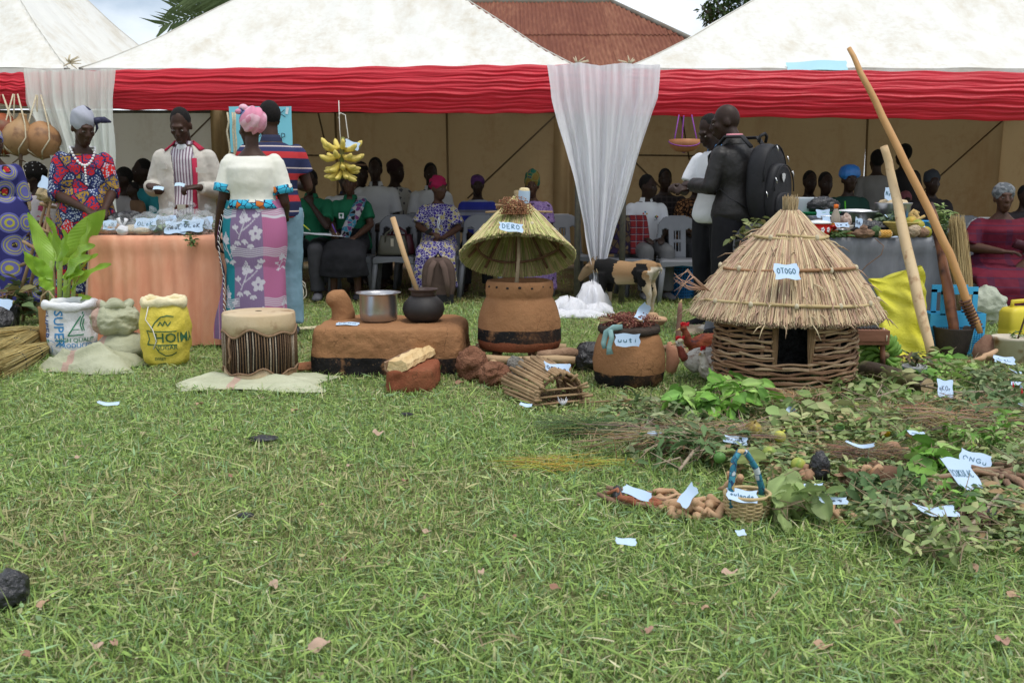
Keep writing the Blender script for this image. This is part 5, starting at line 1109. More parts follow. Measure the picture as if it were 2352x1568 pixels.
# ================================================================ left table
def table(label,cl_label,x0,x1,y0,y1,z,m,hem=.02,folds=24,seed=1,amp=.035):
    t=thing('folding_table',label,'table',((x0+x1)/2,(y0+y1)/2,0));hx,hy=(x1 -x0)/2 -.03,(y1 -y0)/2 -.03
    MB().box((0,0,z -.03),(2*hx,2*hy,.03)).build('tabletop',mat('table_ply',(.25,.18,.10),None),t,smooth=False)
    for a in (-1,1):
        for b_ in (-1,1):MB().tube([(a*(hx -.05),b_*(hy -.05),0),(a*(hx -.05),b_*(hy -.05),z -.045)],.016,8).build('leg',M_POLE,t)
    R=random.Random(seed);ph=[R.uniform(0,6) for _ in range(5)];b=MB();n=180;rings=[]
    X_,Y_=(x1 -x0)/2,(y1 -y0)/2
    def per(s):
        L_=[2*X_,2*Y_,2*X_,2*Y_];s=s*sum(L_)
        for i,l in enumerate(L_):
            if s <= l:break
            s -= l
        return [Vector((-X_+s,-Y_,0)),Vector((X_,-Y_+s,0)),Vector((X_ -s,Y_,0)),Vector((-X_,Y_ -s,0))][i],[Vector((0,-1,0)),Vector((1,0,0)),Vector((0,1,0)),Vector((-1,0,0))][i]
    for j in range(-3,22):
        ring=[]
        for k in range(n):
            p,nr=per((k+.5)/n)
            cr=Vector((p.x/X_,p.y/Y_,0));corner=max(0,min(abs(cr.x),abs(cr.y)) -.86)/.14
            if j<0:q=p*(1+j*.3*.9);ring.append(Vector((q.x,q.y,z+.004+.002*sin(k))));continue
            f=j/21;s=2*pi*k/n
            d=(sin(s*folds+ph[0]+.8*sin(f*2.5))*.55+sin(s*folds*.43+ph[1]+f)*.7+.35*sin(s*folds*1.9+ph[2]))*amp*(f**.7)+.012*sin(pi*min(1,f*6))+.05*f+.06*corner*f
            ring.append(p+nr*d+Vector((0,0,z+.003 -(z -hem)*f -.006*sin(s*5)*f)))
        rings.append(ring)
    b.loft(rings,False);m0=[Vector((0,0,z+.005))]
    o=b.build('tablecloth',m,None,loc=((x0+x1)/2,(y0+y1)/2,0));tag(o,cl_label,'tablecloth');return t
def velvet(name,c,c2,c3):
    t=NT(name);col=t.ramp(t.noise(4,6,.6,t.mapped((2,2,.6))),[(.3,c),(.55,c2),(.75,c3)]);t.set(col,.5,.35);t.b.inputs['Sheen Weight'].default_value=.5;t.b.inputs['Sheen Roughness'].default_value=.4
    t.bump(t.noise(30,5),.25,.006);return t.m
TX0,TX1,TYF,TZ=-2.98,-2.06,6.93,.79
table('folding table hidden under the orange cloth','orange velvet cloth hanging in folds to the grass over the left table',TX0,TX1,TYF,7.42,TZ,velvet('orange_velvet',(.63,.255,.145),(.71,.33,.195),(.78,.42,.27)),folds=17,seed=3)
def on(u,dy=0.0,z=TZ):return Vector((X(u,TYF+dy,z),TYF+dy,z+.004))
M_NUT=mat('groundnut',(.42,.24,.13),(.52,.32,.18),50,.7,1.0,70,.02);M_BEAN=mat('pale_grain',(.50,.40,.26),(.58,.48,.33),80,.7,1.0,90,.015);M_HERB=vmat('herb_leaf',.55,.3,.2)
def leaves_mesh(n,c,r,size,pal,seed,el=2.2,flat=.5):
    q=np.random.default_rng(seed);d=q.normal(size=(n,3));d /= np.linalg.norm(d,axis=1)[:,None];pos=np.array(c)+d*np.array(r)*q.uniform(.4,1,n)[:,None]
    pos[:,2]=np.maximum(pos[:,2],.006)
    Rm=rot_np(q.uniform(-.9,.9,n)*(1 -flat) -.1,q.uniform(-.8,.8,n),q.uniform(0,6.28,n))*(size*q.uniform(.55,1.3,n))[:,None,None]
    return scatter(LEAFV(el),LEAFF,Rm,pos,np.array(pal)[q.choice(len(pal),n)]*q.uniform(.65,1.35,(n,1)))
def LEAFV(el=2.2):w_=.5/el;return [(0,0,0),(-w_*.95,.35,.07),(-w_*.75,.70,.04),(0,1,-.10),(w_*.75,.70,.04),(w_*.95,.35,.07),(0,.35,0),(0,.70,-.03)]
LEAFF=[(0,6,1),(6,7,2),(6,2,1),(7,3,2),(0,5,6),(6,5,4),(6,4,7),(7,4,3)]
GREENS=[(.075,.15,.035),(.10,.19,.05),(.055,.115,.03),(.13,.20,.07)]
def clearbag(label,loc,r,seed,inside,text=None,prot=(1.05,0,0),pw=.15,ph=.095):
    t=thing('plastic_bag',label,'plastic bag',loc,0,'clear bags of produce on the orange table')
    b=MB();lump(b,(0,0,r[2]*.85),r,seed,.10,26,16,8,1);b.tube([(0,.02,r[2]*1.6),(.01,.03,r[2]*1.9),(.03,.02,r[2]*2.15)],[.03,.014,.032],9);b.build('film',M_FILM,t)
    if inside=='herb':V,F,c_=leaves_mesh(110,(0,0,r[2]*.8),(r[0]*.8,r[1]*.8,r[2]*.7),.05,GREENS,seed);kind(put('leaves',npmesh('leaves',V,F,c_),M_HERB,t),'stuff')
    else:b=MB();lump(b,(0,0,r[2]*.75),(r[0]*.9,r[1]*.9,r[2]*.7),seed+1,.08);b.build('contents',inside,t)
    if text:paper(text,Vector(loc)+Vector((.01,-r[1]*.95,r[2]*.9)),pw,ph,prot,['AkuLi','ODoro','ANiKo','OLoK','OGuNi'][seed%5],.1,seed,.004)
for (u,dy,r,ins,lab,tx) in ((1165/1.96/1.742+2,.14,(.12,.09,.085),'herb','large clear bag of leaves beside the black bag on the orange table','blue-white paper label leaning on the large leaf bag next to the black bag'),
    (388,.28,(.11,.08,.10),'herb','tall clear bag of leaves at the back in front of the cream jacket man','pale label lying on the tall leaf bag in front of the cream jacket man'),(376,.08,(.10,.08,.055),'herb','low clear bag of leaves at the front edge, mid table',None),
    (410,.10,(.09,.08,.06),'herb','clear bag of leaves with tilted label, right of mid table','tilted pale label on the low leaf bag right of mid table'),(434,.30,(.10,.08,.10),'herb','puffy clear bag standing behind the widest label',None),
    (448,.10,(.11,.08,.075),'herb','clear bag of dark leaves behind the widest paper label at the right table end','widest white label at the right end of the orange table'),(470,.26,(.09,.08,.09),'herb','clear bag half hidden by the arm of the cream blouse woman','label half hidden behind the forearm of the cream blouse woman'),
    (305,.09,(.085,.08,.05),M_BEAN,'bag of pale grain at the front of the orange table',None),(270,.12,(.07,.07,.06),M_NUT,'bag of groundnuts nearest the black bag',None),(330,.06,(.08,.06,.04),M_BEAN,'small flat bag of pale seeds beside the grain bag',None),(248,.10,(.08,.07,.05),M_NUT,'bag of groundnuts at the left end of the orange table',None)):
    if u>590:u=345
    clearbag(lab,on(u,dy),r,int(u),ins,tx)
b=MB();lump(b,(0,0,.07),(.15,.11,.085),5,.16,34,22,8,1);b.tube([(.0,0,.13),(.05,0,.15),(.10,-.02,.13)],[.04,.02,.03],8);tag(b.build('black_bag',M_BLACKPL,None,loc=on(292,.22)),'crumpled black polythene bag between the printed dress woman and the leaf bags','plastic bag')
b=MB();lump(b,(0,0,.035),(.045,.04,.035),9,.1);b.tube([(0,0,.06),(-.02,0,.09),(-.03,0,.12)],[.012,.008,.016],7);b.tube([(0,0,.06),(.02,0,.09),(.025,.01,.115)],[.012,.008,.016],7);tag(b.build('knotted_bag',mat('milky_plastic',(.6,.6,.63),(.7,.7,.72),20,.35,.6,30),None,loc=on(283,.03)),'small knotted milky plastic bag with two ears on the orange table edge','plastic bag')
def herb_bunch(label,loc,r,n,size,seed,pal=GREENS,el=2.4,stems=6,name='herb_bunch',flat=.4,cat='herbs',group=None,stem_col=(.10,.14,.05),long=1.0):
    t=thing(name,label,cat,loc,0,group);q=random.Random(seed);b=MB()
    for k in range(stems):
        a=q.uniform(0,6.28);e=Vector((cos(a)*r[0]*q.uniform(.4,1)*long,sin(a)*r[1]*q.uniform(.4,1)*long,r[2]*q.uniform(.2,1.2)));s=Vector((-cos(a)*r[0]*.5*long,-sin(a)*r[1]*.5*long,.008));b.tube([s,(s+e)/2+Vector((0,0,r[2]*.4)),e],[.0045,.0035,.0015],5)
    if stems:b.build('stems',mat('stem_%d' %int(stem_col[0]*1000),stem_col,tuple(c*1.3 for c in stem_col),40),t)
    V,F,c_=leaves_mesh(n,(0,0,r[2]*.5),r,size,pal,seed,el,flat);kind(put('leaves',npmesh('leaves',V,F,c_),M_HERB,t),'stuff');return t
herb_bunch('green sprig hanging over the front edge of the orange table',on(440,-.06,.72),(.035,.03,.07),26,.045,3);herb_bunch('bunch of fresh leaves behind the large leaf bag',on(365,.36),(.07,.05,.09),70,.04,4);herb_bunch('dry reddish plant sprigs under the hand of the printed dress woman',on(225,.12),(.11,.06,.10),60,.03,6,[(.16,.07,.03),(.10,.12,.04),(.30,.05,.02)],2)
paper('small pale label beside the hand of the printed dress woman',on(254,.06)+Vector((0,0,.07)),.09,.075,(1.1,0,.3),'LoR',.1,7,.004)
# ================================================================ hanging things at the left
def hang_string(t,pts,m=M_SPIKE,r=.007,name='string'):MB().tube(pts,r,5).build(name,m,t)
for (u,v,y,r,lab,c1,c2,nk) in ((8,308,9.25,.19,'dark orange gourd hanging at the very left frame edge',(.30,.07,.015),(.12,.025,.010),0),(43,318,9.2,.165,'tan round gourd with short neck hanging in a string sling',(.36,.22,.10),(.27,.15,.07),1),(96,322,9.28,.175,'light brown gourd hanging partly behind the narrow curtain',(.37,.20,.09),(.28,.14,.06),0)):
    p=A(u,v,y);t=thing('gourd',lab,'gourd',p,0,'gourds hanging under the leftmost marquee')
    b=MB();b.lathe([(.01,-r),(r*.5,-r*.9),(r*.9,-r*.45),(r,0),(r*.88,r*.45),(r*.5,r*.82)]+([(r*.26,r*1.05),(r*.2,r*1.3),(r*.24,r*1.38),(.01,r*1.4)] if nk else [(r*.2,r*.97),(.01,r)]),30,fn=lambda a,z:1+.02*sin(a*3+z*9));o=b.build('shell',mat('gourd_%d' %u,c1,c2,6,.5,.25,30,c3=(.16,.08,.04),s3=9,t3=.62),t,rot=(0,.25*nk,0))
    soften(o,None,0,sub=1);ztop=1.98 -p.z
    for k in (-1,1):
        hang_string(t,[(k*.02,0,ztop),(k*r*.55,-r*.3,r*.75),(k*r*.75,-r*.72,0),(k*r*.35,-r*.78,-r*.6),(0,-.02,-r*1.02)]);hang_string(t,[(k*.015,.01,ztop),(k*r*.3,r*.2,r*.98),(k*r*.8,r*.6,0),(0,0,-r*1.02)])
p=A(48,395,9.15);t=thing('woven_pouch','small flat woven straw bag hanging from a stick at the left','bag',p)
M_STRAW=weave('straw_weave',(.46,.37,.22),(.40,.30,.16),.85,300);b=MB();b.loft([[Vector((w_*cos(a)*(1 if abs(cos(a))<.7 else 1),.025*sin(a),z)) for a in [2*pi*k/20 for k in range(20)]] for (w_,z) in ((.062,-.36),(.072,-.34),(.072,-.12),(.066,-.10))]);b.build('pouch_body',M_STRAW,t)
for k in (-1,1):hang_string(t,[(k*.05,0,-.11),(k*.03,0,.0),(0,0,.12)],r=.004)
MB().tube([(0,0,.02),(.01,0,.14),(.0,0,.20)],[.014,.018,.012],6).build('peg',mat('dark_twig',(.10,.06,.04),(.15,.10,.06),30),t);MB().tube([(-.07,0,.08),(0,-.02,.12),(.05,0,.09)],[.005,.01,.005],5).build('twig',MATS['dark_twig'],t)
for k in range(5):MB().box((.0+.02*(k%2),-.026,-.15 -.04*k),(.03,.004,.008),Matrix.Rotation(.6,3,'Y')).build('red_stitch',M_CRIM,t,smooth=False)
M_STICK=mat('peeled_stick',(.27,.17,.09),(.36,.25,.14),20,.8,.4,60,.004,stretch=(1,1,.3));M_TWIG=mat('brown_stick',(.15,.085,.05),(.22,.13,.08),24,.85,.5,60)
t=thing('stick_rack','rough rack of crossed sticks tied with string behind the turmeric plant','rack',(0,0,0))
for (a,c) in (((95,660),(205,425)),((215,650),(185,420)),((130,655),(212,440)),((180,640),(200,430)),((100,555),(230,600)),((150,520),(215,540)),((90,610),(170,590)),((165,468),(235,478))):
    p,q=[A(50+(k_[0] -95)*.62,k_[1],8.1+rnd(-.12,.12)) for k_ in (a,c)];p=p+(p -q)*((p.z -.01)/max(.05,q.z -p.z) if a[1]>625 else 0);MB().tube([p,p.lerp(q,.5)+Vector((rnd(-.01,.01),0,rnd(-.01,.01))),q],[.015,.014,.011],7).build('stick',M_STICK,t)
MB().tube([A(86,555,8.0),A(98,560,8.0),A(110,548,8.0)],.006,5).build('string',M_SPIKE,t)
b=MB();lump(b,(0,0,0),(.10,.07,.06),3,.3,20,14,9,1);tag(b.build('straw_wisp',M_STRAW,None,loc=A(115,448,8.1)),'wisp of dry straw lodged on top of the stick rack','straw')
paper('pale label stuck in the straw wisp on the stick rack',A(108,422,8.05),.11,.10,(1.2,.4,.3),None,.1,8)
# wilted potted plants at the left edge
for (u,v,lab,n,pot) in ((12,752,'wilted leafy seedling in a black polythene pot at the left frame edge',60,1),(66,742,'wilted broad-leaved seedling drooping beside the stick rack',55,0)):
    g_=G(u,v);t=thing('potted_seedling',lab,'plant',g_)
    if pot:MB().lathe([(.10,0),(.125,.19),(.115,.19),(.09,.02)],20,fn=lambda a,z:1+.04*sin(a*5+z*30)).build('pot',M_BLACKPL,t)
    b=MB();[b.tube([(rnd(-.04,.04),0,.1),(rnd(-.1,.1),rnd(-.1,.1),.28),(rnd(-.22,.22),rnd(-.2,.1),rnd(.15,.36))],[.008,.006,.003],5) for _ in range(8)];b.build('stems',M_TWIG,t)
    V,F,c_=leaves_mesh(n,(0,0,.22),(.26,.2,.18),.13,[(.10,.15,.06),(.13,.17,.08),(.08,.12,.05),(.2,.18,.07)],4+u,1.7,.2);kind(put('leaves',npmesh('leaves',V,F,c_),M_HERB,t),'stuff')
lumpthing('black_bag','black polythene bag of soil at the left frame edge below the seedling','plastic bag',G(-2,772),(.13,.1,.12),M_BLACKPL,6,.1,sharp=1);paper('crumpled pale paper beside the black soil bag',G(12,762)+Vector((0,0,.22)),.14,.09,(1,.2,0),None,.2,3)
lumpthing('soil_heap','low heap of red soil beside the wilted seedlings','soil',G(40,722),(.35,.2,.05),mat('red_soil',(.17,.075,.04),(.24,.12,.07),20,.95,1,60,.02),2,.2)
# ================================================================ turmeric plant, each broad leaf its own part
g_=G(150,815);pl=thing('turmeric_plant','bright green turmeric plant with upright broad leaves behind the white sack','plant',(g_.x,6.95,0))
M_TLEAF=None
def tleaf():
    t=NT('turmeric_leaf');n_=t.noise(5,4);col=t.ramp(n_,[(.3,(.22,.42,.04)),(.6,(.30,.50,.055)),(.8,(.42,.52,.08))]);t.set(col,.38,.4);t.translucent(t.mix(.5,col,(.35,.5,.05)),.35)
    t.bump(t.math('SINE',t.math('MULTIPLY',t.n('Attribute',attribute_name='Col').outputs['Fac'],160.0)),.15,.004);return t.m
M_TLEAF=tleaf()
def broad_leaf(parent,base,tip,w_,side,bow=.12,curl=.25,name='leaf',m=None,n=12):
    base,tip=Vector(base),Vector(tip);ax=tip -base;ln=ax.length;ax.normalize();s=Vector(side);s=(s -ax*s.dot(ax)).normalized();nr=ax.cross(s);b=MB();vs=[]
    for j in range(n+1):
        f=j/n;c=base+ax*ln*f+nr*bow*ln*(sin(pi*f*.8)) ;hw=w_*(sin(pi*min(1,f**.75*.98+.02))**.8)*.5+.004
        for k in range(5):q=(k -2)/2;vs.append((c+s*hw*q+nr*(curl*hw*abs(q)+.012*sin(f*14+q*2)*abs(q)),(f*.5+abs(q)*.12,)*3))
    b.v=[tuple(p) for p,_ in vs];b.c=[c for _,c in vs];b.f=[(j*5+k,j*5+k+1,(j+1)*5+k+1,(j+1)*5+k) for j in range(n) for k in range(4)]
    return b.build(name,m or M_TLEAF,parent,colored=True)
O=pl.location
def lv(u,v,y=6.9):return A(u,v,y) -O
for (b_,tp,w_,sd,yb,yt) in (((118,620),(62,486),.17,(1,.3,.2),6.9,6.95),((135,620),(100,500),.14,(1,-.5,0),6.85,6.8),((135,600),(140,528),.12,(.8,-.6,0),6.8,6.7),((150,590),(240,484),.26,(1,.35,-.3),6.85,6.85),((160,600),(195,500),.16,(.7,-.7,0),6.8,6.75),((170,600),(225,565),.15,(.2,.4,1),6.75,6.6),((150,640),(218,590),.17,(.3,.3,1),6.7,6.55),
    ((110,640),(58,578),.13,(.5,.6,.6),6.75,6.6),((120,640),(80,590),.13,(.5,.5,.6),6.7,6.6),((170,660),(232,588),.11,(.4,.5,.7),6.75,6.65),((165,670),(264,610),.12,(.2,.5,.9),6.7,6.55),((150,670),(200,628),.16,(.3,.6,.7),6.7,6.55),((170,690),(215,686),.08,(0,.6,.8),6.8,6.7),((125,660),(90,640),.12,(.3,.7,.6),6.7,6.6),((140,610),(165,540),.15,(1,.6,0),7.0,7.05),((130,600),(115,530),.13,(1,.5,0),7.0,7.05),((165,620),(205,545),.14,(.8,.5,0),6.95,6.95),((145,640),(185,580),.13,(.8,-.6,.2),6.7,6.62)):
    broad_leaf(pl,A(b_[0],b_[1],yb) -O,A(tp[0],tp[1],yt) -O,w_*.60,sd)
b=MB()
for (u0,u1,vt) in ((120,118,600),(132,140,590),(150,160,600),(160,172,640),(140,135,620),(148,150,640)):b.tube([A(u0,800,6.95) -O,A((u0+u1)/2,700,6.9) -O,A(u1,vt,6.82) -O],[.022,.018,.012],8)
b.build('stems',mat('turmeric_stem',(.22,.33,.07),(.30,.38,.12),14,.5),pl)
t=thing('bamboo_container','brown bamboo tube container with loop handle left of the white sack','container',(X(98,6.75),6.78,0));MB().lathe([(.055,0),(.058,.05),(.056,.30),(.058,.31),(.05,.31),(.048,.04)],20).build('tube',mat('bamboo_brown',(.38,.20,.07),(.30,.14,.05),5,.5,.3,20),t);MB().tube([(-.04,0,.30),(-.03,0,.38),(.02,0,.42),(.06,0,.36),(.05,0,.30)],.008,6).build('handle',M_STRAW,t)
# ================================================================ sacks
M_WSACK=pp_sack_mat('white_woven_plastic',(.66,.67,.68),(.74,.75,.76));M_YSACK=pp_sack_mat('yellow_woven_plastic',(.62,.49,.05),(.70,.58,.10));M_GSACK=pp_sack_mat('olive_woven_plastic',(.33,.34,.22),(.42,.43,.30),(.40,.22,.19),0,-.10,.025);M_GSACK2=pp_sack_mat('olive_woven_plastic_flat',(.40,.42,.28),(.50,.51,.36),(.45,.26,.22),0,-.10,.022)
pr=[(.135,0),(.15,.04),(.152,.15),(.148,.27),(.150,.345)]
t,S=sack('open white sack printed SUPER in blue, with rolled rim',(X(158,6.6),6.60,0),pr,M_WSACK,0,2.6,1.0,.9,True,M_WSACK,
    (('SUPER',.088,-.055,.318,True,M_BLUEP),('SUPER',.070,-.155,.318,True,M_DBLUEP),('HIGH QUALITY',.0385,-.045,.105,False,M_GREENP),('PRODUCED AND',.040,-.030,.068,False,M_BLUEP),('FOR',.03,-.155,.10,False,M_GREENP),('BY',.036,-.155,.062,False,M_DBLUEP)),2)
surf_line(t,S,[(.03,.148),(.13,.305)],.008,M_GREENP,.15);surf_line(t,S,[(.03,.148),(.125,.155)],.008,M_GREENP,.15);surf_line(t,S,[(.118,.18),(.108,.22),(.118,.265),(.135,.29)],.007,M_GREENP,.15);surf_line(t,S,[(.130,.18),(.122,.22),(.130,.26)],.007,M_GREENP,.15);surf_line(t,S,[(.06,.19),(.10,.19)],.005,M_GREENP,.15)
surf_line(t,S,[(-.11,.09),(-.125,.075),(-.12,.04),(-.09,.03),(-.08,.05),(-.09,.08)],.003,M_BLUEP,.15);surf_line(t,S,[(-.12,.118),(-.08,.112),(-.06,.10)],.003,M_BLUEP,.15)
pr=[(.105,0),(.13,.03),(.150,.12),(.156,.24),(.148,.33),(.128,.385),(.118,.41)]
t,S=sack('bulging yellow sack printed HOIMA SUGAR with rolled clear lining rim',(X(375,6.2),6.20,0),pr,M_YSACK,-.12,2.3,1.0,.92,True,mat('pale_yellow_lining',(.70,.60,.34),(.76,.68,.45),8,.4,.5,22,.02),(('HOIMA',.086,-.004,.165,False,mat('dark_green_print',(.03,.10,.04),(.06,.15,.07),60,.7,0)),('SUGAR',.038,.012,.120,False,MATS['dark_green_print']),('SWEET',.026,-.020,.050,False,MATS['dark_green_print'])),5)
DG=MATS['dark_green_print']
for ln in ([(-.035,.155),(-.055,.150),(-.040,.185),(-.058,.24),(-.030,.235),(.13,.235)],[(-.055,.15),(.13,.148)],[(-.02,.245),(.0,.29),(.04,.325),(.08,.335),(.12,.325)],[(.02,.27),(.035,.295),(.05,.27),(.065,.30),(.08,.27),(.10,.295)],[(0,.14),(.02,.105),(.06,.08),(.10,.082),(.13,.10)],[(-.005,.02),(.06,.03)]):surf_line(t,S,ln,.007,DG,.156)
hang_string(t,[S(-pi/2 -.3,.38)*1.04,S(-pi/2 -.38,.30)*1.03,S(-pi/2 -.05,.24)*1.03,S(-pi/2+.05,.17)*1.03,S(-pi/2 -.1,.12)*1.04],mat('white_thread',(.7,.68,.62),None),.0035)
t=thing('grain_sack','upper olive sack with crumpled open mouth on another olive sack','sack',(X(262,6.36),6.36,.15));b=MB();lump(b,(0,0,.12),(.165,.14,.115),11,.06,44,30,5,1);soften(b.build('sack_body',M_GSACK,t),None,0,sub=1,disp=(.03,.08),hard=True);b=MB()
b.loft([[Vector(((.085+.026*cos(w_))*cos(a)+.01*sin(a*5),(.07+.024*cos(w_))*sin(a),.215+.03*sin(w_)+.014*sin(a*4))) for w_ in [2*pi*e/8 for e in range(8)]] for a in [2*pi*k/36 for k in range(37)]],False);b.build('rolled_rim',M_GSACK,t)
lumpthing('grain_sack','lower olive sack carrying the crumpled upper one','sack',(X(275,6.36),6.37,-.01),(.19,.16,.105),M_GSACK,21,.06,sharp=1,fold=5,nu=44,nv=28)
b=MB()
def flat_sack(u,v,W,D,H,seed):
    R=random.Random(seed);p=[R.uniform(0,6) for _ in range(6)]
    def fn(a,c):
        x_=(a -.5)*W;y_=(c -.5)*D;e=(1 -(abs(a -.5)*2)**4)*(1 -(abs(c -.5)*2)**3)
        return Vector((x_+.04*sin(c*7+p[0]),y_+.05*sin(a*6+p[1]),H*e*(.52+.16*sin(a*6+p[2]+2*c)+.34*(1 -abs(sin(a*4.5+c*7+p[4]+sin(a*6))))**1.5+.22*(1 -abs(sin(c*11 -a*5+p[3])))**2)+.006))
    return fn
b.grid(flat_sack(0,0,.58,.38,.15,4),60,40);tag(b.build('flat_sack',M_GSACK,None,loc=(X(195,6.05),6.06,0)),'empty olive sack lying crumpled in front of the white SUPER sack','sack');CLEAR.append((X(195,6.05),6.06,.27,.17))
# brooms
M_BROOM=vmat('broom_straw',.75,.2)
def fibres(n,base,tip,r0,r1,seed,pal,rad=.0022,bow=.02):
    q=np.random.default_rng(seed);B=np.array(base);T=np.array(tip);ax=T -B;L_=np.linalg.norm(ax);ax=ax/L_;s1=np.cross(ax,(0,0,1) if abs(ax[2])<.9 else (1,0,0));s1 /= np.linalg.norm(s1);s2=np.cross(ax,s1)
    a=q.uniform(0,6.28,n);k=np.sqrt(q.random(n));o=np.cos(a)[:,None]*s1+np.sin(a)[:,None]*s2
    p0=B+o*(k*r0)[:,None] -ax*q.uniform(0,.04,n)[:,None];p1=B+ax*(L_*q.uniform(.8,1.04,n))[:,None]+o*(k*r1)[:,None]+q.normal(size=(n,3))*.006;mid=(p0+p1)/2+o*(k*bow*q.uniform(-1,1,n))[:,None]
    Vs=[]
    for (p,rr) in ((p0,rad),(mid,rad),(p1,rad*.45)):
        for j in range(3):w_=2*pi*j/3;Vs.append(p+(cos(w_)*s1+sin(w_)*s2)*rr)
    V=np.stack(Vs,1).reshape(-1,3);f=np.array([(i*3+j,i*3+(j+1)%3,i*3+3+(j+1)%3,i*3+3+j) for i in range(2) for j in range(3)])
    F=(f[None]+(np.arange(n)*9)[:,None,None]).reshape(-1,4);c=np.repeat(np.array(pal)[q.choice(len(pal),n)]*q.uniform(.75,1.25,(n,1)),9,axis=0);return V,F,c
BPAL=[(.60,.47,.20),(.66,.55,.26),(.50,.38,.15),(.58,.51,.26)]
for k,(b_,tp,lab) in enumerate((((108,790),(-8,845),'topmost straw broom bundle lying beside the bamboo container'),((112,815),(-15,875),'middle straw broom bundle pointing at the flat olive sack'),((100,778),(-25,805),'rear straw broom bundle with pale fanned tips at the left edge'))):
    p,q=G(*b_),G(*tp);p.z=.06+.05*(k==0);q.z=.05;t=thing('broom',lab,'broom',p,0,'straw brooms lying at the left');q=q -p;V,F,c_=fibres(420,(0,0,0),q,.032,.095,40+k,BPAL);kind(put('bristles',npmesh('bristles',V,F,c_),M_BROOM,t),'stuff')
    for f in (.28,.62):
        c0=q*f;b=MB();d=q.normalized();s1=d.cross(Vector((0,0,1))).normalized();s2=d.cross(s1);rr=.040+.040*f;b.tube([c0+(s1*cos(a)+s2*sin(a))*rr for a in [2*pi*e/14 for e in range(15)]],.005,5,False);b.build('binding',M_BLACKPL,t)
# ================================================================ drum on a flattened sack
dx,dy_=X(597,5.74,.2),5.74;R_,H_=.212,.38
b=MB();b.grid(flat_sack(0,0,.82,.50,.055,8),60,40);tag(b.build('flat_sack',M_GSACK2,None,loc=(X(585,5.6),5.57,.004)),'pale olive sack spread flat under the drum','sack');CLEAR.append((X(585,5.6),5.57,.40,.24))
t=thing('drum','hide-topped drum with close-set cords over black cloth sides','drum',(dx,dy_,.02));wob=lambda a:.012*sin(a*4+1)+.016*sin(a*7)
M_HIDE=mat('raw_hide',(.50,.37,.22),(.58,.47,.31),5,.6,.35,30,.008,c3=(.28,.17,.09),s3=7,t3=.63)
MB().lathe([(R_*.94,0),(R_*.965,.1),(R_*.98,H_*.75),(R_*.97,H_ -.006)],60).build('shell',mat('black_drum_cloth',(.014,.013,.012),(.03,.028,.026),30,.9,.5,120),t)
b=MB();n=90;lo=[H_ -.115+wob(2*pi*k/n) for k in range(n)]
b.loft([[Vector((rr*cos(2*pi*k/n),rr*sin(2*pi*k/n),z if z is not None else lo[k])) for k in range(n)] for rr,z in ((.02,H_+.004),(R_*.7,H_+.003),(R_*.97,H_),(R_*.995,H_ -.01),(R_*1.0,H_ -.06),(R_*1.012,None),(R_*.975,None))],False);b.build('drumhead',M_HIDE,t)
b=MB();lo2=[.045+.016*sin(2*pi*k/n*5+2)+.012*sin(2*pi*k/n*9) for k in range(n)]
b.loft([[Vector((rr*cos(2*pi*k/n),rr*sin(2*pi*k/n),z if z is not None else lo2[k])) for k in range(n)] for rr,z in ((R_*.95,.0),(R_*.99,.01),(R_*1.0,None),(R_*.96,None))],False);b.build('lower_hide',M_HIDE,t)
cordv=MB();NC=84
for k in range(NC):
    a=2*pi*k/NC;a2=a+rnd(-.02,.02);z1=H_ -.105+wob(a);z0=.05+.016*sin(a*5+2);col=random.choice([(.13,.08,.045),(.10,.06,.035),(.17,.11,.065),(.34,.28,.21)]);rr=R_*1.008
    cordv.tube([(rr*cos(a),rr*sin(a),z1),(rr*cos(a+.01),rr*sin(a+.01),(z1+z0)/2),(rr*cos(a2),rr*sin(a2),z0)],rnd(.0032,.0048),5,col=col)
kind(cordv.build('cords',vmat('twisted_cord',.85,.2,bump=.6,bscale=260,var=.3,vscale=140),t,colored=True),'stuff')
for (zz,f) in ((H_ -.108,wob),(.048,lambda a:.016*sin(a*5+2)+.012*sin(a*9))):MB().tube([(R_*1.02*cos(a),R_*1.02*sin(a),zz+f(a)) for a in [2*pi*k/60 for k in range(61)]],.0055,6,False).build('lacing',mat('brown_cord',(.20,.12,.07),(.28,.18,.11),120),t)
MB().tube([(R_*1.02*cos(a) -.0,R_*1.03*sin(a),z) for a,z in ((-2.2,.25),(-2.25,.20),(-2.2,.14),(-2.27,.10))],.008,6).build('cord_tail',MATS['brown_cord'],t)
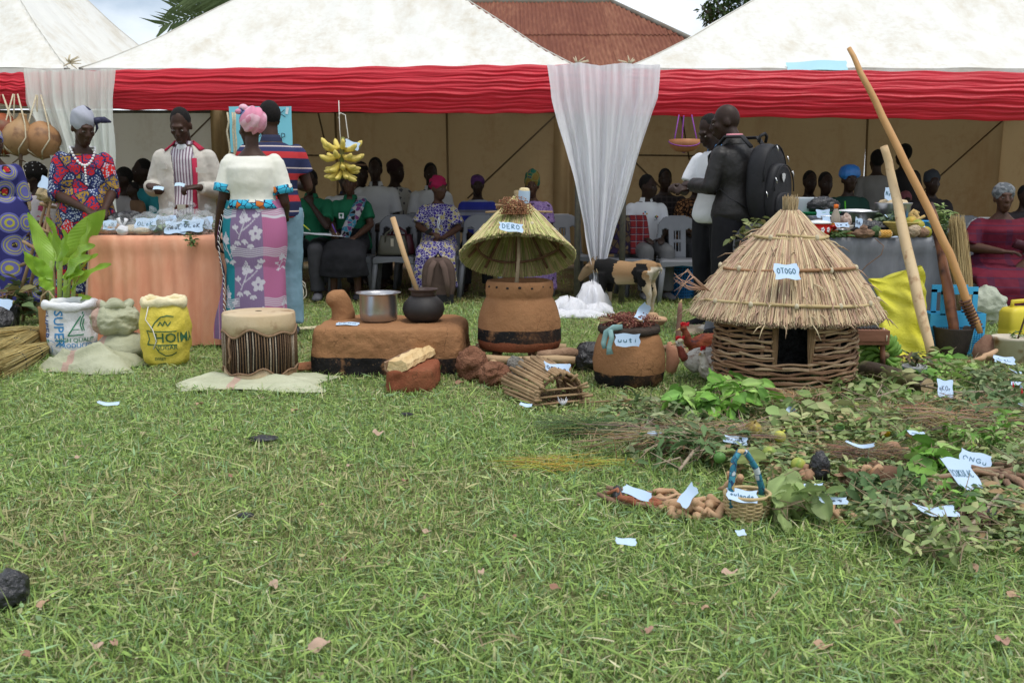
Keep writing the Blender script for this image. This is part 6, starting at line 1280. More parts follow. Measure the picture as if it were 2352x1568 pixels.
# ================================================================ clay stove
def clay(name,bands,base=(.275,.135,.062),base2=(.32,.165,.078)):
    """painted earthenware: bands of (z0, z1, colour) over plain clay"""
    t=NT(name);col=t.ramp(t.noise(4,6),[(.3,base),(.7,base2)]);z=t.math('ADD',t.xyz()[2],t.math('MULTIPLY',t.math('SUBTRACT',t.noise(7,5),.5),.035))
    wear=t.ramp(t.noise(9,6,.7),[(.56,1.0),(.68,.25)])
    for (a,b_,c) in bands:f=t.math('MULTIPLY',t.math('GREATER_THAN',z,a),t.math('LESS_THAN',z,b_));col=t.mix(t.math('MULTIPLY',f,wear) if c[0]<.1 else f,col,c)
    col=t.mix(t.ramp(t.noise(60,4),[(.62,0.0),(.72,.35)]),col,(.42,.26,.13))
    cr=t.n('TexVoronoi',Scale=5.0,feature='DISTANCE_TO_EDGE');wv=t.n('VectorMath',operation='MULTIPLY_ADD');wn=t.n('TexNoise',Scale=7.0,Detail=5.0);t.l(t.co,wn.inputs['Vector']);t.l(wn.outputs['Color'],wv.inputs[0]);wv.inputs[1].default_value=(.28,)*3;t.l(t.co,wv.inputs[2]);t.l(wv.outputs[0],cr.inputs['Vector'])
    crk=t.math('MULTIPLY',t.ramp(cr.outputs['Distance'],[(.004,1.0),(.016,0.0)]),t.ramp(t.noise(2.5,3),[(.50,0.0),(.62,.8)]));col=t.mix(crk,col,(.09,.045,.022))
    col=t.mix(t.ramp(t.noise(2.2,6,.7),[(.52,0.0),(.70,.45)]),col,(.16,.075,.036))
    t.set(col,.93,.12);nb=t.bump(t.noise(90,5),.5,.005);t.bump(t.noise(11,6),.6,.025,nb);return t.m
M_STOVE=clay('stove_clay',[(-.1,.115,(.016,.015,.015))]);BLK=(.016,.015,.015)
sx_,sy_=X(904,6.12,.2),6.12
t=thing('clay_stove','long brown clay stove with black painted base and firewood opening','stove',(sx_,sy_,0),-.03)
b=MB();hw,hd,hz=.462,.35,.295;n=60
rings=[]
for (z,k) in ((0,1.0),(.02,1.005),(.10,1.01),(.20,1.0),(.25,.99),(.275,.97),(.290,.93),(.297,.86),(.298,.5),(.298,.05)):
    rings.append([Vector((hw*(k if k>.9 else k)*(abs(cos(2*pi*q/n))**.22)*(1 if cos(2*pi*q/n)>0 else -1),hd*k*(abs(sin(2*pi*q/n))**.22)*(1 if sin(2*pi*q/n)>0 else -1),z)) for q in range(n)])
b.loft(rings);o=b.build('stove_body',M_STOVE,t)
m_=o.modifiers.new('r','REMESH');m_.mode='VOXEL';m_.voxel_size=.012;m_=o.modifiers.new('s','SMOOTH');m_.iterations=4
cut=MB();cut.loft([[Vector((.205+.105*cos(a)*(1 if s_ else .8),y_,.145+.065*sin(a) if sin(a)>0 else .145+.06*sin(a))) for a in [2*pi*q/24 for q in range(24)]] for y_,s_ in ((-.6,1),(-.1,0))]);cut.loft([[Vector((x_,.02+.07*cos(a),.13+.06*sin(a))) for a in [2*pi*q/20 for q in range(20)]] for x_ in (.30,.6)])
co=cut.build('cutter',M_STOVE,t);m_=o.modifiers.new('b','BOOLEAN');m_.operation='DIFFERENCE';m_.object=co;m_.solver='EXACT'
CUTTERS=[co];soften(o,None,2,disp=(.026,.11))
b=MB();b.tube([(-.33,.08,.26),(-.33,.08,.34),(-.345,.07,.40),(-.375,.06,.455),(-.385,.055,.475)],[.080,.072,.068,.062,.022],20);b.ell((-.365,.065,.425),(.078,.07,.062));o=b.build('knob',M_STOVE,t);soften(o,.010,5,disp=(.012,.1))
paper('label reading KENO lying flat on the clay stove',Vector((X(799,5.88,.30),5.88,.309)),.135,.105,(.03,.02,.03),'KENO',.05,3,.0035,thh=.28)
t=thing('aluminium_pot','open aluminium cooking pot with wide rim standing on the clay stove','pot',(X(870,6.1,.35),6.10,.298));M_ALU=mat('worn_aluminium',(.52,.52,.53),(.42,.41,.41),5,.32,.12,40,.003,metal=.9)
MB().lathe([(.02,0),(.10,.0),(.114,.012),(.118,.06),(.118,.165),(.125,.172),(.140,.176),(.141,.180),(.124,.178),(.112,.165),(.108,.03),(.02,.012)],48).build('pot_body',M_ALU,t)
t=thing('black_clay_pot','round black clay pot with flared neck on the stove, stirring stick inside','pot',(X(973,6.08,.35),6.08,.298));M_BPOT=mat('smoked_clay',(.018,.016,.016),(.030,.026,.025),9,.55,.6,170,.004,.35)
MB().lathe([(.02,0),(.085,.003),(.118,.035),(.132,.075),(.124,.115),(.096,.145),(.080,.160)],48).build('pot_body',M_BPOT,t);MB().lathe([(.080,.158),(.076,.175),(.080,.19),(.092,.198),(.093,.204),(.078,.202),(.066,.18),(.068,.13)],48).build('pot_neck',mat('smoked_rim',(.045,.028,.024),(.07,.045,.038),12,.5,.3,60),t)
p,q=A(958,668,6.05),A(902,500,6.18);t=thing('stirring_stick','smooth pale wooden stick leaning in the black clay pot','stick',p);MB().tube([(0,0,0),(q -p)*.5+Vector((-.005,0,0)),q -p],[.0135,.0165,.0175],10).build('shaft',mat('smooth_pale_wood',(.44,.28,.14),(.52,.35,.19),6,.6,.3,40,stretch=(1,1,.2)),t)
# firewood and its clay step
p,q=A(912,845,5.30),A(985,800,5.83);p.z,q.z=.150,.155;t=thing('firewood','split pale yellow firewood log pushed into the stove opening','firewood',p);d=q -p
b=MB();prof=[(-.055,-.018),(-.03,-.035),(.02,-.03),(.055,-.012),(.05,.015),(.018,.038),(-.012,.022),(-.045,.026)];dd=d.normalized();s1=dd.cross(Vector((0,0,1))).normalized();s2=s1.cross(dd)
b.loft([[d*f+s1*(x_*1.15+.004*sin(f*20+x_*90))+s2*(y_*1.05+.004*sin(f*26+y_*120)) for x_,y_ in prof] for f in [k/10 for k in range(11)]]);b.build('split_face',mat('split_wood',(.58,.40,.19),(.66,.50,.27),22,.8,.8,50,.012,stretch=(1,.25,1)),t,smooth=False)
b=MB();b.loft([[d*(f*.96+.01)+s1*x_*1.22+s2*y_*1.15 for x_,y_ in ((-.064,.018),(-.062,-.022),(-.032,-.042),(.0,-.040),(.0,-.034),(-.03,-.034),(-.055,-.018),(-.056,.015))] for f in (0,.3,.6,1)]);b.build('bark',mat('flaky_bark',(.22,.13,.08),(.34,.22,.14),20,.95,.9,40,.012),t,smooth=False)
t=thing('clay_step','rough red clay block with dark smoked side in front of the stove opening','block',(X(948,5.5),5.50,0),-.05);b=MB()
b.loft([[Vector((.135*k*(abs(cos(a))**.3)*(1 if cos(a)>0 else -1),.21*(abs(sin(a))**.3)*(1 if sin(a)>0 else -1),z)) for a in [2*pi*e/32 for e in range(32)]] for z,k in ((0,1.03),(.05,1.0),(.115,.97),(.13,.9))]);o=b.build('step_body',clay('red_step_clay',[],(.20,.062,.032),(.26,.09,.045)),t);soften(o,.014,2,disp=(.03,.06))
lumpthing('flat_clay_piece','thin flat slab of red clay on the grass left of the stove','clay piece',G(706,850),(.14,.10,.025),clay('slab_clay',[],(.26,.11,.055),(.33,.15,.075)),3,.1)
# white rope coils
for (u,v,y,lab,c) in ((676,668,9.3,'loose coil of white rope hanging beside the green polo man',(.60,.55,.45)),(712,762,6.75,'tangle of pale yellow sisal rope on grass behind the stove',(.62,.56,.36))):
    p=A(u,v,y) if v<700 else G(u,v);t=thing('rope_coil',lab,'rope',p)
    for k in range(9):
        a0=rnd(0,6);rr=rnd(.06,.11);MB().tube([(rr*cos(a0+.5*i)*(1+.15*sin(i)),(.02 if v<700 else rr*.8)*sin(a0+.7*i) ,(rr*1.1*sin(a0+.5*i) if v<700 else .015+.02*abs(sin(i+k)))) for i in range(12)],.0055,5).build('strand',mat('rope_%d' %u,c,tuple(q*.85 for q in c),90),t)
# hanging ropes by the post and banana bunch
for k,(u,lab) in enumerate(((522,'kinked pale rope hanging behind the cream blouse woman'),(534,'twin pale ropes hanging next to the blue poster'))):
    t=thing('hanging_rope',lab,'rope',A(u,258,9.2))
    for j in range(1+k):MB().tube([(.02*j+.012*sin(i*2.1+j)*(1 -k*.7),0,-.085*i) for i in range(13)],.009,6).build('strand',M_SPIKE,t)
bp=A(784,348,9.25);t=thing('banana_bunch','bunch of small yellow bananas hanging on string below the red drape','bananas',bp);M_BAN=mat('ripe_banana',(.70,.54,.10),(.76,.64,.20),9,.45,.15,30,c3=(.40,.28,.08),s3=14,t3=.74);M_BSTEM=mat('banana_stalk',(.22,.27,.07),(.15,.13,.05),14)
bn=MB();bn.tube([(0,0,.0),(.045,0,-.012),(.085,0,-.008),(.115,0,.012),(.128,0,.024)],[.007,.019,.021,.016,.004],7,True);bm_=bn.mesh('banana');first=True
for k in range(36):
    row=k // 9;a=k%9*.7+row*.35+rnd(-.12,.12);zz=.03 -row*.066;ln=rnd(.9,1.1);o=put('banana',bm_,M_BAN,t,(.032*cos(a),.032*sin(a),zz),(rnd(-.3,.3),-.25+.36*row+rnd(-.25,.25),a));o.scale=(ln*(1.3 if row<3 else 1.1),)*3
MB().tube([(0,0,-.25),(0,0,-.1),(.01,0,.05),(.02,0,.13)],[.012,.022,.022,.016],8).build('stalk',M_BSTEM,t)
hang_string(t,[(.0,0,.05),(-.01,0,.2),(-.012,0,.46)],mat('white_thread',(1,1,1)),.004);hang_string(t,[(.02,0,.10),(.07,0,.12),(.05,0,.28),(.045,0,.33),(0,0,.35),(-.02,0,.30)],MATS['white_thread'],.005)
paper('grey paper slip tucked into the hanging bananas',bp+Vector((.11,-.06,.055)),.13,.075,(1.2,.3,.2),None,.1,2)
# blue poster
o=paper('large light blue poster with marker writing hanging behind the striped polo man',A(600,298,9.3),.58,.42,(radians(90),0,0),None,.02,5,tear=.004,m=mat('sky_blue_poster',(.22,.60,.72),(.24,.63,.75),3,.8,.1));o.name='blue_poster';o['category']='poster';del o['group']
q=MB();strokes(q,'OJAK',.30,.065,lambda x,y:Vector((x,y,.014)),.006,-.05,.115);strokes(q,'Group',.30,.075,lambda x,y:Vector((x,y,.014)),.006,-.06,-.075);q.build('writing',M_INKB,o,smooth=False)
MB().box((.25,.17,.016),(.025,.06,.002),Matrix.Rotation(-.2,3,'Z')).build('tape',M_WHITE,o,smooth=False)
# ================================================================ granary
gx,gy=X(1193,6.05,.35),6.05
M_GRAN=clay('granary_clay',[(-.1,.075,(.22,.072,.036)),(.062,.135,BLK)])
t=thing('clay_granary','brown clay granary with black band, standing on logs and stones','granary',(gx,gy,.135))
b=MB();b.lathe([(.18,0),(.254,.008),(.260,.05),(.258,.12),(.253,.18),(.242,.235),(.224,.285),(.206,.312),(.200,.322),(.204,.332),(.210,.350),(.209,.405),(.200,.424),(.178,.424),(.168,.40),(.19,.30),(.22,.12),(.20,.03),(.05,.025)],64,fn=lambda a,z:1+.012*sin(a*2+z*6)+.008*sin(a*5+z*17));o=b.build('granary_body',M_GRAN,t);soften(o,None,1,disp=(.014,.09))
for k in range(7):a=-pi/2+(k -3)*.36;b=MB();b.ell((.206*cos(a),.206*sin(a),.392+.006*sin(k*3)),(.010,.006,.007));b.build('finger_mark',mat('black_daub',BLK,None),t)
# thatched lid, front edge tipped up on a prop
def thatch(t,prof,n,seed,pal,rad=.0032,jit=.008,over=.03,m=None,part='thatch',underlay=True):
    q=np.random.default_rng(seed);a=q.uniform(0,2*pi,n);r_=np.array([p[0] for p in prof]);z_=np.array([p[1] for p in prof]);K_=len(prof)
    start=q.choice(K_ -1,n,p=np.array([.30,.25]+[.45/(K_ -3)]*(K_ -3)) if K_>3 else None);Vs=[];f0=start+q.random(n)*.8
    da=q.normal(size=n)*.05;lift=q.uniform(-.004,.014,n);segs=4;end=(K_ -1)+q.uniform(-.15,over*10,n)*.3
    s_l=[]
    for j in range(segs+1):
        f=f0+(end -f0)*j/segs;fi=np.clip(f,0,K_ -1);rr=np.interp(fi,np.arange(K_),r_);zz=np.interp(fi,np.arange(K_),z_);ex=np.maximum(f -(K_ -1),0)
        dr,dz=r_[-1] -r_[-2],z_[-1] -z_[-2];dl=hypot(dr,dz);rr=rr+ex*.10*dr/dl;zz=zz+ex*.10*dz/dl
        aa=a+da*(j/segs)+q.normal(size=n)*.004;rr=rr+lift*.7+q.normal(size=n)*jit*.3;zz=zz+lift;s_l.append((rr,zz,aa))
    for (rr,zz,aa) in s_l:
        er=np.stack([np.cos(aa),np.sin(aa),0*aa],-1);et=np.stack([-np.sin(aa),np.cos(aa),0*aa],-1);c=er*rr[:,None]+np.array((0,0,1))*zz[:,None]
        w_=rad*1.0
        Vs+=[c -et*w_,c+(er*.5+np.array((0,0,.85)))*w_*1.4,c+et*w_]
    V=np.stack(Vs,1).reshape(-1,3);f=[(i*3+j,i*3+j+1,i*3+3+j+1,i*3+3+j) for i in range(segs) for j in range(2)]+[(i*3+2,i*3,i*3+3,i*3+5) for i in range(segs)]
    f=np.array(f);F=(f[None]+(np.arange(n)*3*(segs+1))[:,None,None]).reshape(-1,4);c=np.repeat(np.array(pal)[q.choice(len(pal),n)]*q.uniform(.7,1.25,(n,1)),3*(segs+1),axis=0)
    kind(put(part,npmesh(part,V,F,c),m or vmat('thatch_straw',.8,.2),t),'stuff')
    if underlay:
        b=MB();b.lathe([(rr*.985,zz -.012) for rr,zz in prof],48,cap=False);b.build('thatch_core',mat('thatch_core',(.20,.15,.08),(.27,.21,.12),40,.95,.8,120),t)
def ring_stick(t,r,z,m,rad=.008,gap=0,a0=0,name='hoop',wob=.008,seed=1):
    b=MB();n=44;b.tube([((r+wob*sin(a*3+seed))*cos(a+a0),(r+wob*sin(a*3+seed))*sin(a+a0),z+wob*sin(a*2+seed*2)) for a in [(2*pi -gap)*k/n for k in range(n+1)]],[rad*(1+.15*sin(k*1.7+seed)) for k in range(n+1)],7,gap>0);return b.build(name,m,t)
lid=thing('granary_lid','green-tinged thatched cone lid of the granary, tipped back on a prop stick','thatched lid',(gx -.012,gy+.03,.70),rot=(radians(-25),0,0))
lp=[(.018,.385),(.08,.315),(.16,.225),(.25,.115),(.345,0)]
thatch(lid,lp,3400,5,[(.42,.42,.16),(.52,.50,.23),(.54,.44,.25),(.33,.36,.12),(.48,.36,.20),(.40,.40,.16)],.0034,over=.05,underlay=False)
for (rr,zz,sd) in ((.175,.222,1),(.275,.100,2)):ring_stick(lid,rr,zz,M_STICK,.007,0,0,seed=sd)
for (rr,zz,sd) in ((.27,.06,3),(.13,.20,4)):ring_stick(lid,rr -.02,zz,M_TWIG,.008,name='inner_hoop',seed=sd)
for k in range(9):a=2*pi*k/9+.2;MB().tube([(.31*cos(a),.31*sin(a),.015),(.15*cos(a),.15*sin(a),.19),(.02*cos(a),.02*sin(a),.33)],[.008,.009,.008],6).build('rafter',M_TWIG,lid)
for k in range(10):a=2*pi*k/10;b=MB();b.ell((.277*cos(a),.277*sin(a),.108),(.012,.012,.014));b.build('tie',M_SPIKE,lid)
MB().tube([(-.20,-.02,.29),(0,-.05,.285),(.22,.0,.30)],.007,6).build('cross_stick',M_STICK,lid)
MB().lathe([(.016,.36),(.020,.40),(.023,.44),(.012,.445)],14).build('apex_bundle',mat('thatch_core',(1,1,1)),lid)
p,q=Vector((gx -.02,gy -.15,.53)),Vector((gx -.005,gy -.07,.86));t=thing('prop_stick','rough stick propping up the granary lid from inside the neck','stick',p);MB().tube([(0,0,0),(q -p)*.5+Vector((.006,0,0)),q -p],[.013,.011,.010],8).build('shaft',mat('rough_grey_stick',(.30,.22,.14),(.38,.30,.20),30,.85,.7,60),t)
# sorghum heads and maize cob on the lid
def sorghum(label,loc,r,n,seed,pal,name='sorghum_heads',stalks=6):
    t=thing(name,label,'sorghum',loc);q=np.random.default_rng(seed);d=q.normal(size=(n,3));d /= np.linalg.norm(d,axis=1)[:,None];pos=d*np.array(r)*q.uniform(.55,1.05,n)[:,None]*(1+.25*np.sin(d[:,:1]*7+d[:,1:2]*5)) ;pos[:,2]=np.maximum(pos[:,2]+r[2]*.6,.003)
    bv=[(0,0,1),(1,0,0),(0,1,0),(-1,0,0),(0,-1,0),(0,0,-1)];bf=[(0,1,2),(0,2,3),(0,3,4),(0,4,1),(5,2,1),(5,3,2),(5,4,3),(5,1,4)]
    V,F,c_=scatter(bv,bf,rot_np(q.uniform(0,3,n),q.uniform(0,3,n),q.uniform(0,3,n))*(q.uniform(.0035,.0055,n))[:,None,None],pos,np.array(pal)[q.choice(len(pal),n)]*q.uniform(.7,1.3,(n,1)));kind(put('grains',npmesh('grains',V,F,c_),vmat('sorghum_grain',.6,.3),t),'stuff')
    for k in range(stalks):a=rnd(0,6.28);e=Vector((cos(a)*r[0]*rnd(1.0,1.5),sin(a)*r[1]*1.2,r[2]*rnd(.3,1.0)));MB().tube([(0,0,r[2]*.5),e*.6+Vector((0,0,r[2]*.3)),e],[.006,.005,.006],5).build('stalk',M_STICK,t)
    return t
lt=Vector((gx -.015,gy -.03,1.0));sorghum('bunch of reddish sorghum heads lying on the tipped granary lid',A(1182,492,5.95),(.095,.07,.06),1500,3,[(.34,.15,.075),(.42,.21,.11),(.24,.09,.05),(.36,.19,.10)],stalks=3)
t=thing('maize_cob','husked maize cob tip in pale blue paper standing atop the granary lid','maize',A(1203,466,5.98),rot=(.1,.05,0));MB().lathe([(.015,-.02),(.028,.0),(.032,.05),(.030,.085),(.02,.09)],14).build('cob',mat('maize_husk',(.60,.48,.25),(.68,.58,.36),30,.8,.8,120),t);b=MB();b.lathe([(.033,.0),(.035,.04),(.034,.075)],14,cap=False);b.build('paper_wrap',M_PAPER,t)
paper('label reading DERO stuck on the tipped granary lid',A(1174,522,5.73),.14,.062,(radians(52),.12,.25),'DERO',.06,1,.0036,thh=.5)
# logs and stones under the granary
M_LOG=mat('barkless_log',(.34,.22,.12),(.44,.31,.18),9,.85,.6,40,.01,stretch=(.3,1,1));M_LOGEND=mat('log_end',(.46,.33,.18),(.55,.42,.25),30);M_ROCK=mat('red_laterite',(.19,.082,.046),(.27,.13,.075),14,.95,1.0,34,.05)
def log(label,a,b_,r,m=None,name='log'):
    a,b_=Vector(a),Vector(b_);t=thing(name,label,'log',a,0);d=b_ -a;MB().tube([d*f+Vector((0,0,.006*sin(f*7+r*90))) for f in (0,.2,.4,.6,.8,1)],[r*(1+.06*sin(k*2)) for k in range(6)],12).build('log_body',m or M_LOG,t)
    for f in (-.004,1.004):n_=d.normalized();s1=n_.orthogonal().normalized();s2=n_.cross(s1);b=MB();b.add([d*f+(s1*cos(e)+s2*sin(e))*r*.86 for e in [2*pi*k/12 for k in range(12)]],[tuple(range(12)) if f>0 else tuple(range(11,-1,-1))]);b.build('cut_end',M_LOGEND,t,smooth=False)
log('long pale log lying across the front under the granary',(gx -.26,gy -.27,.112),(gx+.33,gy -.30,.105),.024);log('short log poking forward under the granary at the left',(gx -.165,gy -.42,.085),(gx -.13,gy+.2,.09),.030);log('rough log under the right side of the granary',(gx+.28,gy -.36,.06),(gx+.20,gy+.2,.09),.028);log('forked rough log beside the granary base at the right',(gx+.10,gy -.20,.128),(gx+.35,gy -.14,.125),.030,mat('flaky_bark',(1,1,1)));log('rear pale log under the granary',(gx -.28,gy+.15,.11),(gx+.3,gy+.15,.11),.026)
for (u,v,r,lab,m) in ((1084,874,(.088,.08,.105),'tall red laterite stone at the left foot of the granary',M_ROCK),(1136,888,(.088,.08,.075),'round red laterite stone in front of the granary',M_ROCK),(1298,850,(.075,.07,.06),'dark red stone at the right foot of the granary',M_ROCK),(1184,880,(.055,.05,.085),'grey speckled stone between the red stones and the stick trap',mat('grey_stone',(.16,.15,.13),(.26,.24,.21),40,.95,1,60,.03)),(1245,825,(.09,.08,.05),'dark stone in the shade under the granary',M_ROCK)):
    b=MB();lump(b,(0,0,r[2]*.9),r,u,.14,34,22,6,1);o=b.build('stone',m,None,loc=G(u,v));tag(o,lab,'stone');soften(o,None,0,disp=(.02,.025))
lumpthing('black_bag','black polythene bag behind the clay jar','plastic bag',G(1352,855),(.10,.08,.10),M_BLACKPL,8,.14,sharp=1)
# ================================================================ stick trap
tx,ty=X(1288,4.93),4.94;t=thing('stick_trap','half-barrel trap cage of cut sticks lying on the grass','trap',(tx,ty,.012),.42)
for k in range(30):
    a=pi*(k+.5)/30;r0=.135;p=Vector((r0*cos(a)*1.05,rnd(-.03,.02),.155*sin(a)+.012));q=Vector((r0*cos(a)*1.25+rnd(-.012,.012),rnd(.30,.38),.185*sin(a)+.010+rnd(0,.012)));MB().tube([p,p.lerp(q,.5)+Vector((0,0,rnd(-.004,.006))),q],[rnd(.0075,.0105)]*3,7).build('stick',M_STICK,t)
for (yy,rr) in ((.01,.122),(.17,.132),(.30,.142)):MB().tube([(rr*cos(a),yy,rr*1.12*sin(a)+.008) for a in [pi*k/14 for k in range(15)]],.0075,6).build('hoop',M_TWIG,t)
for z in (.015,.05,.085):MB().tube([(-.15,-.01,z),(0,-.02,z+.004),(.16,-.01,z)],.006,6).build('cross_bar',M_STICK,t)
for k in range(11):MB().tube([(-.14+.028*k,.0,.012),(-.14+.028*k,.33,.012)],.006,5).build('floor_stick',M_TWIG,t)
for k in range(7):a=pi*(k+.5)/7;MB().tube([(.12*cos(a),-.02,.13*sin(a)+.01),(.17*cos(a),-.05,.17*sin(a)+.01)],[.007,.008],6).build('peg',M_STICK,t)
paper('torn label folded over the top of the stick trap',A(1276,848,5.02),.14,.06,(.9,.2,.3),'OGaLa',.5,4,.004)
b=MB();[b.tube([(0,0,.02),(rnd(-.03,.03),0,.04+rnd(0,.03))],.0015,3) for _ in range(24)];tag(b.build('feather',M_WHITE,None,loc=(tx+.01,ty -.05,.0)),'small white downy feather on the front bars of the stick trap','feather')
# ================================================================ lidded clay jar
jx,jy=X(1447,5.55),5.55;t=thing('clay_jar','squat clay jar with black painted base and dark wooden lid','jar',(jx,jy,0))
b=MB();b.lathe([(.05,0),(.180,.002),(.194,.03),(.204,.09),(.208,.15),(.198,.215),(.180,.27),(.168,.298),(.10,.302),(.02,.302)],60,fn=lambda a,z:1+.012*sin(a*2+z*8)+.007*sin(a*5+z*20));o=b.build('jar_body',clay('jar_clay',[(-.1,.088,BLK)]),t);soften(o,None,1,disp=(.013,.09))
b=MB();b.lathe([(.02,.300),(.168,.302),(.177,.312),(.178,.332),(.170,.344),(.02,.346)],40,fn=lambda a,z:1+.02*sin(a*3)+.01*sin(a*11));o=b.build('lid',mat('charred_board',(.035,.028,.024),(.075,.055,.042),12,.9,.8,40,.012,stretch=(1,4,4)),t)
sorghum('heap of dark red sorghum heads on the clay jar lid',(jx -.01,jy -.03,.345),(.145,.10,.045),2300,7,[(.20,.055,.04),(.27,.09,.06),(.14,.035,.03),(.33,.16,.11)],stalks=14)
t=thing('cloth_strip','faded teal cloth strip knotted over the clay jar lid at the left','cloth',(jx -.13,jy -.11,.30));b=MB();b.tube([(.07,-.05,.055),(.02,-.07,.055),(-.02,-.075,.03),(-.035,-.08,-.03),(-.03,-.085,-.06)],[.016,.018,.018,.016,.012],8,flat=.3);b.tube([(.0,-.075,.045),(.01,-.085,.0),(-.005,-.09,-.05),(.0,-.095,-.09)],[.014,.015,.014,.02],8,flat=.3);b.build('strip',mat('teal_rag',(.16,.30,.30),(.24,.38,.37),20),t)
paper('label hanging below the clay jar lid',A(1441,781,5.33),.135,.07,(radians(78),0,-.05),'uuti',.12,5,.004);paper('curled label sticking up out of the sorghum on the jar',A(1475,718,5.49),.10,.06,(1.2,-.9,.5),None,.5,6)
# ================================================================ hut model
hx_,hy_=X(1802,5.44,.3),5.44;hut=thing('hut_model','miniature round hut with woven stick wall and straw thatched cone roof','model hut',(hx_,hy_,0))
rp=[(.036,.985),(.085,.93),(.182,.84),(.322,.706),(.434,.556),(.508,.425)]
HPAL=[(.52,.39,.24),(.58,.46,.29),(.46,.31,.21),(.62,.52,.33),(.43,.28,.20),(.54,.43,.26),(.36,.25,.16),(.50,.33,.24)]
thatch(hut,rp,6200,9,HPAL,.0040,over=.06)
V,F,c_=fibres(160,(0,0,.965),(0,0,1.075),.034,.036,12,[(.44,.32,.18),(.50,.38,.22)],.004,0);kind(put('neck_bundle',npmesh('neck_bundle',V,F,c_),vmat('thatch_straw'),hut),'stuff');MB().lathe([(.033,.97),(.034,1.06)],20).build('neck_core',mat('thatch_core',(1,1,1)),hut);MB().tube([(.037*cos(a),.037*sin(a),.975+.004*sin(a*5)) for a in [2*pi*k/20 for k in range(41)]],.0045,5).build('neck_tie',M_SPIKE,hut)
M_CANE=mat('pale_cane',(.42,.31,.15),(.50,.39,.21),10,.7,.4,50);M_CANE2=mat('russet_cane',(.26,.13,.065),(.33,.18,.09),10,.7,.4,50)
for (rr,zz,m_,g_,a0,s_) in ((.200,.852,M_CANE,.5,-2.9,1),(.360,.690,M_CANE2,.35,-3.0,2),(.478,.517,M_CANE,.3,-2.95,3),(.190,.862,M_CANE,2.6,-2.2,4),(.356,.698,M_CANE,2.8,-1.2,5)):ring_stick(hut,rr,zz,m_,.0085,g_,a0,seed=s_)
for (rr,zz,nn) in ((.205,.855,5),(.365,.692,9),(.483,.519,13)):
    for k in range(nn):a=2*pi*k/nn+.2;b=MB();b.ell((rr*cos(a),rr*sin(a),zz),(.013,.013,.017),8,6);b.build('tie',M_SPIKE,hut)
b=MB()
for k in range(150):
    a=rnd(0,6.28);f=rnd(1.5,5.2);i=min(int(f),4);rr=rp[i][0]+(rp[i+1][0] -rp[i][0])*(f -i);zz=rp[i][1]+(rp[i+1][1] -rp[i][1])*(f -i);p=Vector(((rr+.016)*cos(a),(rr+.016)*sin(a),zz+.012));L_=rnd(.04,.11);d=Vector((cos(a+rnd(-.9,.9)),sin(a+rnd(-.9,.9)),rnd(-1.1,-.3))).normalized();c=random.choice(HPAL);b.tube([p,p+d*L_*.5+Vector((0,0,.01)),p+d*L_],[.003,.0035,.001],4,col=tuple(q*.9 for q in c))
for k in range(10):a=pi+rnd(-.5,.3);p=Vector((.46*cos(a),.46*sin(a),.56));b.tube([p,p+Vector((-.09,-.02,rnd(.0,.12))),p+Vector((-.17,-.03,rnd(-.04,.10)))],[.003,.003,.001],4,col=(.42,.26,.18))
kind(b.build('loose_straw',vmat('thatch_straw'),hut,colored=True),'stuff')
M_WAND=[mat('wicker_wand_%d' %k,c,tuple(q*1.35 for q in c),14,.75,.4,60,.004) for k,c in enumerate(((.27,.155,.085),(.34,.215,.125),(.42,.29,.175),(.21,.115,.063)))]
WR=.374;NS=22
def door(a):x_=WR*cos(a);return sin(a)<0 and -.140<x_<.032
for row in range(27):
    z=.012+row*.0156;a=rnd(0,1.2);stop=a+2*pi
    while a<stop -.05:
        ln=min(rnd(.75,1.5),stop -a+.06);pts=[];aa=a;n=max(4,int(ln/.07))
        bulge=1+.05*sin(pi*z/.42) -.03*z
        for k in range(n+1):
            q=a+ln*k/n;w_=.006*sin(q*NS/2+row*pi);zz=z+.006*sin(q*5+row*2.3)+.004*sin(q*13+row)
            ok=not (z>.205 and door(q));pts.append((Vector(((WR*bulge+w_)*cos(q),(WR*bulge+w_)*sin(q),zz)),ok))
        run=[]
        for (p,ok) in pts+[(None,False)]:
            if ok:run.append(p)
            else:
                if len(run)>1:MB().tube(run,[rnd(.0070,.0095)*(1 -.3*i/len(run)) for i in range(len(run))],6).build('wand',random.choice(M_WAND),hut)
                run=[]
        a+=ln -.06
for k in range(NS):a=2*pi*k/NS+.14;(None if door(a) else MB().tube([(WR*1.01*cos(a),WR*1.01*sin(a),0),(WR*cos(a),WR*sin(a),.44)],.009,6).build('stake',M_TWIG,hut))
for sx0 in (-.143,.035):
    a=-atan2(sqrt(WR**2 -sx0**2),sx0);V,F,c_=fibres(60,(sx0,-sqrt(WR**2 -sx0**2) -.004,.205),(sx0*1.02,-sqrt(WR**2 -sx0**2) -.004,.43),.009,.012,int(abs(sx0)*900)+99,[(.36,.23,.12),(.28,.17,.09)],.004,.01);kind(put('door_edge',npmesh('door_edge',V,F,c_),vmat('thatch_straw'),hut),'stuff')
MB().lathe([(.01,.43),(WR,.432),(WR,.42),(.01,.42)],30).build('ceiling_mat',M_CORE,hut)
b=MB();b.grid(lambda u,v:Vector(((WR*.93+.008*sin(u*40))*cos(-.1+(pi+.2)*u),(WR*.93+.008*sin(u*40))*sin(-.1+(pi+.2)*u),.01+.41*v)),50,4);b.build('black_lining',M_BLACKPL,hut)
o=paper('label reading OTOGO pinned on the front of the thatched hut roof',Vector((hx_ -.125,hy_ -.432,.695)),.125,.095,(radians(48),.0,.0),'OTOGO',.06,9,.0038,thh=.36)

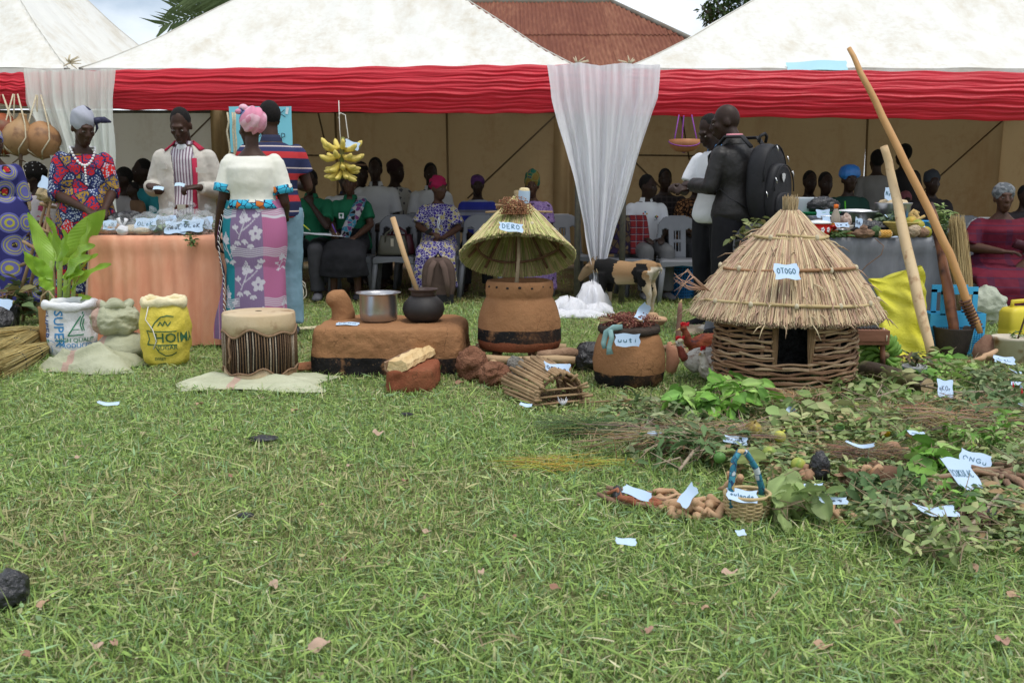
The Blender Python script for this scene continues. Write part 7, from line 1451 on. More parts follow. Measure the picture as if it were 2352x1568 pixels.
# ================================================================ grey table and its goods
GX0,GX1,GYF,GZ=X(1715,6.95),X(2172,6.95),6.95,.775
table('folding table hidden under the grey cloth','mottled grey velvet cloth hanging over the right table behind the hut model',GX0,GX1,GYF,7.65,GZ,velvet('grey_velvet',(.13,.135,.15),(.19,.20,.22),(.27,.28,.30)),folds=15,seed=6,amp=.04)
def at(u,dy=.1,z=GZ):y=GYF+dy;return Vector((X(u,y,z),y,z+.005))
def basin(label,loc,r,h,m,name='basin',fill=None,rim=1.12,cat='basin',fh=.02):
    t=thing(name,label,cat,loc);MB().lathe([(.02,0),(r*.86,0),(r*.95,.012),(r,h*.9),(r*rim,h),(r*rim,h+.006),(r*.97,h*.95),(r*.85,.015),(.02,.012)],40).build('basin_body',m,t)
    if fill:b=MB();b.lathe([(r*.98,h*.93),(r*.75,h+fh*.7),(r*.35,h+fh),(.01,h+fh*1.1)],30,fn=lambda a,z:1+.02*sin(a*5));b.build('heap',fill,t)
    return t
M_TUB=mat('clear_plastic_tub',(.66,.72,.76),(.70,.76,.80),4,.3,.1,20,.003,.5,transl=.4);M_FLOUR=mat('millet_flour',(.52,.40,.24),(.58,.46,.29),60,.9,.6,120);M_STEEL=mat('steel_basin',(.45,.46,.47),(.36,.37,.38),6,.3,.1,30,.003,metal=.9)
basin('large translucent plastic tub of pale meal at the back of the grey table',at(1812,.52),.215,.27,M_TUB,'plastic_tub',M_FLOUR,1.06,'tub',-.02);basin('wide steel basin with green tray on top, behind the drink bottle',at(1885,.38),.16,.14,M_STEEL);basin('green plastic tray on the steel basin',at(1880,.38,GZ+.145),.15,.02,mat('green_plastic',(.02,.24,.09),None,rough=.4),'tray',None,1.05,'tray')
basin('shallow steel basin with white plate right of the drink bottle',at(1962,.45,GZ+.02),.15,.15,M_STEEL,fill=mat('white_enamel',(.72,.73,.74),None,rough=.25,bump=0));basin('deep steel basin heaped with millet flour',at(2048,.52),.125,.23,M_STEEL,'flour_basin',M_FLOUR,1.1,'basin',.035)
b=MB();lump(b,(0,0,.05),(.12,.09,.06),31,.2,30,20,8,1);tag(b.build('black_bag',M_BLACKPL,None,loc=at(1885,.36,GZ+.165)),'crumpled black bag lying on the green tray','plastic bag');paper('blue-green label on the black bag in the tray',at(1890,.22,GZ+.16),.10,.06,(1.2,0,.1),None,.1,2)
t=thing('black_bag_of_leaves','black polythene bag of wilting leaves overhanging the left end of the grey table','plastic bag',at(1735,.06,GZ -.06));b=MB();lump(b,(0,0,.02),(.14,.11,.12),33,.18,34,24,8,1);b.build('bag',M_BLACKPL,t);V,F,c_=leaves_mesh(60,(-.04,-.06,.08),(.16,.12,.14),.08,[(.20,.22,.08),(.14,.17,.06),(.28,.25,.10)],6,2,.2);kind(put('leaves',npmesh('leaves',V,F,c_),M_HERB,t),'stuff')
t=thing('trailing_vine','wilting leafy vine trailing down beside the black bag at the table corner','plant',at(1700,-.04,GZ -.02));q=[Vector((-.02*sin(k),-.02,-.07*k)) for k in range(7)];MB().tube(q,.005,5).build('stems',M_TWIG,t);V,F,c_=leaves_mesh(44,(0,-.02,-.18),(.07,.04,.24),.075,[(.20,.24,.08),(.13,.18,.05)],7,2.2,.1)
V[:,2] -= 0;kind(put('leaves',npmesh('leaves',V -np.array((0,0,.2)),F,c_),M_HERB,t),'stuff')
# drink bottle
t=thing('drink_bottle','plastic drink bottle with orange cap and orange label reading SKY','bottle',at(1917,.10));MB().lathe([(.01,0),(.034,.002),(.036,.02),(.034,.10),(.035,.125),(.028,.155),(.016,.19),(.013,.205)],24).build('bottle_body',mat('drink_plastic',(.42,.34,.25),(.50,.44,.36),3,.12,0,spec=.6,transl=.3),t);MB().lathe([(.016,.20),(.0165,.228),(.002,.23)],18).build('cap',mat('orange_plastic',(.75,.17,.02),None,rough=.4,bump=0),t)
lb=MB();lb.lathe([(.0355,.028),(.0362,.03),(.0356,.095),(.035,.097)],26,cap=False);lo_=lb.build('bottle_label',mat('orange_label',(.70,.20,.02),(.62,.30,.04),30,.4,0),t)
V,F=glyphs('SKY',.03);b=MB();cyl=lambda x_,z_,r_=.0372:Vector((r_*cos(-pi/2+x_/r_),r_*sin(-pi/2+x_/r_),z_));b.add([cyl(x_ -.026,.055+y_+.12*x_) for x_,y_,_ in V],F);b.build('lettering',mat('red_print',(.5,.01,.02),None,bump=0),lo_,smooth=False);b=MB();b.grid(lambda u,v:cyl((u -.5)*.06,.048+.036*v,.0366),10,2);b.build('label_flash',M_WHITE,lo_)
# red enamel pot
t=thing('red_enamel_pot','red flower-painted enamel pot with white lid at the front of the grey table','pot',at(1878,.06));MB().lathe([(.02,0),(.07,0),(.088,.025),(.090,.06),(.082,.09),(.088,.096)],32).build('pot_body',mat('red_enamel',(.50,.012,.012),None,rough=.2,bump=0,spec=.5),t);MB().lathe([(.09,.095),(.092,.101),(.07,.112),(.02,.12),(.0,.121)],30).build('lid',mat('white_enamel',(1,1,1)),t);MB().tube([(.085,-.01,.07),(.115,-.01,.075),(.125,-.005,.065),(.112,.01,.055)],.010,8).build('handle',MATS['red_enamel'],t)
b=MB();[b.ell((.0905*cos(a+.09*cos(q)),.0905*sin(a+.09*cos(q)),.052+.012*sin(q)),(.006,.006,.008)) for a in (-1.5,-1.0,-2.1) for q in (0,1.26,2.5,3.8,5)];b.build('painted_flower',M_WHITE,t)
basin('white plastic tub with bagged food left of the black bag',at(1948,.16),.05,.075,mat('cream_plastic',(.66,.64,.56),None,rough=.4),'small_bucket',None,1.08,'tub');lumpthing('food_bag','tall clear bag of brown food standing in the white tub','plastic bag',at(1942,.17,GZ+.055),(.04,.035,.055),mat('bagged_food',(.40,.28,.22),(.50,.40,.34),14,.35,.6,20,.02,.5),3,.2,sharp=1)
b=MB();lump(b,(0,0,.05),(.15,.10,.055),36,.2,34,22,8,1);tag(b.build('black_bag',M_BLACKPL,None,loc=at(1995,.16)),'spread black polythene bag in the middle of the grey table','plastic bag')
basin('tin plate holding an egg behind the spread black bag',at(1990,.33,GZ+.06),.075,.012,M_STEEL,'plate',None,1.1,'plate');b=MB();b.ell((0,0,.026),(.034,.026,.026),14,10);tag(b.build('egg',mat('egg_shell',(.60,.46,.33),None,rough=.5),None,loc=at(1993,.33,GZ+.075)),'pale egg on the tin plate','egg')
t=thing('yellow_cup','upturned pale yellow plastic cup with loop handle','cup',at(1970,.36,GZ+.05));MB().lathe([(.05,0),(.045,.05),(.01,.055)],20).build('cup_body',mat('pale_yellow_plastic',(.68,.56,.20),None,rough=.4),t);MB().tube([(.0,-.04,.05),(.0,-.03,.085),(.03,-.02,.09),(.045,-.02,.05)],.007,6).build('handle',MATS['pale_yellow_plastic'],t)
GRY=[(.10,.15,.08),(.13,.18,.10),(.08,.12,.06)]
herb_bunch('big bunch of grey-green leaves in the middle of the grey table',at(2040,.30,GZ+.03),(.15,.10,.10),190,.07,11,GRY,2.2);herb_bunch('small green bunch beside the yellow cup',at(1950,.28,GZ+.02),(.06,.05,.06),46,.05,12);herb_bunch('bunch of leaves hanging off the right end of the grey table',at(2168,.02,GZ -.10),(.05,.06,.14),90,.07,14,GRY,2.6);herb_bunch('upright bunch of pale green okra-like stalks at the right table end',at(2160,.20,GZ+.06),(.08,.07,.12),110,.08,15,[(.20,.28,.09),(.26,.33,.12),(.14,.22,.07)],4.0);herb_bunch('loose leaves on a grey leaf tray at the table front',at(1918,.0),(.10,.05,.035),60,.055,16);herb_bunch('grey-green leaves under the oranges',at(2085,.18),(.10,.07,.05),70,.055,17,GRY)
basin('bright blue plastic basket of dry roots on the grey table',at(2098,.40),.12,.10,mat('blue_plastic',(.04,.30,.62),None,rough=.4),'blue_basket',None,1.06,'basket')
def root(label,loc,path,rad,m,name='root',cat='root',group=None,parts=None):
    t=thing(name,label,cat,loc,0,group)
    for k,p_ in enumerate(path):MB().tube(p_,[rad*(1 -.55*i/(len(p_) -1))*(1+.12*sin(i*2.3+k)) for i in range(len(p_))],9).build('rootlet' if k else 'root_body',m,t)
    return t
M_ROOT=mat('pale_root',(.40,.24,.13),(.50,.33,.20),14,.8,.6,60,.006);M_ROOT2=mat('brown_root',(.20,.12,.08),(.30,.19,.12),18,.9,.8,60,.008);M_TUBER=mat('dusty_tuber',(.30,.17,.10),(.38,.23,.14),10,.85,.6,50)
root('twisted yellow root standing in the blue basket',at(2090,.38,GZ+.06),[[(0,0,0),(.0,0,.09),(.02,0,.12),(.06,0,.10)],[(.02,0,.11),(.06,0,.06),(.08,0,.03)],[(-.0,0,.08),(.04,-.02,.05),(.10,-.01,.08)]],.022,mat('yellow_root',(.46,.30,.10),(.54,.38,.16),16,.8,.6))
M_ORA=mat('green_orange_peel',(.20,.30,.04),(.50,.30,.04),9,.45,.3,120,.002)
for (u,dy,z,r,lab) in ((2092,.12,.10,.045,'yellow-green orange resting against the blue basket'),(2108,.06,.075,.050,'round green orange, the largest on the grey table'),(2125,.05,.03,.046,'yellowing orange half hidden behind the pestle')):
    b=MB();b.ell((0,0,0),(r,r,r*.95),20,14);tag(b.build('orange',M_ORA,None,loc=at(u,dy,GZ+z),rot=(u,u*.3,0)),lab,'orange','green oranges on the grey table')
t=thing('coiled_basket','yellow coiled straw basket at the front of the grey table','basket',at(2068,.10))
for k in range(9):r=.058+.0075*k;MB().tube([(r*cos(a),r*sin(a),.007+.0115*k) for a in [2*pi*q/32 for q in range(33)]],.0072,6,False).build('coil',mat('yellow_coil',(.42,.34,.10),(.36,.28,.08),60,.8,.6,200),t)
for (u,dy,r,lab,m,sd) in ((2096,-.0,(.055,.04,.045),'cut yam with pale flesh leaning on the coiled basket',mat('yam_flesh',(.52,.42,.30),(.40,.27,.17),18,.9,.9,60,.02),1),(2117,.02,(.05,.04,.035),'brown rough yam next to the cut one',M_ROOT2,2),(2078,.0,(.03,.03,.035),'small yam behind the pale pole',M_ROOT2,3),(2012,.02,(.036,.034,.040),'knobbly green fruit on the grey table front',mat('knobbly_green',(.07,.13,.05),(.10,.17,.07),60,.8,1,90,.02),5)):
    b=MB();lump(b,(0,0,r[2]*.95),r,sd+50,.10,26,18,9);tag(b.build('yam' if sd<4 else 'green_fruit',m,None,loc=at(u,dy)),lab,'yam' if sd<4 else 'fruit')
t=thing('maize_piece','short piece of yellow maize cob lying at the table front','maize',at(2032,-.0,GZ+.024),rot=(0,pi/2,.2));b=MB()
for r_ in range(7):
    for k in range(11):a=2*pi*k/11+r_*.28;b.ell((.022*cos(a),.022*sin(a),.012*r_ -.035),(.007,.007,.0068),6,5)
kind(b.build('kernels',mat('maize_kernel',(.66,.34,.05),(.72,.46,.14),40,.4,0),t),'stuff');MB().lathe([(.019,-.045),(.019,.05),(.01,.052)],12).build('core',M_FLOUR,t)
t=thing('wood_fungus','brown folded bracket of dried bark at the front of the grey table','bark',at(1982,.0));b=MB();lump(b,(0,0,.028),(.075,.04,.03),60,.22,26,18,8,1);b.build('lower_piece',M_ROOT2,t);b=MB();lump(b,(0,0,.06),(.03,.028,.026),61,.15);b.build('upper_piece',M_ROOT2,t)
basin('shallow wooden bowl at the table front',at(1955,.06),.055,.035,mat('bowl_wood',(.34,.19,.08),None,rough=.7),'wooden_bowl',None,1.0,'bowl');basin('small tin can behind the loose leaves',at(1930,.10),.045,.05,M_STEEL,'tin',None,1.02,'tin')
lumpthing('grey_bread','pale grey-white lump of tuber at the left end of the grey table','tuber',at(1765,-.02),(.06,.05,.05),mat('floury_lump',(.44,.38,.32),(.52,.46,.40),30,.95,.8,60),9,.12)
t=thing('white_sieve','white plastic sieve with blue net behind the red pot','sieve',at(1855,.18,GZ+.06),rot=(.5,0,.2));MB().tube([(.09*cos(a),.06*sin(a),0) for a in [2*pi*k/24 for k in range(25)]],.010,7,False).build('rim',mat('white_enamel',(1,1,1)),t);b=MB();lump(b,(-.03,-.01,-.02),(.05,.04,.03),3,.15);b.build('blue_net',mat('blue_netting',(.02,.10,.40),None),t)
for (u,dy,z,w_,h_,rt,tx,lab) in ((2043,.46,.30,.085,.095,(1.35,.2,.2),'Niro','label standing in the millet flour'),(2045,.30,.135,.085,.05,(.5,.1,.2),None,'pale label lying on the big grey-green bunch'),(1898,.04,.115,.055,.065,(1.2,0,0),None,'small pale label on the lid of the red enamel pot'),(1934,.02,.085,.10,.045,(.7,.0,.1),'LaPe','white label lying in front of the drink bottle'),(1972,.01,.10,.06,.075,(1.2,.3,.3),'Odi','label leaning on the dried bark'),(2052,-.02,.004,.06,.03,(.1,0,0),None,'slip of paper lying flat by the pale pole'),(2118,.02,.075,.04,.02,(.4,0,0),None,'tiny slip stuck on the cut yam')):paper(lab,at(u,dy,GZ+z),w_,h_,rt,tx,.12,int(u),.004)
t=thing('dry_vine','thin dry vine dangling down the front of the grey cloth','vine',at(2022,-.05));MB().tube([A(p_[0],p_[1],p_[2]) -t.location for p_ in ((2010,548,6.9),(2030,565,6.84),(2024,585,6.82),(1990,610,6.8),(1965,640,6.78),(1958,660,6.78))],.003,4).build('stem',M_TWIG,t)
# calabash sling by the curtain
p=A(1571,328,9.25);t=thing('calabash_bowl','half calabash bowl hanging in a purple string sling beside the big curtain','bowl',p);MB().lathe([(.02,-.085),(.08,-.075),(.13,-.03),(.138,.03),(.130,.03),(.122,-.025),(.07,-.065),(.01,-.072)],36,fn=lambda a,z:1+.10*max(0,cos(a))**8).build('bowl',mat('calabash',(.34,.13,.055),(.40,.18,.08),7,.5,.2),t);M_SLING=mat('purple_cord',(.28,.05,.24),(.16,.06,.32),90,.7,.4,200)
for a in (-2.5,-.6,1.57):hang_string(t,[(.0+.09*cos(a)*.8,.05*sin(a),.25),(.125*cos(a),.125*sin(a),.03),(.10*cos(a),.10*sin(a),-.05),(0,0,-.09)],M_SLING,.006)
hang_string(t,[(.142*cos(a),.142*sin(a),.012 -.05*max(0,-sin(a)) ) for a in [2*pi*k/24 for k in range(25)]],M_SLING,.005)
paper('light blue sheet stuck on the right marquee roof above the red drape',A(1875,157,9.62)+Vector((0,-.02,.02)),.57,.11,(radians(58),-.03,0),None,.02,4,m=mat('faded_blue_sheet',(.40,.66,.74),(.44,.70,.78),3,.8,.1),tear=.02,group='')
# ================================================================ poles, mortar, tools
def pole(label,pts,radii,m,name='pole',parts=()):
    P_=[A(*p_) for p_ in pts];P_[0].z=max(P_[0].z,.01);t=thing(name,label,'pole',P_[0]);n=len(P_);full=[]
    for i in range(n -1):full+=[P_[i].lerp(P_[i+1],f) for f in (0,.33,.66)]
    full.append(P_[-1]);rr=np.interp(np.linspace(0,n -1,len(full)),range(n),radii);MB().tube([p_ -P_[0]+Vector((.003*sin(i*2),0,.003*sin(i*1.3))) for i,p_ in enumerate(full)],list(rr),12).build('shaft',m,t);return t
M_PWOOD=mat('pale_stripped_wood',(.56,.40,.22),(.64,.49,.30),7,.7,.4,40,.006,stretch=(1,1,.25),c3=(.40,.24,.13),s3=16,t3=.66);M_OWOOD=mat('polished_orange_wood',(.46,.24,.09),(.54,.31,.13),6,.5,.3,40,.005,stretch=(1,1,.25));M_DWOOD=mat('dark_pestle_wood',(.17,.065,.035),(.25,.11,.055),6,.5,.5,40,.006,stretch=(1,1,.2),c3=(.05,.025,.02),s3=5,t3=.55)
t=pole('very long polished wooden pole with iron spade blade, leaning across the red drape',[(2252,765,6.35),(2217,680,6.4),(2188,600,6.45),(2160,538,6.5),(2082,380,6.65),(2027,268,6.8),(1978,168,6.9),(1951,112,7.0)],[.018,.027,.027,.027,.026,.024,.020,.016],M_OWOOD)
O=t.location;M_RUSTB=mat('rusty_blade',(.16,.085,.055),(.24,.14,.095),14,.75,.6,50,metal=.3);b=MB();b.loft([[A(2268+x_ ,v_,6.30 -dy) -O for x_ in (-w_,w_)]+[A(2268+x_,v_,6.30+.02 -dy) -O for x_ in (w_,-w_)] for v_,w_,dy in ((768,6,.0),(790,30,.01),(810,36,.02),(830,30,.03),(840,14,.03))]);b.build('spade_blade',M_RUSTB,t)
bt=t
for k in range(9):f=k/9;c=A(2216+30*f,692+62*f,6.38) -O;MB().tube([c+Vector((.031*cos(a),.031*sin(a),.010*cos(a))) for a in [2*pi*q/12 for q in range(13)]],.007,5).build('binding',mat('bark_binding',(.10,.05,.035),None),t)
pole('pale stripped wooden pole standing in front of the yellow sack',[(2143,836,6.18),(2110,690,6.35),(2070,510,6.6),(2045,390,6.8),(2031,337,6.85)],[.026,.036,.034,.028,.026],M_PWOOD)
t=thing('mortar','dark wooden mortar tub holding the upright pestle','mortar',G(2186,822));MB().lathe([(.03,0),(.085,.002),(.10,.06),(.125,.20),(.128,.21),(.112,.208),(.09,.1),(.02,.05)],40,fn=lambda a,z:1+.012*sin(a*3)).build('mortar_body',mat('dark_mortar_wood',(.035,.028,.024),(.055,.042,.035),9,.75,.6,50),t)
pole('dark brown pestle standing in the mortar, worn black at its head',[(2192,770,6.40),(2182,690,6.45),(2165,600,6.55),(2150,520,6.62),(2137,468,6.7)],[.032,.036,.030,.027,.022],M_DWOOD,'pestle')
t=thing('tall_broom','tall upright straw broom leaning on the right end of the grey table','broom',A(2215,690,6.75)*1);t.location.z=.03;q=A(2197,500,6.9) -t.location;V,F,c_=fibres(520,(0,0,.25),q,.065,.055,77,[(.40,.30,.14),(.46,.35,.17),(.34,.24,.11)],.0026,.015);kind(put('bristles',npmesh('bristles',V,F,c_),M_BROOM,t),'stuff');V,F,c_=fibres(300,(.0,0,0),q*.3,.06,.065,78,[(.46,.38,.20),(.40,.31,.15)],.003,.01);kind(put('bristle_base',npmesh('bristle_base',V,F,c_),M_BROOM,t),'stuff')
# yellow leaning sack
M_YSACK2=pp_sack_mat('bright_yellow_sack',(.60,.56,.03),(.68,.64,.08));b=MB();base=G(2062,832)
def ysk(a,f):
    row=f*6;i=min(int(row),5);k=row -i;L_=[(2012,2128,832),(2002,2130,800),(2020,2126,760),(2026,2126,715),(2016,2126,680),(2000,2126,650),(1994,2118,640)];u0,u1,v=[L_[i][q]+(L_[i+1][q] -L_[i][q])*k for q in range(3)]
    if f>.82:v -= 30*(f -.82)/.18*((u1 -u0) and (max(0,(abs(cos(a/2)) -.55))/.45))
    uu=(u0+u1)/2+(u1 -u0)/2*cos(a);th=(.11 -.07*f)*sin(a)+.012*sin(a*5+f*19)+.014*sin(f*33+a*3)
    p_=A(uu,v,6.38+.25*f);return Vector((p_.x,p_.y+th,max(p_.z,.004)))
b.loft([[ysk(2*pi*k/48,j/30) for k in range(48)] for j in range(31)],False);o=b.build('yellow_sack',M_YSACK2);tag(o,'half-empty bright yellow woven sack leaning on the grey table','sack');b=MB();cg=mat('faint_green_print',(.30,.42,.12),None,bump=0)
for tx,uu,vv,sz in (('KAMPALA',2040,722,.035),('50 KG',2050,800,.03)):
    V,F=glyphs(tx,sz);p_=A(uu,vv,6.22);MBx=MB();MBx.add([Vector((p_.x+q[0],6.265+(.05 if vv<760 else .0) ,p_.z+q[1])) for q in V],F)
# blue mesh shopping bag
M_BLUEB=mat('sky_blue_plastic',(.05,.36,.62),(.07,.40,.66),5,.4,.1,30);p0=G(2202,822);p0.y=6.52;t=thing('blue_basket_bag','sky blue plastic mesh shopping basket with tall handle behind the mortar','basket',(X(2202,6.55),6.60,0));W_,H2=.19,.30
def face(yy):return lambda x_,z_:Vector((x_*(.86+.14*z_/H2),yy*(1 -.0*z_),z_))
for yy in (-.075,.075):
    f_=face(yy);b=MB();nx_,nz_=22,14
    for i in range(nx_+1):x_=-W_+2*W_*i/nx_;b.tube([f_(x_,.02),f_(x_,.20)],.0032,4)
    for j in range(nz_+1):z_=.02+.18*j/nz_;b.tube([f_(-W_,z_),f_(W_,z_)],.0032,4)
    kind(b.build('mesh_side',M_BLUEB,t),'stuff');b=MB();b.box((0,yy,.245),(2*W_*.98,.012,.09));b.build('rim_band',M_BLUEB,t,smooth=False)
    b=MB();[b.box((sx_*.105,yy,.36),(.035,.012,.16)) for sx_ in (-1,1)];b.box((0,yy,.445),(.245,.012,.05));b.build('handle',M_BLUEB,t,smooth=False)
for sx_ in (-1,1):b=MB();b.box((sx_*W_*.97,0,.15),(.008,.15,.28));b.build('end_panel',M_BLUEB,t,smooth=False)
MB().box((0,0,.012),(2*W_*.86,.15,.02)).build('base',M_BLUEB,t,smooth=False)
t=thing('olive_sack','pale green-grey sack slumped by the feet of the maroon dress woman','sack',G(2262,745));b=MB();lump(b,(0,0,.15),(.17,.13,.165),71,.12,40,28,7,1);soften(b.build('sack_body',pp_sack_mat('sage_woven_plastic',(.34,.37,.28),(.42,.45,.36)),t),None,0,sub=1,disp=(.035,.09),hard=True)
t=thing('paint_bucket','stained cream paint bucket holding a dark stick at the right edge','bucket',G(2318,832));M_BUCK=mat('stained_cream_plastic',(.50,.44,.34),(.58,.53,.44),6,.6,.2,30,c3=(.28,.16,.07),s3=9,t3=.60);MB().lathe([(.03,0),(.095,0),(.112,.15),(.116,.152),(.116,.172),(.108,.172),(.09,.02),(.03,.015)],36).build('bucket_body',M_BUCK,t);MB().tube([(.03,0,.1),(.07,-.02,.30),(.10,-.02,.44)],.007,6).build('dark_stick',mat('dark_twig',(1,1,1)),t);V,F,c_=leaves_mesh(26,(.03,-.02,.18),(.07,.06,.04),.045,GREENS,3);kind(put('leaves',npmesh('leaves',V,F,c_),M_HERB,t),'stuff')
t=thing('yellow_jerrycan','yellow plastic jerrycan partly cut off by the right frame edge','jerrycan',(X(2350,6.95),6.95,0),.2);b=MB();b.loft([[Vector((.13*k*(abs(cos(a))**.35)*(1 if cos(a)>0 else -1),.08*k*(abs(sin(a))**.35)*(1 if sin(a)>0 else -1),z)) for a in [2*pi*q/28 for q in range(28)]] for z,k in ((0,.9),(.02,1),(.12,1),(.13,.97),(.14,1),(.25,1),(.28,.85),(.29,.5))]);b.build('can_body',mat('yellow_jerry_plastic',(.66,.55,.05),(.60,.48,.05),5,.45,.1),t);MB().tube([(-.07,0,.27),(-.07,0,.325),(.05,0,.33),(.06,0,.27)],.016,8).build('handle',MATS['yellow_jerry_plastic'],t);MB().lathe([(.025,.28),(.025,.32),(.0,.322)],14,(.10,0,0)).build('cap',M_BLACKPL,t)
# thumb piano and dark wooden stool under it
t=thing('thumb_piano','wooden thumb piano box with metal keys, held by string, right of the hut','instrument',(X(1996,5.95),5.98,.20),-.08);MB().box((0,0,.03),(.26,.14,.065)).build('box',mat('reddish_board',(.17,.075,.045),(.24,.11,.065),8,.7,.5,40,stretch=(.3,1,1)),t,smooth=False)
for k in range(9):MB().tube([(-.10+.022*k,-.03,.064),(-.10+.022*k,.0,.085),(-.095+.024*k,.06,.07)],.0032,5).build('key',mat('dark_iron',(.05,.045,.045),None,rough=.4,metal=.6),t)
MB().tube([(-.11,0,.068),(.10,0,.068)],.005,6).build('bridge',MATS['dark_iron'],t);MB().tube([(.11,-.072,.0),(.112,-.074,.03),(.112,.0,.068),(.11,.073,.03)],.004,5).build('string',M_SPIKE,t)
t=thing('low_stool','dark wooden stool carrying the thumb piano','stool',(X(1996,5.98),6.0,0));MB().box((0,0,.185),(.24,.16,.025)).build('seat',M_DWOOD,t,smooth=False)
for a in (-1,1):[MB().tube([(a*.09,c*.05,.17),(a*.10,c*.06,0)],.016,7).build('leg',M_DWOOD,t) for c in (-1,1)]
# green bananas, banana log, small bucket
t=thing('green_banana_bunch','cut bunch of small green bananas beside the yellow sack','bananas',G(2022,848));t.location.z=.10;M_GBAN=mat('unripe_banana',(.11,.24,.03),(.17,.31,.06),8,.5,.15)
gb_=bm_.copy();gb_.materials.clear()
for k in range(26):a=k%9*.7+(k // 9)*.3;r_=k // 9;o=put('banana',gb_,M_GBAN,t,(.022*cos(a),-.03*r_+.03,.022*sin(a)),None);o.rotation_euler=Matrix(((cos(a),0,0),(0,1,0),(sin(a),0,1))).to_euler() if False else (0,-a,0);o.scale=(.95 -.1*r_,)*3
MB().tube([(0,-.08,0),(0,.05,0)],[.022,.02],10).build('stalk',mat('cut_stalk',(.22,.13,.09),(.16,.16,.06),20),t)
log('fallen banana stem lying from the hut towards the small bucket',A(1985,845,5.75),G(2128,905)+Vector((0,0,.045)),.052,mat('banana_stem',(.13,.13,.05),(.22,.21,.09),7,.7,.5,30,.01,c3=(.055,.038,.025),s3=5,t3=.52),'banana_log')
t=thing('small_bucket','small white bucket with green wire handle holding a wilted plant','bucket',G(2098,882));MB().lathe([(.02,0),(.052,0),(.063,.095),(.068,.097),(.068,.112),(.060,.112),(.05,.02)],30).build('bucket_body',mat('scuffed_white_plastic',(.55,.56,.57),(.62,.63,.62),8,.5,.2,c3=(.36,.30,.22),s3=7,t3=.64),t);MB().tube([(-.068*cos(a),-.068*sin(a)*.9 -.0,.10 -.085*sin(a)) for a in [pi*k/12 for k in range(13)]],.0035,5).build('wire_handle',mat('green_wire',(.02,.25,.10),None),t);V,F,c_=leaves_mesh(60,(0,0,.15),(.09,.07,.05),.06,[(.10,.12,.05),(.20,.13,.07),(.07,.10,.04)],8,2.4,.2);kind(put('leaves',npmesh('leaves',V,F,c_),M_HERB,t),'stuff')
b=MB();b.grid(lambda u,v:Vector(((u -.5)*.22,(v -.5)*.16,.035*sin(pi*u)*sin(pi*v)+.012*abs(sin(u*9+v*7))+.006)),24,14);o=b.build('striped_cloth',stripes('red_white_blue_stripes',[(0,(.03,.04,.14)),(.4,(.6,.58,.56)),(.52,(.45,.03,.04)),(.72,(.6,.58,.56)),(.82,(.03,.04,.14))],.11,1,(0,0,.5)),None,loc=G(2150,884));tag(o,'small cloth striped red, white and navy behind the little bucket','cloth')
# empty sacks and sticks behind the jar
for (u,v,W1,D1,lab,m,rz) in ((1612,762,.42,.26,'torn printed paper sack lying on the grass between jar and hut','p',.2),(1655,790,.30,.18,'black polythene sheet lying beside the hut wall','b',.1)):
    b=MB();b.grid(flat_sack(0,0,W1,D1,.06,u),40,24);mm=M_BLACKPL if m=='b' else cells('printed_paper_sack',8,[(0,(.46,.37,.26)),(.55,(.60,.56,.48)),(.8,(.16,.36,.10)),(.92,(.05,.25,.40))],bump=.4);tag(b.build('torn_sack' if m=='p' else 'black_sheet',mm,None,loc=G(u,v),rot=(0,0,rz)),lab,'sack' if m=='p' else 'plastic sheet')
p=G(1556,800);t=thing('cassava_stick','upright brown cassava stick with broken pale top beside the jar','stick',p);q=A(1563,690,p.y+.02) -p;MB().tube([q*f for f in (0,.2,.4,.6,.8,.95)],[.022,.019,.020,.017,.018,.014],10).build('stick_body',mat('cassava_bark',(.19,.10,.075),(.26,.15,.11),26,.8,.6),t);MB().tube([q*.94,q*1.02+Vector((.008,0,0))],[.012,.003],6).build('broken_tip',mat('split_wood',(1,1,1)),t)
root('cassava roots with straw lying behind the jar',G(1545,815),[[(-.05,.05,.03),(.02,.02,.05),(.10,.0,.03),(.2,-.02,.02)],[(0,.05,.03),(.06,-.06,.04),(.10,-.14,.02)],[(-.1,.02,.03),(.0,.04,.06),(.15,.12,.04)]],.022,mat('cassava_root',(.24,.14,.09),(.34,.22,.14),20,.9,.7))
b=MB();b.tube([(0,0,.20),(.015,0,.15),(.025,-.01,.09),(.01,-.02,.03),(0,-.025,0)],[.012,.034,.042,.034,.014],14);tag(b.build('sweet_potato',mat('pink_tuber',(.42,.20,.12),(.50,.26,.16),8,.7,.4),None,loc=G(1535,860)+Vector((0,0,.0))),'large pink sweet potato standing against the right side of the jar','sweet potato')
b=MB();lump(b,(0,0,.03),(.10,.06,.045),4,.2);tag(b.build('tuber',M_ROOT,None,loc=(jx+.12,jy+.12,.33)),'pale tubers piled behind the sorghum on the jar','tuber')
# handbags, cloths on chairs, backpack on the grass
def handbag(label,loc,m,s=1.0,rz=0):
    t=thing('handbag',label,'handbag',loc,rz);b=MB();b.loft([[Vector((.155*s*k*(abs(cos(a))**.45)*(1 if cos(a)>0 else -1),.07*s*kd*(abs(sin(a))**.6)*(1 if sin(a)>0 else -1),z*s)) for a in [2*pi*q/28 for q in range(28)]] for z,k,kd in ((0,1,1),(.02,1.04,1.05),(.10,.98,.9),(.18,.84,.5),(.20,.82,.35))]);b.build('bag_body',m,t)
    for yy in (-1,1):MB().tube([(-.075*s,yy*.045*s,.12*s),(-.07*s,yy*.05*s,.22*s),(0,yy*.05*s,.27*s),(.07*s,yy*.05*s,.22*s),(.075*s,yy*.045*s,.12*s)],.008,6).build('handle',m,t)
    MB().box((.0,-.062*s,.13*s),(.03,.012,.08)).build('clasp',M_BRASS,t,smooth=False);return t
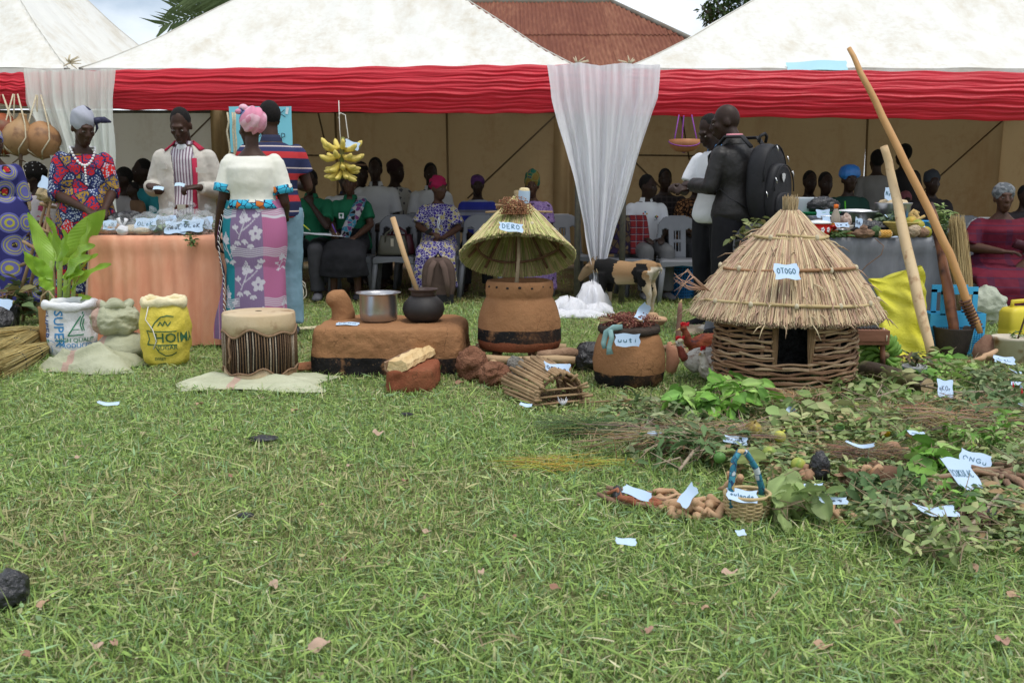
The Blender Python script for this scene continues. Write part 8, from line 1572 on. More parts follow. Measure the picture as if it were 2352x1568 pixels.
cs=Vector((X(905,10.35,.45),10.27,.445));handbag('olive leather handbag with gold clasp on the empty front chair',cs,mat('olive_leather',(.075,.07,.05),(.10,.095,.07),8,.4,.2),1.0);handbag('maroon handbag behind the olive one on the empty front chair',cs+Vector((.05,.13,.0)),mat('maroon_leather',(.06,.010,.016),None,rough=.4),1.05)
t=thing('school_backpack','brown backpack standing on the grass before the navy floral dress woman','backpack',(X(1006,9.62),9.70,0));b=MB();slab(b,0,.17,.235,.10,.235);o=b.build('bag_body',mat('brown_canvas',(.085,.055,.045),(.11,.075,.06),12,.8,.4,120),t);soften(o,None,0,sub=1)
for sx_ in (-1,1):MB().tube([(.03*sx_,-.11,.43),(.065*sx_,-.135,.36),(.09*sx_,-.14,.22),(.10*sx_,-.13,.08)],[.026,.03,.028,.014],10,flat=.35,side=(1,0,0)).build('shoulder_strap',mat('brown_strap',(.12,.08,.065),None,rough=.8),t)
MB().box((0,-.085,.05),(.30,.05,.09)).build('dark_base',M_BAGT,t,smooth=False);MB().tube([(-.03,-.06,.46),(0,-.07,.50),(.03,-.06,.46)],.010,6).build('grab_handle',M_BAGT,t)
for (u,lab,m,dx_,ph) in ((1432,'brown and navy patterned cloth folded over the chair back left of the goat',cells('brown_navy_star_print',14,[(0,(.10,.065,.035)),(.5,(.035,.02,.06)),(.8,(.18,.13,.07))],(.02,.012,.03),.08),-.07,0),(1452,'red tartan cloth hung over the chair back left of the goat',plaid('red_tartan',(.20,.018,.020),[('x',.07,.2,(.03,.02,.05)),('z',.07,.2,(.03,.02,.05)),('x',.07,.05,(.5,.4,.38)),('z',.07,.05,(.5,.4,.38))]),.10,2)):
    b=MB();b.grid(lambda u_,v_:Vector(((u_ -.5)*(.20+.03*v_)+.05*v_*(ph>0),.03 -.14*sin(min(1,v_*3)*pi/2) -.03*v_+.012*sin(u_*12+ph),.07*sin(min(1,v_*5)*pi/2) -.46*max(0,v_ -.12))),16,24);o=b.build('folded_cloth',m,None,loc=(X(1440,10.0)+dx_,10.22,.80));soften(o,None,0,solid=.008);tag(o,lab,'cloth')
t=thing('blue_mesh_basket','blue plastic mesh laundry basket under the lone empty chair','basket',(X(1568,10.1),10.15,0));b=MB();n=34
for k in range(n):a=2*pi*k/n;b.tube([(.13*cos(a),.13*sin(a),.02),(.155*cos(a),.155*sin(a),.34)],.005,4)
for j in range(11):r=.13+.025*j/10;b.tube([(r*cos(a),r*sin(a),.02+.032*j) for a in [2*pi*k/24 for k in range(25)]],.005,4,False)
kind(b.build('mesh_wall',mat('deep_blue_plastic',(.02,.16,.40),None,rough=.5),t),'stuff');MB().lathe([(.155,.33),(.168,.345),(.165,.37),(.15,.365)],30).build('rim',MATS['deep_blue_plastic'],t);MB().lathe([(.01,.01),(.13,.012),(.13,.03),(.12,.28)],24).build('inner_bag',mat('dim_blue',(.02,.09,.2),None),t)
# ================================================================ goat
def goat_mat():
    t=NT('goat_coat');x,y,z=t.xyz();n=t.math('MULTIPLY',t.math('SUBTRACT',t.noise(9,4),.5),.16);xx=t.math('ADD',x,n);col=(.33,.20,.10)
    col=t.mix(t.ramp(z,[(.25,1.0),(.33,0.0)]),col,(.48,.38,.25));col=t.mix(t.math('MULTIPLY',t.math('LESS_THAN',xx,-.085),t.math('GREATER_THAN',z,.16)),col,(.014,.013,.013));col=t.mix(t.math('MULTIPLY',t.math('MULTIPLY',t.math('GREATER_THAN',xx,.105),t.math('LESS_THAN',xx,.215)),t.math('MULTIPLY',t.math('LESS_THAN',z,.425),t.math('GREATER_THAN',z,.15))),col,(.014,.013,.013));col=t.mix(t.math('MULTIPLY',t.math('GREATER_THAN',xx,.245),t.math('LESS_THAN',z,.40)),col,(.52,.46,.36))
    col=t.mix(t.math('LESS_THAN',xx,-.30),col,(.28,.19,.11));t.set(col,.9,.15);t.bump(t.noise(150,4,vec=t.mapped((1,1,.4))),.8,.006);return t.m
def animal(label,cat,loc,rz,b,m,vox=.010,s=1.0,sm=3):
    t=thing(cat,label,cat,loc,rz);t.scale=(s,)*3;o=b.build('body',m,t);soften(o,vox,sm);return t
b=MB();b.tube([(-.26,0,.345),(-.20,0,.350),(-.08,0,.335),(.06,0,.338),(.17,0,.372),(.24,0,.375),(.285,0,.355)],[(.07,.055),(.105,.082),(.105,.09),(.095,.092),(.088,.08),(.072,.064),(.03,.03)],16)
b.tube([(-.22,0,.37),(-.30,0,.385),(-.37,0,.36)],[.078,.058,.048],12);b.tube([(-.35,0,.375),(-.40,0,.335),(-.46,0,.27),(-.475,0,.25)],[.05,.046,.028,.022],12)
for sd in (-1,1):
    b.tube([(-.20,.055*sd,.33),(-.205,.06*sd,.22),(-.20,.06*sd,.15),(-.205,.06*sd,.05),(-.21,.06*sd,.0)],[.05,.034,.022,.016,.021],10);st=.05*sd
    b.tube([(.20,.06*sd,.37),(.185 -st*.3,.065*sd,.26),(.235 -st*.2,.065*sd,.165),(.225 -st*.3,.065*sd,.08),(.215 -st*.3,.065*sd,.0)],[.075,.056,.026,.017,.021],10);b.tube([(-.36,.04*sd,.40),(-.35,.085*sd,.385),(-.345,.12*sd,.36)],[.012,.022,.006],8,flat=.5);b.tube([(-.36,.025*sd,.41),(-.33,.03*sd,.45),(-.30,.035*sd,.47)],[.012,.009,.004],7)
b.tube([(.25,0,.42),(.30,0,.42),(.32,.0,.385),(.322,0,.34)],[.018,.015,.013,.004],8)
animal('small tan goat with black shoulders and pale rump, its head behind the curtain','goat',(X(1440,8.98,.3),8.96,0),-.62,b,goat_mat(),.011,1.08)
b=MB();tag(b.tube([(.07*cos(a),.055*sin(a),.02*cos(a)) for a in [2*pi*k/16 for k in range(17)]],.006,6).build('collar_string',M_STRAW,None,loc=A(1386,622,9.10),rot=(1.2,.4,.6)),'straw string tied round the neck of the goat','string')
# ================================================================ chickens
def hen(label,loc,rz,c1,c2,c3=None,neck='naked',s=1.0,tail=1):
    b=MB();b.tube([(.11,0,.15),(.06,0,.14),(-.02,0,.125),(-.09,0,.11),(-.135,0,.115)],[(.03,.03),(.062,.065),(.080,.085),(.072,.075),(.03,.03)],16);b.tube([(-.10,0,.12),(-.15,0,.15),(-.165,0,.20),(-.175,0,.225)],[.04,.024 if neck=='naked' else .034,.018 if neck=='naked' else .028,.020],12);b.ell((-.185,0,.24),(.028,.021,.023))
    for sd in (-1,1):b.ell((.01,.066*sd,.14),(.085,.018,.05),M=Matrix.Rotation(.25,3,'Y'))
    t=animal(label,'chicken',loc,rz,b,mat('plumage_%d' %int(c1[0]*999),c1,c2,10,.85,.9,55,.012,c3=c3 or c2,s3=16,t3=.66,stretch=(.5,1,1)),.008,s,2)
    MB().tube([(-.21,0,.238),(-.238,0,.228)],[.009,.002],7).build('beak',mat('horn_beak',(.42,.28,.12),None,rough=.4),t)
    if neck=='naked':MB().tube([(-.135,0,.135),(-.158,0,.16),(-.172,0,.205),(-.182,0,.222)],[.030,.0262,.0205,.0195],10).build('bare_neck',mat('red_skin',(.28,.06,.045),(.36,.10,.07),40,.7,.6),t);b=MB();b.ell((-.178,0,.252),(.027,.0225,.017));b.build('crown_feathers',mat('cream_feathers',(.55,.48,.30),(.62,.56,.40),40,.9,.8),t)
    b=MB();[b.tube([(-.20+.012*k,0,.255),(-.202+.013*k,0,.277+.008*sin(k*1.5)),(-.193+.012*k,0,.283)],[.006,.007,.002],6) for k in range(5)];b.tube([(-.20,0,.262),(-.15,0,.262)],.007,6);kind(b.build('comb',mat('red_comb',(.50,.012,.02),None,rough=.5),t),'stuff')
    for k in range(7*tail):MB().tube([(.09,0,.15),(.15,.012*(k -3),.19+.01*k),(.20+.01*(k%3),.02*(k -3),.17+.02*k)],[.012,.016,.004],6,flat=.25).build('tail_feather',mat('tail_%d' %int(c1[0]*999),c2,c1,20),t)
    for sd in (-1,1):
        MB().tube([(0,.035*sd,.07),(.005,.04*sd,.0)],[.012,.008],6).build('leg',MATS['horn_beak'],t);b=MB();b.ell((.0,.0,.0),(.004,.003,.004));b.build('eye',M_EYED,t,loc=(-.196,.019*sd,.243))
hen('white speckled hen with bare red neck pecking beside the hut',G(1616,868),.30,(.58,.55,.48),(.68,.66,.60),(.22,.11,.07),'naked',.92);hen('russet rooster with red comb sitting behind the white hen',G(1625,832),.25,(.22,.055,.02),(.15,.035,.02),(.03,.025,.035),'full',.95);hen('white and buff fowl with red face half hidden by the hut wall',G(1640,882),.9,(.56,.52,.44),(.64,.60,.54),(.40,.25,.08),'full',.85)

# ================================================================ herbs, roots and fruit spread on the lawn
def branch(label,u,v,ends,n,size,pal,seed,el=2.6,name='leafy_branch',sp=.075,z=.025,single=False,lift=.045):
    """a cut branch lying on the grass: stems fan from the butt to the ends"""
    p=G(u,v);t=thing(name,label,'plant',p,0,'cut herbs spread on the grass');q=random.Random(seed);b=MB();pts=[]
    for (eu,ev) in ends:
        e=G(eu,ev) -p;m_=e*.5+Vector((q.uniform(-.05,.05),q.uniform(-.05,.05),lift+q.uniform(0,.06)));e.z=z+q.uniform(0,.06);path=[Vector((0,0,.02)),m_*.55,m_,(m_+e)/2+Vector((0,0,.02)),e];b.tube(path,[.006,.005,.004,.003,.0015],5)
        for k in range(n):f=q.uniform(.15,1)*4;i=min(int(f),3);pts.append(path[i].lerp(path[i+1],f -i)+Vector((q.gauss(0,sp*.35),q.gauss(0,sp*.35),abs(q.gauss(0,sp*.35)))))
        for k in range(4):f=q.uniform(1,3.8);i=int(f);c=path[i].lerp(path[i+1],f -i);b.tube([c,c+Vector((q.uniform(-.12,.12),q.uniform(-.12,.12),q.uniform(-.02,.07)))],[.0025,.001],4)
    b.build('stems',mat('herb_twig',(.20,.15,.09),(.30,.24,.15),30),t);r=np.random.default_rng(seed);pos=np.array([tuple(x) for x in pts]);pos[:,2]=np.maximum(pos[:,2],.012);N=len(pos)
    Rm=rot_np(r.uniform(-1.2,.35,N),r.uniform(-.9,.9,N),r.uniform(0,6.28,N))*(size*r.uniform(.6,1.25,N))[:,None,None];cols=np.array(pal)[r.choice(len(pal),N)]*r.uniform(.7,1.3,(N,1))
    if single:
        for k in range(N):
            bd,cu=r.uniform(.15,.6),r.uniform(.1,.5);gv=[((i -2)/4/el*1.1*sin(pi*(.03+.94*j/7)**.85)**.75,j/7,cu*abs(i -2)/4/el+.03*sin(j*1.9+i*2+k) -bd*(j/7)**2*.7) for j in range(8) for i in range(5)];me=npmesh('leaf',gv,[(j*5+i,j*5+i+1,j*5+i+6,j*5+i+5) for j in range(7) for i in range(4)],np.array([cols[k]*(1.35 if i%5==2 else 1) for i in range(40)]),True);o=put('leaf',me,M_HERB,t);o.matrix_local=Matrix.Translation(Vector(pos[k])) @ Matrix([list(x) for x in Rm[k]]).to_4x4()
    else:V,F,c_=scatter(LEAFV(el),LEAFF,Rm,pos,cols);kind(put('leaves',npmesh('leaves',V,F,c_),M_HERB,t),'stuff')
    return t
BR=[(.16,.34,.05),(.21,.40,.07),(.13,.28,.05),(.27,.42,.11)];OL=[(.16,.23,.095),(.21,.27,.12),(.13,.19,.08),(.27,.31,.16)];DK=[(.10,.18,.065),(.14,.23,.085),(.08,.14,.05)];WI=[(.23,.33,.11),(.30,.38,.14),(.19,.28,.085),(.34,.36,.16)];PA=[(.28,.37,.14),(.36,.43,.18),(.22,.30,.10)]
branch('bright green broad-leaved branch heaped against the hut wall',1650,985,[(1690,915),(1640,925),(1740,925),(1580,950),(1700,965),(1760,960),(1620,970),(1550,970)],17,.10,BR,1,1.9,single=True,z=.07,lift=.09)
branch('olive narrow-leaved branch lying left of the bright green one',1640,1010,[(1400,965),(1390,1010),(1450,940),(1480,1000),(1540,1040),(1430,1060),(1530,960),(1600,990)],30,.085,OL,2,3.4)
branch('dark narrow-leaved branch spreading behind the small basket handle',1650,1030,[(1480,1060),(1520,1100),(1600,1090),(1560,1060),(1450,1090),(1650,1080),(1720,1060)],32,.07,DK,3,3.2)
branch('wilted vine of garden eggs with large drooping leaves',1850,965,[(1740,970),(1790,1010),(1830,1030),(1880,1000),(1930,990),(1720,1060),(1770,1060),(1900,955)],24,.085,WI,4,1.9)
branch('sprawling wilted stems with small fruits in the middle of the herbs',2000,985,[(1900,940),(1950,1010),(2050,960),(2100,1000),(2030,1040),(2120,950),(1960,930),(2080,1040)],26,.06,WI,5,2.4)
branch('broad pale leaves lying beside the small basket',1790,1190,[(1800,1130),(1780,1150),(1830,1180),(1850,1215),(1810,1220),(1880,1210)],7,.095,PA,6,1.35,z=.03,single=True)
branch('small-flowered herb at the front of the herb display',2060,1240,[(1990,1190),(2010,1240),(2060,1290),(2100,1200),(2120,1260),(2030,1170),(2140,1300),(2080,1180)],32,.042,PA+OL,7,2.2)
branch('dark green herb beside the dried leaf bundle',2010,1150,[(1950,1190),(2050,1180),(2010,1200),(1960,1160),(2090,1160)],26,.06,DK,8,2.4)
branch('heap of fresh green leaves in front of the mortar',2170,880,[(2120,860),(2220,870),(2170,850),(2250,890),(2130,900),(2200,910),(2080,910)],26,.085,BR+WI,9,2.2)
branch('grey-green heap of leaves in front of the paint bucket',2280,905,[(2340,880),(2230,890),(2300,870),(2360,920),(2260,930),(2330,930)],34,.07,OL,10,2.4)
branch('tangled mid-green herbs at the right frame edge',2290,975,[(2350,940),(2220,950),(2340,1000),(2250,1010),(2180,980),(2380,980),(2300,940)],36,.065,DK+OL,11,2.4)
branch('light green ferny herb heap right of the fruits',2260,1040,[(2340,1020),(2190,1030),(2350,1060),(2230,1070),(2160,1010),(2300,1000)],40,.05,BR+PA,12,2.8)
branch('long-stalked sweet potato leaves behind the large lettered paper',2190,1100,[(2100,1080),(2140,1060),(2080,1110),(2060,1115),(2130,1100)],6,.10,BR,13,1.2,single=True)
branch('limp pea vine in front of the big label',2180,1180,[(2140,1230),(2200,1240),(2220,1220),(2160,1200),(2250,1190)],24,.045,DK+BR,14,2.4)
branch('faded leaves scattered before the hut right of the dry grass tuft',1960,915,[(1900,900),(2000,930),(2050,905),(2070,930),(1930,935)],22,.075,WI,15,2.3)
branch('large dark mango-like leaves in front of the hut wall',1905,912,[(1875,895),(1930,880),(1950,900),(1960,885),(1890,920)],4,.19,DK+BR,16,2.8,single=True,z=.06)
branch('grey-brown herb heap below the red pepper leaves at the frame edge',2330,1110,[(2380,1090),(2300,1080),(2360,1130),(2400,1050)],30,.05,WI+OL,17,2.4)
branch('yellow-green creeper lying at the lower right edge',2150,1300,[(2240,1290),(2300,1250),(2080,1330),(2200,1340),(2180,1270)],22,.05,PA+WI,18,2.4)
V,F,c_=[],[],[];q=np.random.default_rng(91);n=7000;DRY=[(.42,.30,.16),(.36,.24,.12),(.30,.26,.13)];uu=q.uniform(1400,2480,n);vv=np.where(uu<2010,935,885)+(420*(uu -1250)/1100).clip(60,400)*q.random(n)**.9
pos=np.array([tuple(G(a,c)) for a,c in zip(uu,vv)]);pos[:,2]=q.uniform(.012,.05,n)+.05*np.clip(np.sin(pos[:,0]*5)*np.sin(pos[:,1]*6+1),0,1);Rm=rot_np(q.uniform(-.7,.35,n),q.uniform(-.6,.6,n),q.uniform(0,6.28,n))*q.uniform(.025,.075,n)[:,None,None]
V,F,c_=scatter(LEAFV(2.7),LEAFF,Rm,pos,np.array(OL+WI+DRY+WI)[q.choice(15,n)]*q.uniform(.7,1.3,(n,1)));kind(put('leaf_litter',npmesh('leaf_litter',V,F,c_),M_HERB),'stuff')
def wisps(label,u,v,n,r,h,pal,seed,name='dry_grass_tuft',rad=.0012,flat=False):
    p=G(u,v);t=thing(name,label,'plant',p,0,'cut herbs spread on the grass');q=random.Random(seed);b=MB()
    for k in range(n):
        a=q.uniform(0,6.28);d=Vector((cos(a)*r[0]*q.uniform(.3,1),sin(a)*r[1]*q.uniform(.3,1),h*q.uniform(.2,1)));s_=Vector((q.gauss(0,r[0]*.35),q.gauss(0,r[1]*.35),.01));m_=(s_+d)*.5+Vector((q.gauss(0,.02),q.gauss(0,.02),h*.35));b.tube([s_,m_,d+s_*.4],[rad*1.4,rad,rad*.5],3,col=tuple(c*q.uniform(.7,1.3) for c in q.choice(pal)))
    kind(b.build('strands',vmat('dry_strands',.8,.2),t,colored=True),'stuff');return t
DRY=[(.42,.30,.16),(.36,.24,.12),(.50,.38,.22)];BRN=[(.24,.17,.10),(.30,.22,.13),(.20,.17,.09)]
wisps('tangle of fine dry twigs all through the narrow-leaved branches',1600,1040,330,(.55,.30),.13,[(.28,.20,.12),(.22,.18,.09),(.34,.27,.17)],8,'twig_tangle',.0017);wisps('tangle of dry stalks and stems across the right side of the herbs',2180,990,380,(.60,.38),.12,[(.28,.22,.12),(.24,.24,.10),(.36,.27,.16)],9,'stalk_tangle',.0017);wisps('straw-coloured uprooted grass tuft in front of the hut',1835,955,330,(.20,.12),.14,DRY,1);wisps('small orange-brown root tuft right of the grass tuft',2040,945,130,(.10,.06),.07,[(.34,.18,.08),(.40,.24,.12)],2);wisps('brown hay-like heap of dry herb behind the dried leaf bundle',1985,1065,520,(.22,.15),.08,BRN,3);wisps('fine green ferny sprigs at the left end of the herb display',1330,1000,300,(.28,.18),.09,[(.10,.16,.06),(.14,.20,.08),(.07,.11,.04)],4,'ferny_sprigs');wisps('tangle of yellow dodder-like strands on the grass left of the herbs',1290,1075,120,(.36,.16),.04,[(.42,.34,.06),(.34,.30,.08)],5,'yellow_strands');wisps('wiry grey weeds among the fruits',2100,955,300,(.30,.12),.06,BRN+[(.14,.17,.08)],6);wisps('dry brown stalks in the grey-green heap at right',2220,935,200,(.22,.12),.07,BRN,7)
for k,(pts,lab) in enumerate((([(1480,1075),(1560,1040),(1690,1010),(1770,985)],'forked bare grey twig lying across the narrow-leaved branches'),([(1560,1130),(1590,1080),(1625,1035)],'short bare twig below the forked one'),([(1790,960),(1900,950),(2010,940),(2060,935)],'long knobbly vine stem above the yellow fruits'),([(2170,1290),(2230,1240),(2290,1190)],'pale bent twig below the woody roots'),([(2100,905),(2200,930),(2330,935)],'green-brown stalk across the right heap'))):
    P_=[G(*q)+Vector((0,0,.07+.02*sin(i*2+k))) for i,q in enumerate(pts)];t=thing('bare_twig',lab,'twig',P_[0]);MB().tube([q -P_[0] for q in P_],[.006,.0075,.006,.004][:len(pts)],6).build('stem',mat('grey_twig',(.26,.20,.14),(.36,.29,.21),30),t)
    for i in range(6):c=P_[i%(len(P_) -1)].lerp(P_[i%(len(P_) -1)+1],rnd(.1,.9)) -P_[0];MB().tube([c,c+Vector((rnd(-.1,.1),rnd(-.12,.12),rnd(-.03,.05))),c+Vector((rnd(-.2,.2),rnd(-.2,.1),rnd(-.05,.04)))],[.004,.003,.0015],5).build('side_twig',MATS['grey_twig'],t)
# fruits
for k,(u,v,r,c1,c2,lab) in enumerate(((1728,1003,.030,(.10,.045,.025),(.42,.34,.06),'brown and yellow overripe garden egg hanging over a stem'),(1783,1017,.022,(.50,.47,.08),(.42,.44,.08),'yellow garden egg behind the basket handle'),(1770,1055,.024,(.12,.25,.05),(.36,.38,.08),'striped green garden egg lowest of the left group'),(1942,987,.020,(.05,.14,.03),(.13,.24,.06),'dark green garden egg among wilted leaves'),(1971,930,.019,(.40,.42,.10),(.30,.38,.10),'pale yellow-green fruit lying nearest the hut'),(1958,958,.018,(.60,.32,.02),(.52,.26,.02),'small orange fruit near the yellow-green one'),(2030,984,.021,(.66,.45,.02),(.60,.36,.02),'bright yellow fruit in the middle of the herbs'),(1998,990,.018,(.16,.26,.06),(.30,.34,.10),'small striped fruit left of the bright yellow one'),(2100,984,.017,(.30,.40,.10),(.22,.32,.08),'light green fruit right of the bright yellow one'),(2220,1022,.015,(.40,.46,.10),(.34,.40,.10),'tiny lime-green fruit furthest to the right'),(1828,1078,.024,(.14,.27,.05),(.42,.42,.08),'green and yellow garden egg half sunk in leaves above the tubers'),(1660,1065,.020,(.07,.17,.04),(.10,.22,.05),'dark green fruit hidden in the dark branch'))):
    b=MB();r *= 1.2;b.ell((0,0,r),(r,r,r*.94),16,12);b.tube([(0,0,r*1.9),(.004,0,r*2.3)],[.005,.004],6,col=(.3,.4,.2));o=b.build('garden_egg',mat('fruit_%d' %k,c1,c2,40,.35,.1,stretch=(1,1,.2)),None,loc=G(u,v,.06),rot=(.4,.5*k,k));o.location.z=.065;tag(o,lab,'fruit','small garden eggs among the herbs')
for (u,v,lab) in ((2345,910,'tiny red chilli on the dark herbs at the frame edge'),(2325,895,'second tiny red chilli higher in the herbs')):b=MB();b.tube([(0,0,0),(.004,0,.02),(.0,0,.045)],[.004,.006,.001],6);tag(b.build('chilli',MATS['red_comb'],None,loc=G(u,v,.08)),lab,'chilli')
# basket with wrapped handle
p=G(1714,1196);t=thing('small_basket','small split-cane basket with tall handle wrapped in blue patterned plastic','basket',p,.3)
for row in range(13):
    z=.006+.0068*row;r=.058+.016*sin(min(1,row/9)*1.5);MB().tube([((r+.004*sin(a*9+row*pi))*cos(a),(r+.004*sin(a*9+row*pi))*sin(a)*.95,z) for a in [2*pi*k/54 for k in range(55)]],.0042,5,False).build('cane',M_CANE,t)
for k in range(18):a=2*pi*k/18;MB().tube([(.057*cos(a),.054*sin(a),0),(.074*cos(a),.07*sin(a),.05),(.075*cos(a),.071*sin(a),.096)],.004,5).build('stake',M_CANE,t)
MB().tube([(.076*cos(a),.072*sin(a),.097) for a in [2*pi*k/40 for k in range(41)]],.0065,6,False).build('rim',M_CANE,t);MB().lathe([(.01,.004),(.056,.006),(.068,.06)],24,cap=False).build('inner_wall',M_CANE2,t)
MB().tube([(-.066,-.02,.06),(-.068,-.01,.13),(-.055,0,.215),(-.035,0,.245),(-.012,0,.240),(.03,.0,.18),(.06,.01,.11),(.068,.02,.05)],[.011]*8,10).build('handle',cells('blue_wrapped_plastic',42,[(0,(.03,.17,.24)),(.5,(.06,.26,.34)),(.72,(.5,.55,.58)),(.85,(.44,.32,.13))],(.02,.05,.12),.04,.35),t)
paper('label reading Oulando lying in the small basket',p+Vector((-.03,-.052,.105)),.10,.06,(.45,.1,-.1),'oulando',.06,5,.0025,thh=.26)
def roots(label,u,v,n,ln,rad,m,seed,name='root_bundle',dirn=None,spread=.5,cat='roots',grp='roots and bark laid out on the grass',z=.015,tie=None):
    p=G(u,v);t=thing(name,label,cat,p,0,grp);q=random.Random(seed)
    for k in range(n):
        a=(dirn if dirn is not None else q.uniform(0,6.28))+q.uniform(-spread,spread);d=Vector((cos(a),sin(a),0));s_=Vector((q.gauss(0,rad*1.6),q.gauss(0,rad*1.6),z+q.uniform(0,rad*3)));L_=ln*q.uniform(.7,1.15);pts=[s_+d*L_*f+Vector((q.gauss(0,L_*.07+rad*.3),q.gauss(0,L_*.07+rad*.3),q.gauss(0,rad*.6) -s_.z*f*.5)) for f in (0,.22,.45,.7,1)]
        for x in pts:x.z=max(x.z,rad*.6)
        k_=q.uniform(.6,1.2);MB().tube(pts,[rad*k_*.7,rad*k_*1.15,rad*k_*.9,rad*k_,rad*k_*.4],8).build('root',m if not isinstance(m,list) else q.choice(m),t)
    if tie:b=MB();lump(b,tie[0],tie[1],seed,.2,20,14,8,1);b.build('black_wrap',M_BLACKPL,t)
    return t
M_BARKR=mat('red_inner_bark',(.34,.13,.07),(.26,.09,.05),16,.9,.9,50,.012,stretch=(.3,1,1))
paper_m=None
roots('bundle of red bark strips tied with black plastic at the front of the display',1405,1158,9,.24,.013,[M_BARKR,M_ROOT2],3,'bark_bundle',-.25,.18,tie=((.02,0,.03),(.02,.035,.035)));roots('bunch of thick pale roots right of the red bark strips',1530,1180,11,.13,.016,M_ROOT,4,dirn=-.7,spread=.8);roots('pale twisted root tied in a knot above the bark strips',1500,1155,5,.15,.010,M_ROOT,5,dirn=.1,spread=.3);roots('cluster of bent pale roots beside the small basket',1590,1195,9,.12,.017,M_ROOT,6,dirn=.6,spread=.9)
roots('knobbly ginger-like root standing in the small basket',1678,1150,6,.06,.012,M_ROOT,7,z=.06,dirn=1.4,spread=.9);roots('three dusty tubers wrapped in black plastic behind the basket',1866,1120,4,.11,.024,M_TUBER,8,'tuber_bundle',1.7,.6,tie=((.03,.02,.07),(.035,.03,.06)));roots('forked root tied with black plastic strip in front of the tubers',1908,1185,5,.12,.010,M_ROOT,9,dirn=-1.5,spread=.7,tie=((0,.01,.025),(.025,.02,.022)))
roots('great tangle of brown woody roots at the right frame edge',2290,1130,26,.34,.011,[M_ROOT2,MATS['herb_twig']],10,'woody_roots',None,3.0,z=.05);roots('long thin brown root curling forward from the woody tangle',2250,1185,5,.42,.007,MATS['herb_twig'],11,'long_root',-.8,.6);roots('orange fibrous roots in the woody tangle at the edge',2340,1120,12,.14,.006,mat('orange_root',(.42,.20,.08),(.34,.15,.06),18),12,dirn=-1,spread=1);roots('plum-coloured tuber tied with black plastic under the woody roots',2225,1218,3,.09,.022,mat('plum_tuber',(.14,.075,.065),(.20,.11,.09),14,.8),13,dirn=.5,spread=.4,tie=((.05,.0,.05),(.045,.03,.02)))
roots('curved pale stick root lying across the heap before the mortar',2290,850,1,.3,.018,M_ROOT,14,dirn=-2.9,spread=.05,z=.08);roots('brown seed pods lying in the middle herbs',2110,1005,4,.10,.009,mat('orange_root',(1,1,1)),15,dirn=.3,spread=.4)
for (u,v,r,lab) in ((2048,1050,.036,'round brown tuber behind the dry hay heap'),(2080,1052,.026,'small pale tuber right of the round brown one'),(1690,1088,.02,'little grey tuber under the basket handle')):lumpthing('round_tuber',lab,'tuber',G(u,v),(r,r,r),M_TUBER,u,.08)
t=thing('dried_leaf_bundle','crumpled bundle of dry brown leaves in the middle of the display','leaves',G(1990,1140),0,'cut herbs spread on the grass');M_DLEAF=vmat('dry_leaf',.8,.2)
def dryleaf(parent,loc,sz,rot,c,name='leaf'):
    b=MB();b.grid(lambda u,v:Vector(((u -.5)*sz*.62*max(.05,sin(pi*(.06+.90*v)))**.7,(v -.5)*sz,sz*(.20*sin(u*4+v*2)*sin(v*5)+.25*(u -.5)**2))),6,7);b.c=[c]*len(b.v);return b.build(name,M_DLEAF,parent,colored=True,loc=loc,rot=rot)
for k in range(22):dryleaf(t,(rnd(-.07,.07),rnd(-.05,.05),rnd(.02,.09)),rnd(.07,.13),(rnd(-1.2,1.2),rnd(-.9,.9),rnd(0,6)),random.choice([(.24,.15,.09),(.16,.09,.055),(.34,.24,.15)]))
for k in range(4):MB().tube([(0,0,.02),(rnd(-.03,.03),.0,.07),(rnd(-.05,.05),-.02,.12)],[.009,.010,.012],7).build('stalk',M_ROOT,t)
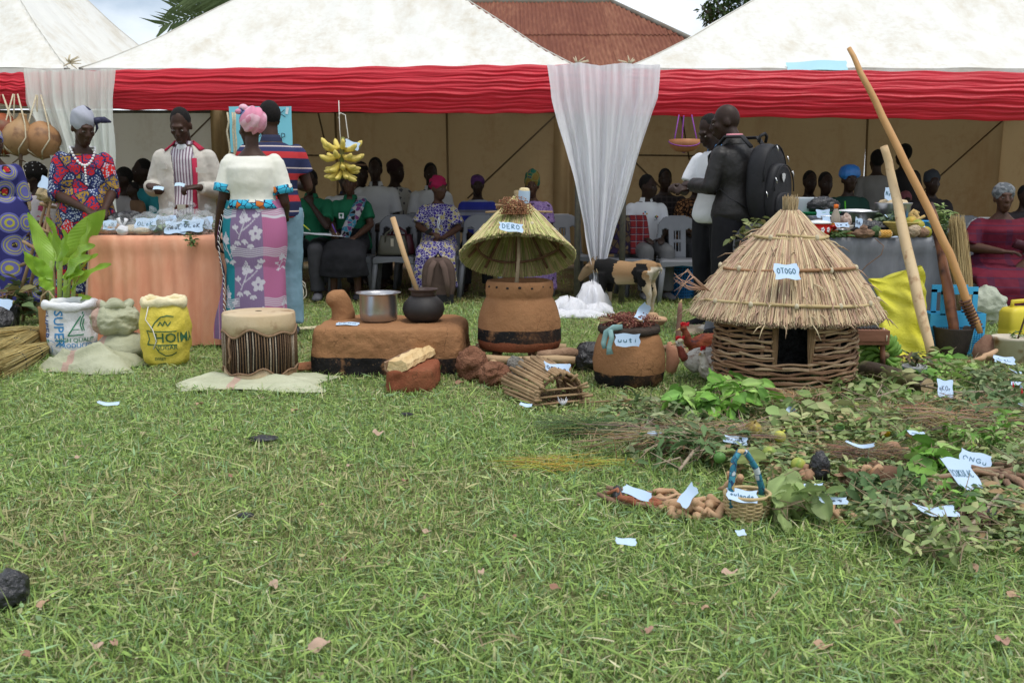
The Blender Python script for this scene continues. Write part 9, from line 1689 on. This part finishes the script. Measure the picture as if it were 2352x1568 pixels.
# lettered papers among the herbs: (u, v, width, height, rotation, word, label)
for k,(u,v,w_,h_,rt,tx,lab) in enumerate(((2203,1135,.155,.125,(.75,.2,.55),'OCUKULAC','largest label reading OCUKULAC by the woody roots'),(2148,1195,.13,.06,(.2,.1,.05),None,'pale torn label lying flat below the OCUKULAC one'),(2238,1075,.11,.075,(.7,.2,-.4),'ONGu','label reading ONG under green stalks behind the largest one'),(1688,1027,.095,.045,(.5,.1,-.2),'Oriak','label lying behind the top of the basket handle'),(1815,962,.09,.05,(.9,-.3,1.1),'Ko','narrow upright label on the dry grass tuft'),(1975,1040,.11,.018,(.5,0,-.6),None,'thin paper strip on the hay-like heap'),(2103,1012,.085,.04,(.4,.2,.2),'a','folded label right of the bright yellow fruit'),(2170,905,.075,.105,(.8,.1,-.2),'aKOr','upright label at the heap before the small bucket'),(2305,838,.12,.06,(.6,.1,-.15),'iLeL','label in front of the paint bucket'),(2330,865,.09,.02,(.5,.3,.3),None,'label edge-on below the paint bucket'),(2345,897,.10,.045,(.6,0,-.2),None,'label cut by the frame edge above the chillies'),(2350,945,.09,.03,(.6,.2,.5),None,'corner of a label at the frame edge below the chillies'),(1862,1137,.085,.03,(.5,0,-.05),'oLar','label tucked under the black-wrapped tubers'),(1912,1170,.10,.028,(.6,.1,.15),'kat','curved label across the forked root'),(1680,905,.06,.05,(.8,.2,-.7),None,'small white label in the bright green leaves'),(1463,1152,.10,.035,(.7,.2,-.5),None,'curled label on the red bark strips'),(1578,1160,.10,.04,(.9,-.4,.9),None,'curled label standing among the pale roots'),(1437,1266,.06,.028,(.4,.1,0),None,'small folded white card alone on the grass'),(1208,944,.06,.022,(.5,.1,-.3),None,'scrap of white paper in front of the stick trap'),(250,941,.10,.03,(.3,.1,.1),None,'crumpled white scrap alone on the left grass'),(1505,1010,.07,.025,(.5,0,.2),None,'grey-blue scrap inside the olive branch'),(1700,1245,.03,.02,(.6,0,.3),None,'tiny blue scrap in front of the small basket'))):
    paper(lab,G(u,v,.06)+Vector((0,0,.075 if k==0 else .03)),w_,h_,rt,tx,.16 if k != 5 else .3,k+1,.0026 if k==0 else .0022,thh=.28 if k else .22)
# litter
for (u,v,r,lab) in ((20,1400,(.055,.05,.05),'black polythene bag lying on the grass at the left edge'),(605,1018,(.06,.04,.012),'torn dark plastic scrap on the middle left grass'),(565,1195,(.025,.02,.008),'small dark blue plastic scrap on the grass'),(935,960,(.03,.02,.008),'tiny dark scrap on the grass below the clay step'),(110,745,(.06,.04,.012),'black scrap on the grass left of the bamboo container')):lumpthing('black_scrap' if r[2]<.05 else 'black_bag',lab,'plastic scrap' if r[2]<.05 else 'plastic bag',G(u,v)+Vector((0,0,.012)),r,M_BLACKPL,u,.2,sharp=1)
LP=[(735,1508,.10),(225,1507,.07),(262,1503,.06),(628,1365,.08),(1675,1337,.09),(450,1292,.06),(1105,1335,.05),(1888,1508,.08),(2300,1497,.09),(100,1410,.06),(1275,1372,.06),(805,1085,.05),(180,1065,.05),(410,1155,.06),(868,1008,.10),(678,955,.07),(460,940,.07),(740,1178,.05),(1180,1252,.05),(60,1530,.06),(980,1240,.05),(1055,890,.09),(2235,1325,.07),(790,1305,.05),(1490,1470,.05),(2060,1450,.06),(1330,1180,.05),(330,1010,.05),(530,1110,.045),(1620,1420,.05),(2325,1390,.06),(930,1120,.05)]
for k,(u,v,sz) in enumerate(LP):o=dryleaf(None,G(u,v)+Vector((0,0,.03)),sz*.58,(rnd(-.3,.3),rnd(-.3,.3),rnd(0,6)),random.choice([(.36,.22,.16),(.44,.31,.23),(.27,.15,.10),(.40,.26,.17)]),'fallen_leaf');tag(o,'dry brown leaf fallen on the mown grass','leaf','dry leaves scattered on the lawn')
b=MB();b.tube([(0,0,0),(.25,.02,.012),(.52,.0,.004)],[.004,.005,.003],6);tag(b.build('dry_stick',M_STICK,None,loc=G(1330,938)+Vector((0,0,.03))),'long thin dry stick lying in front of the clay jar','stick')

grass();finalize()
for co in CUTTERS:bpy.data.objects.remove(co)
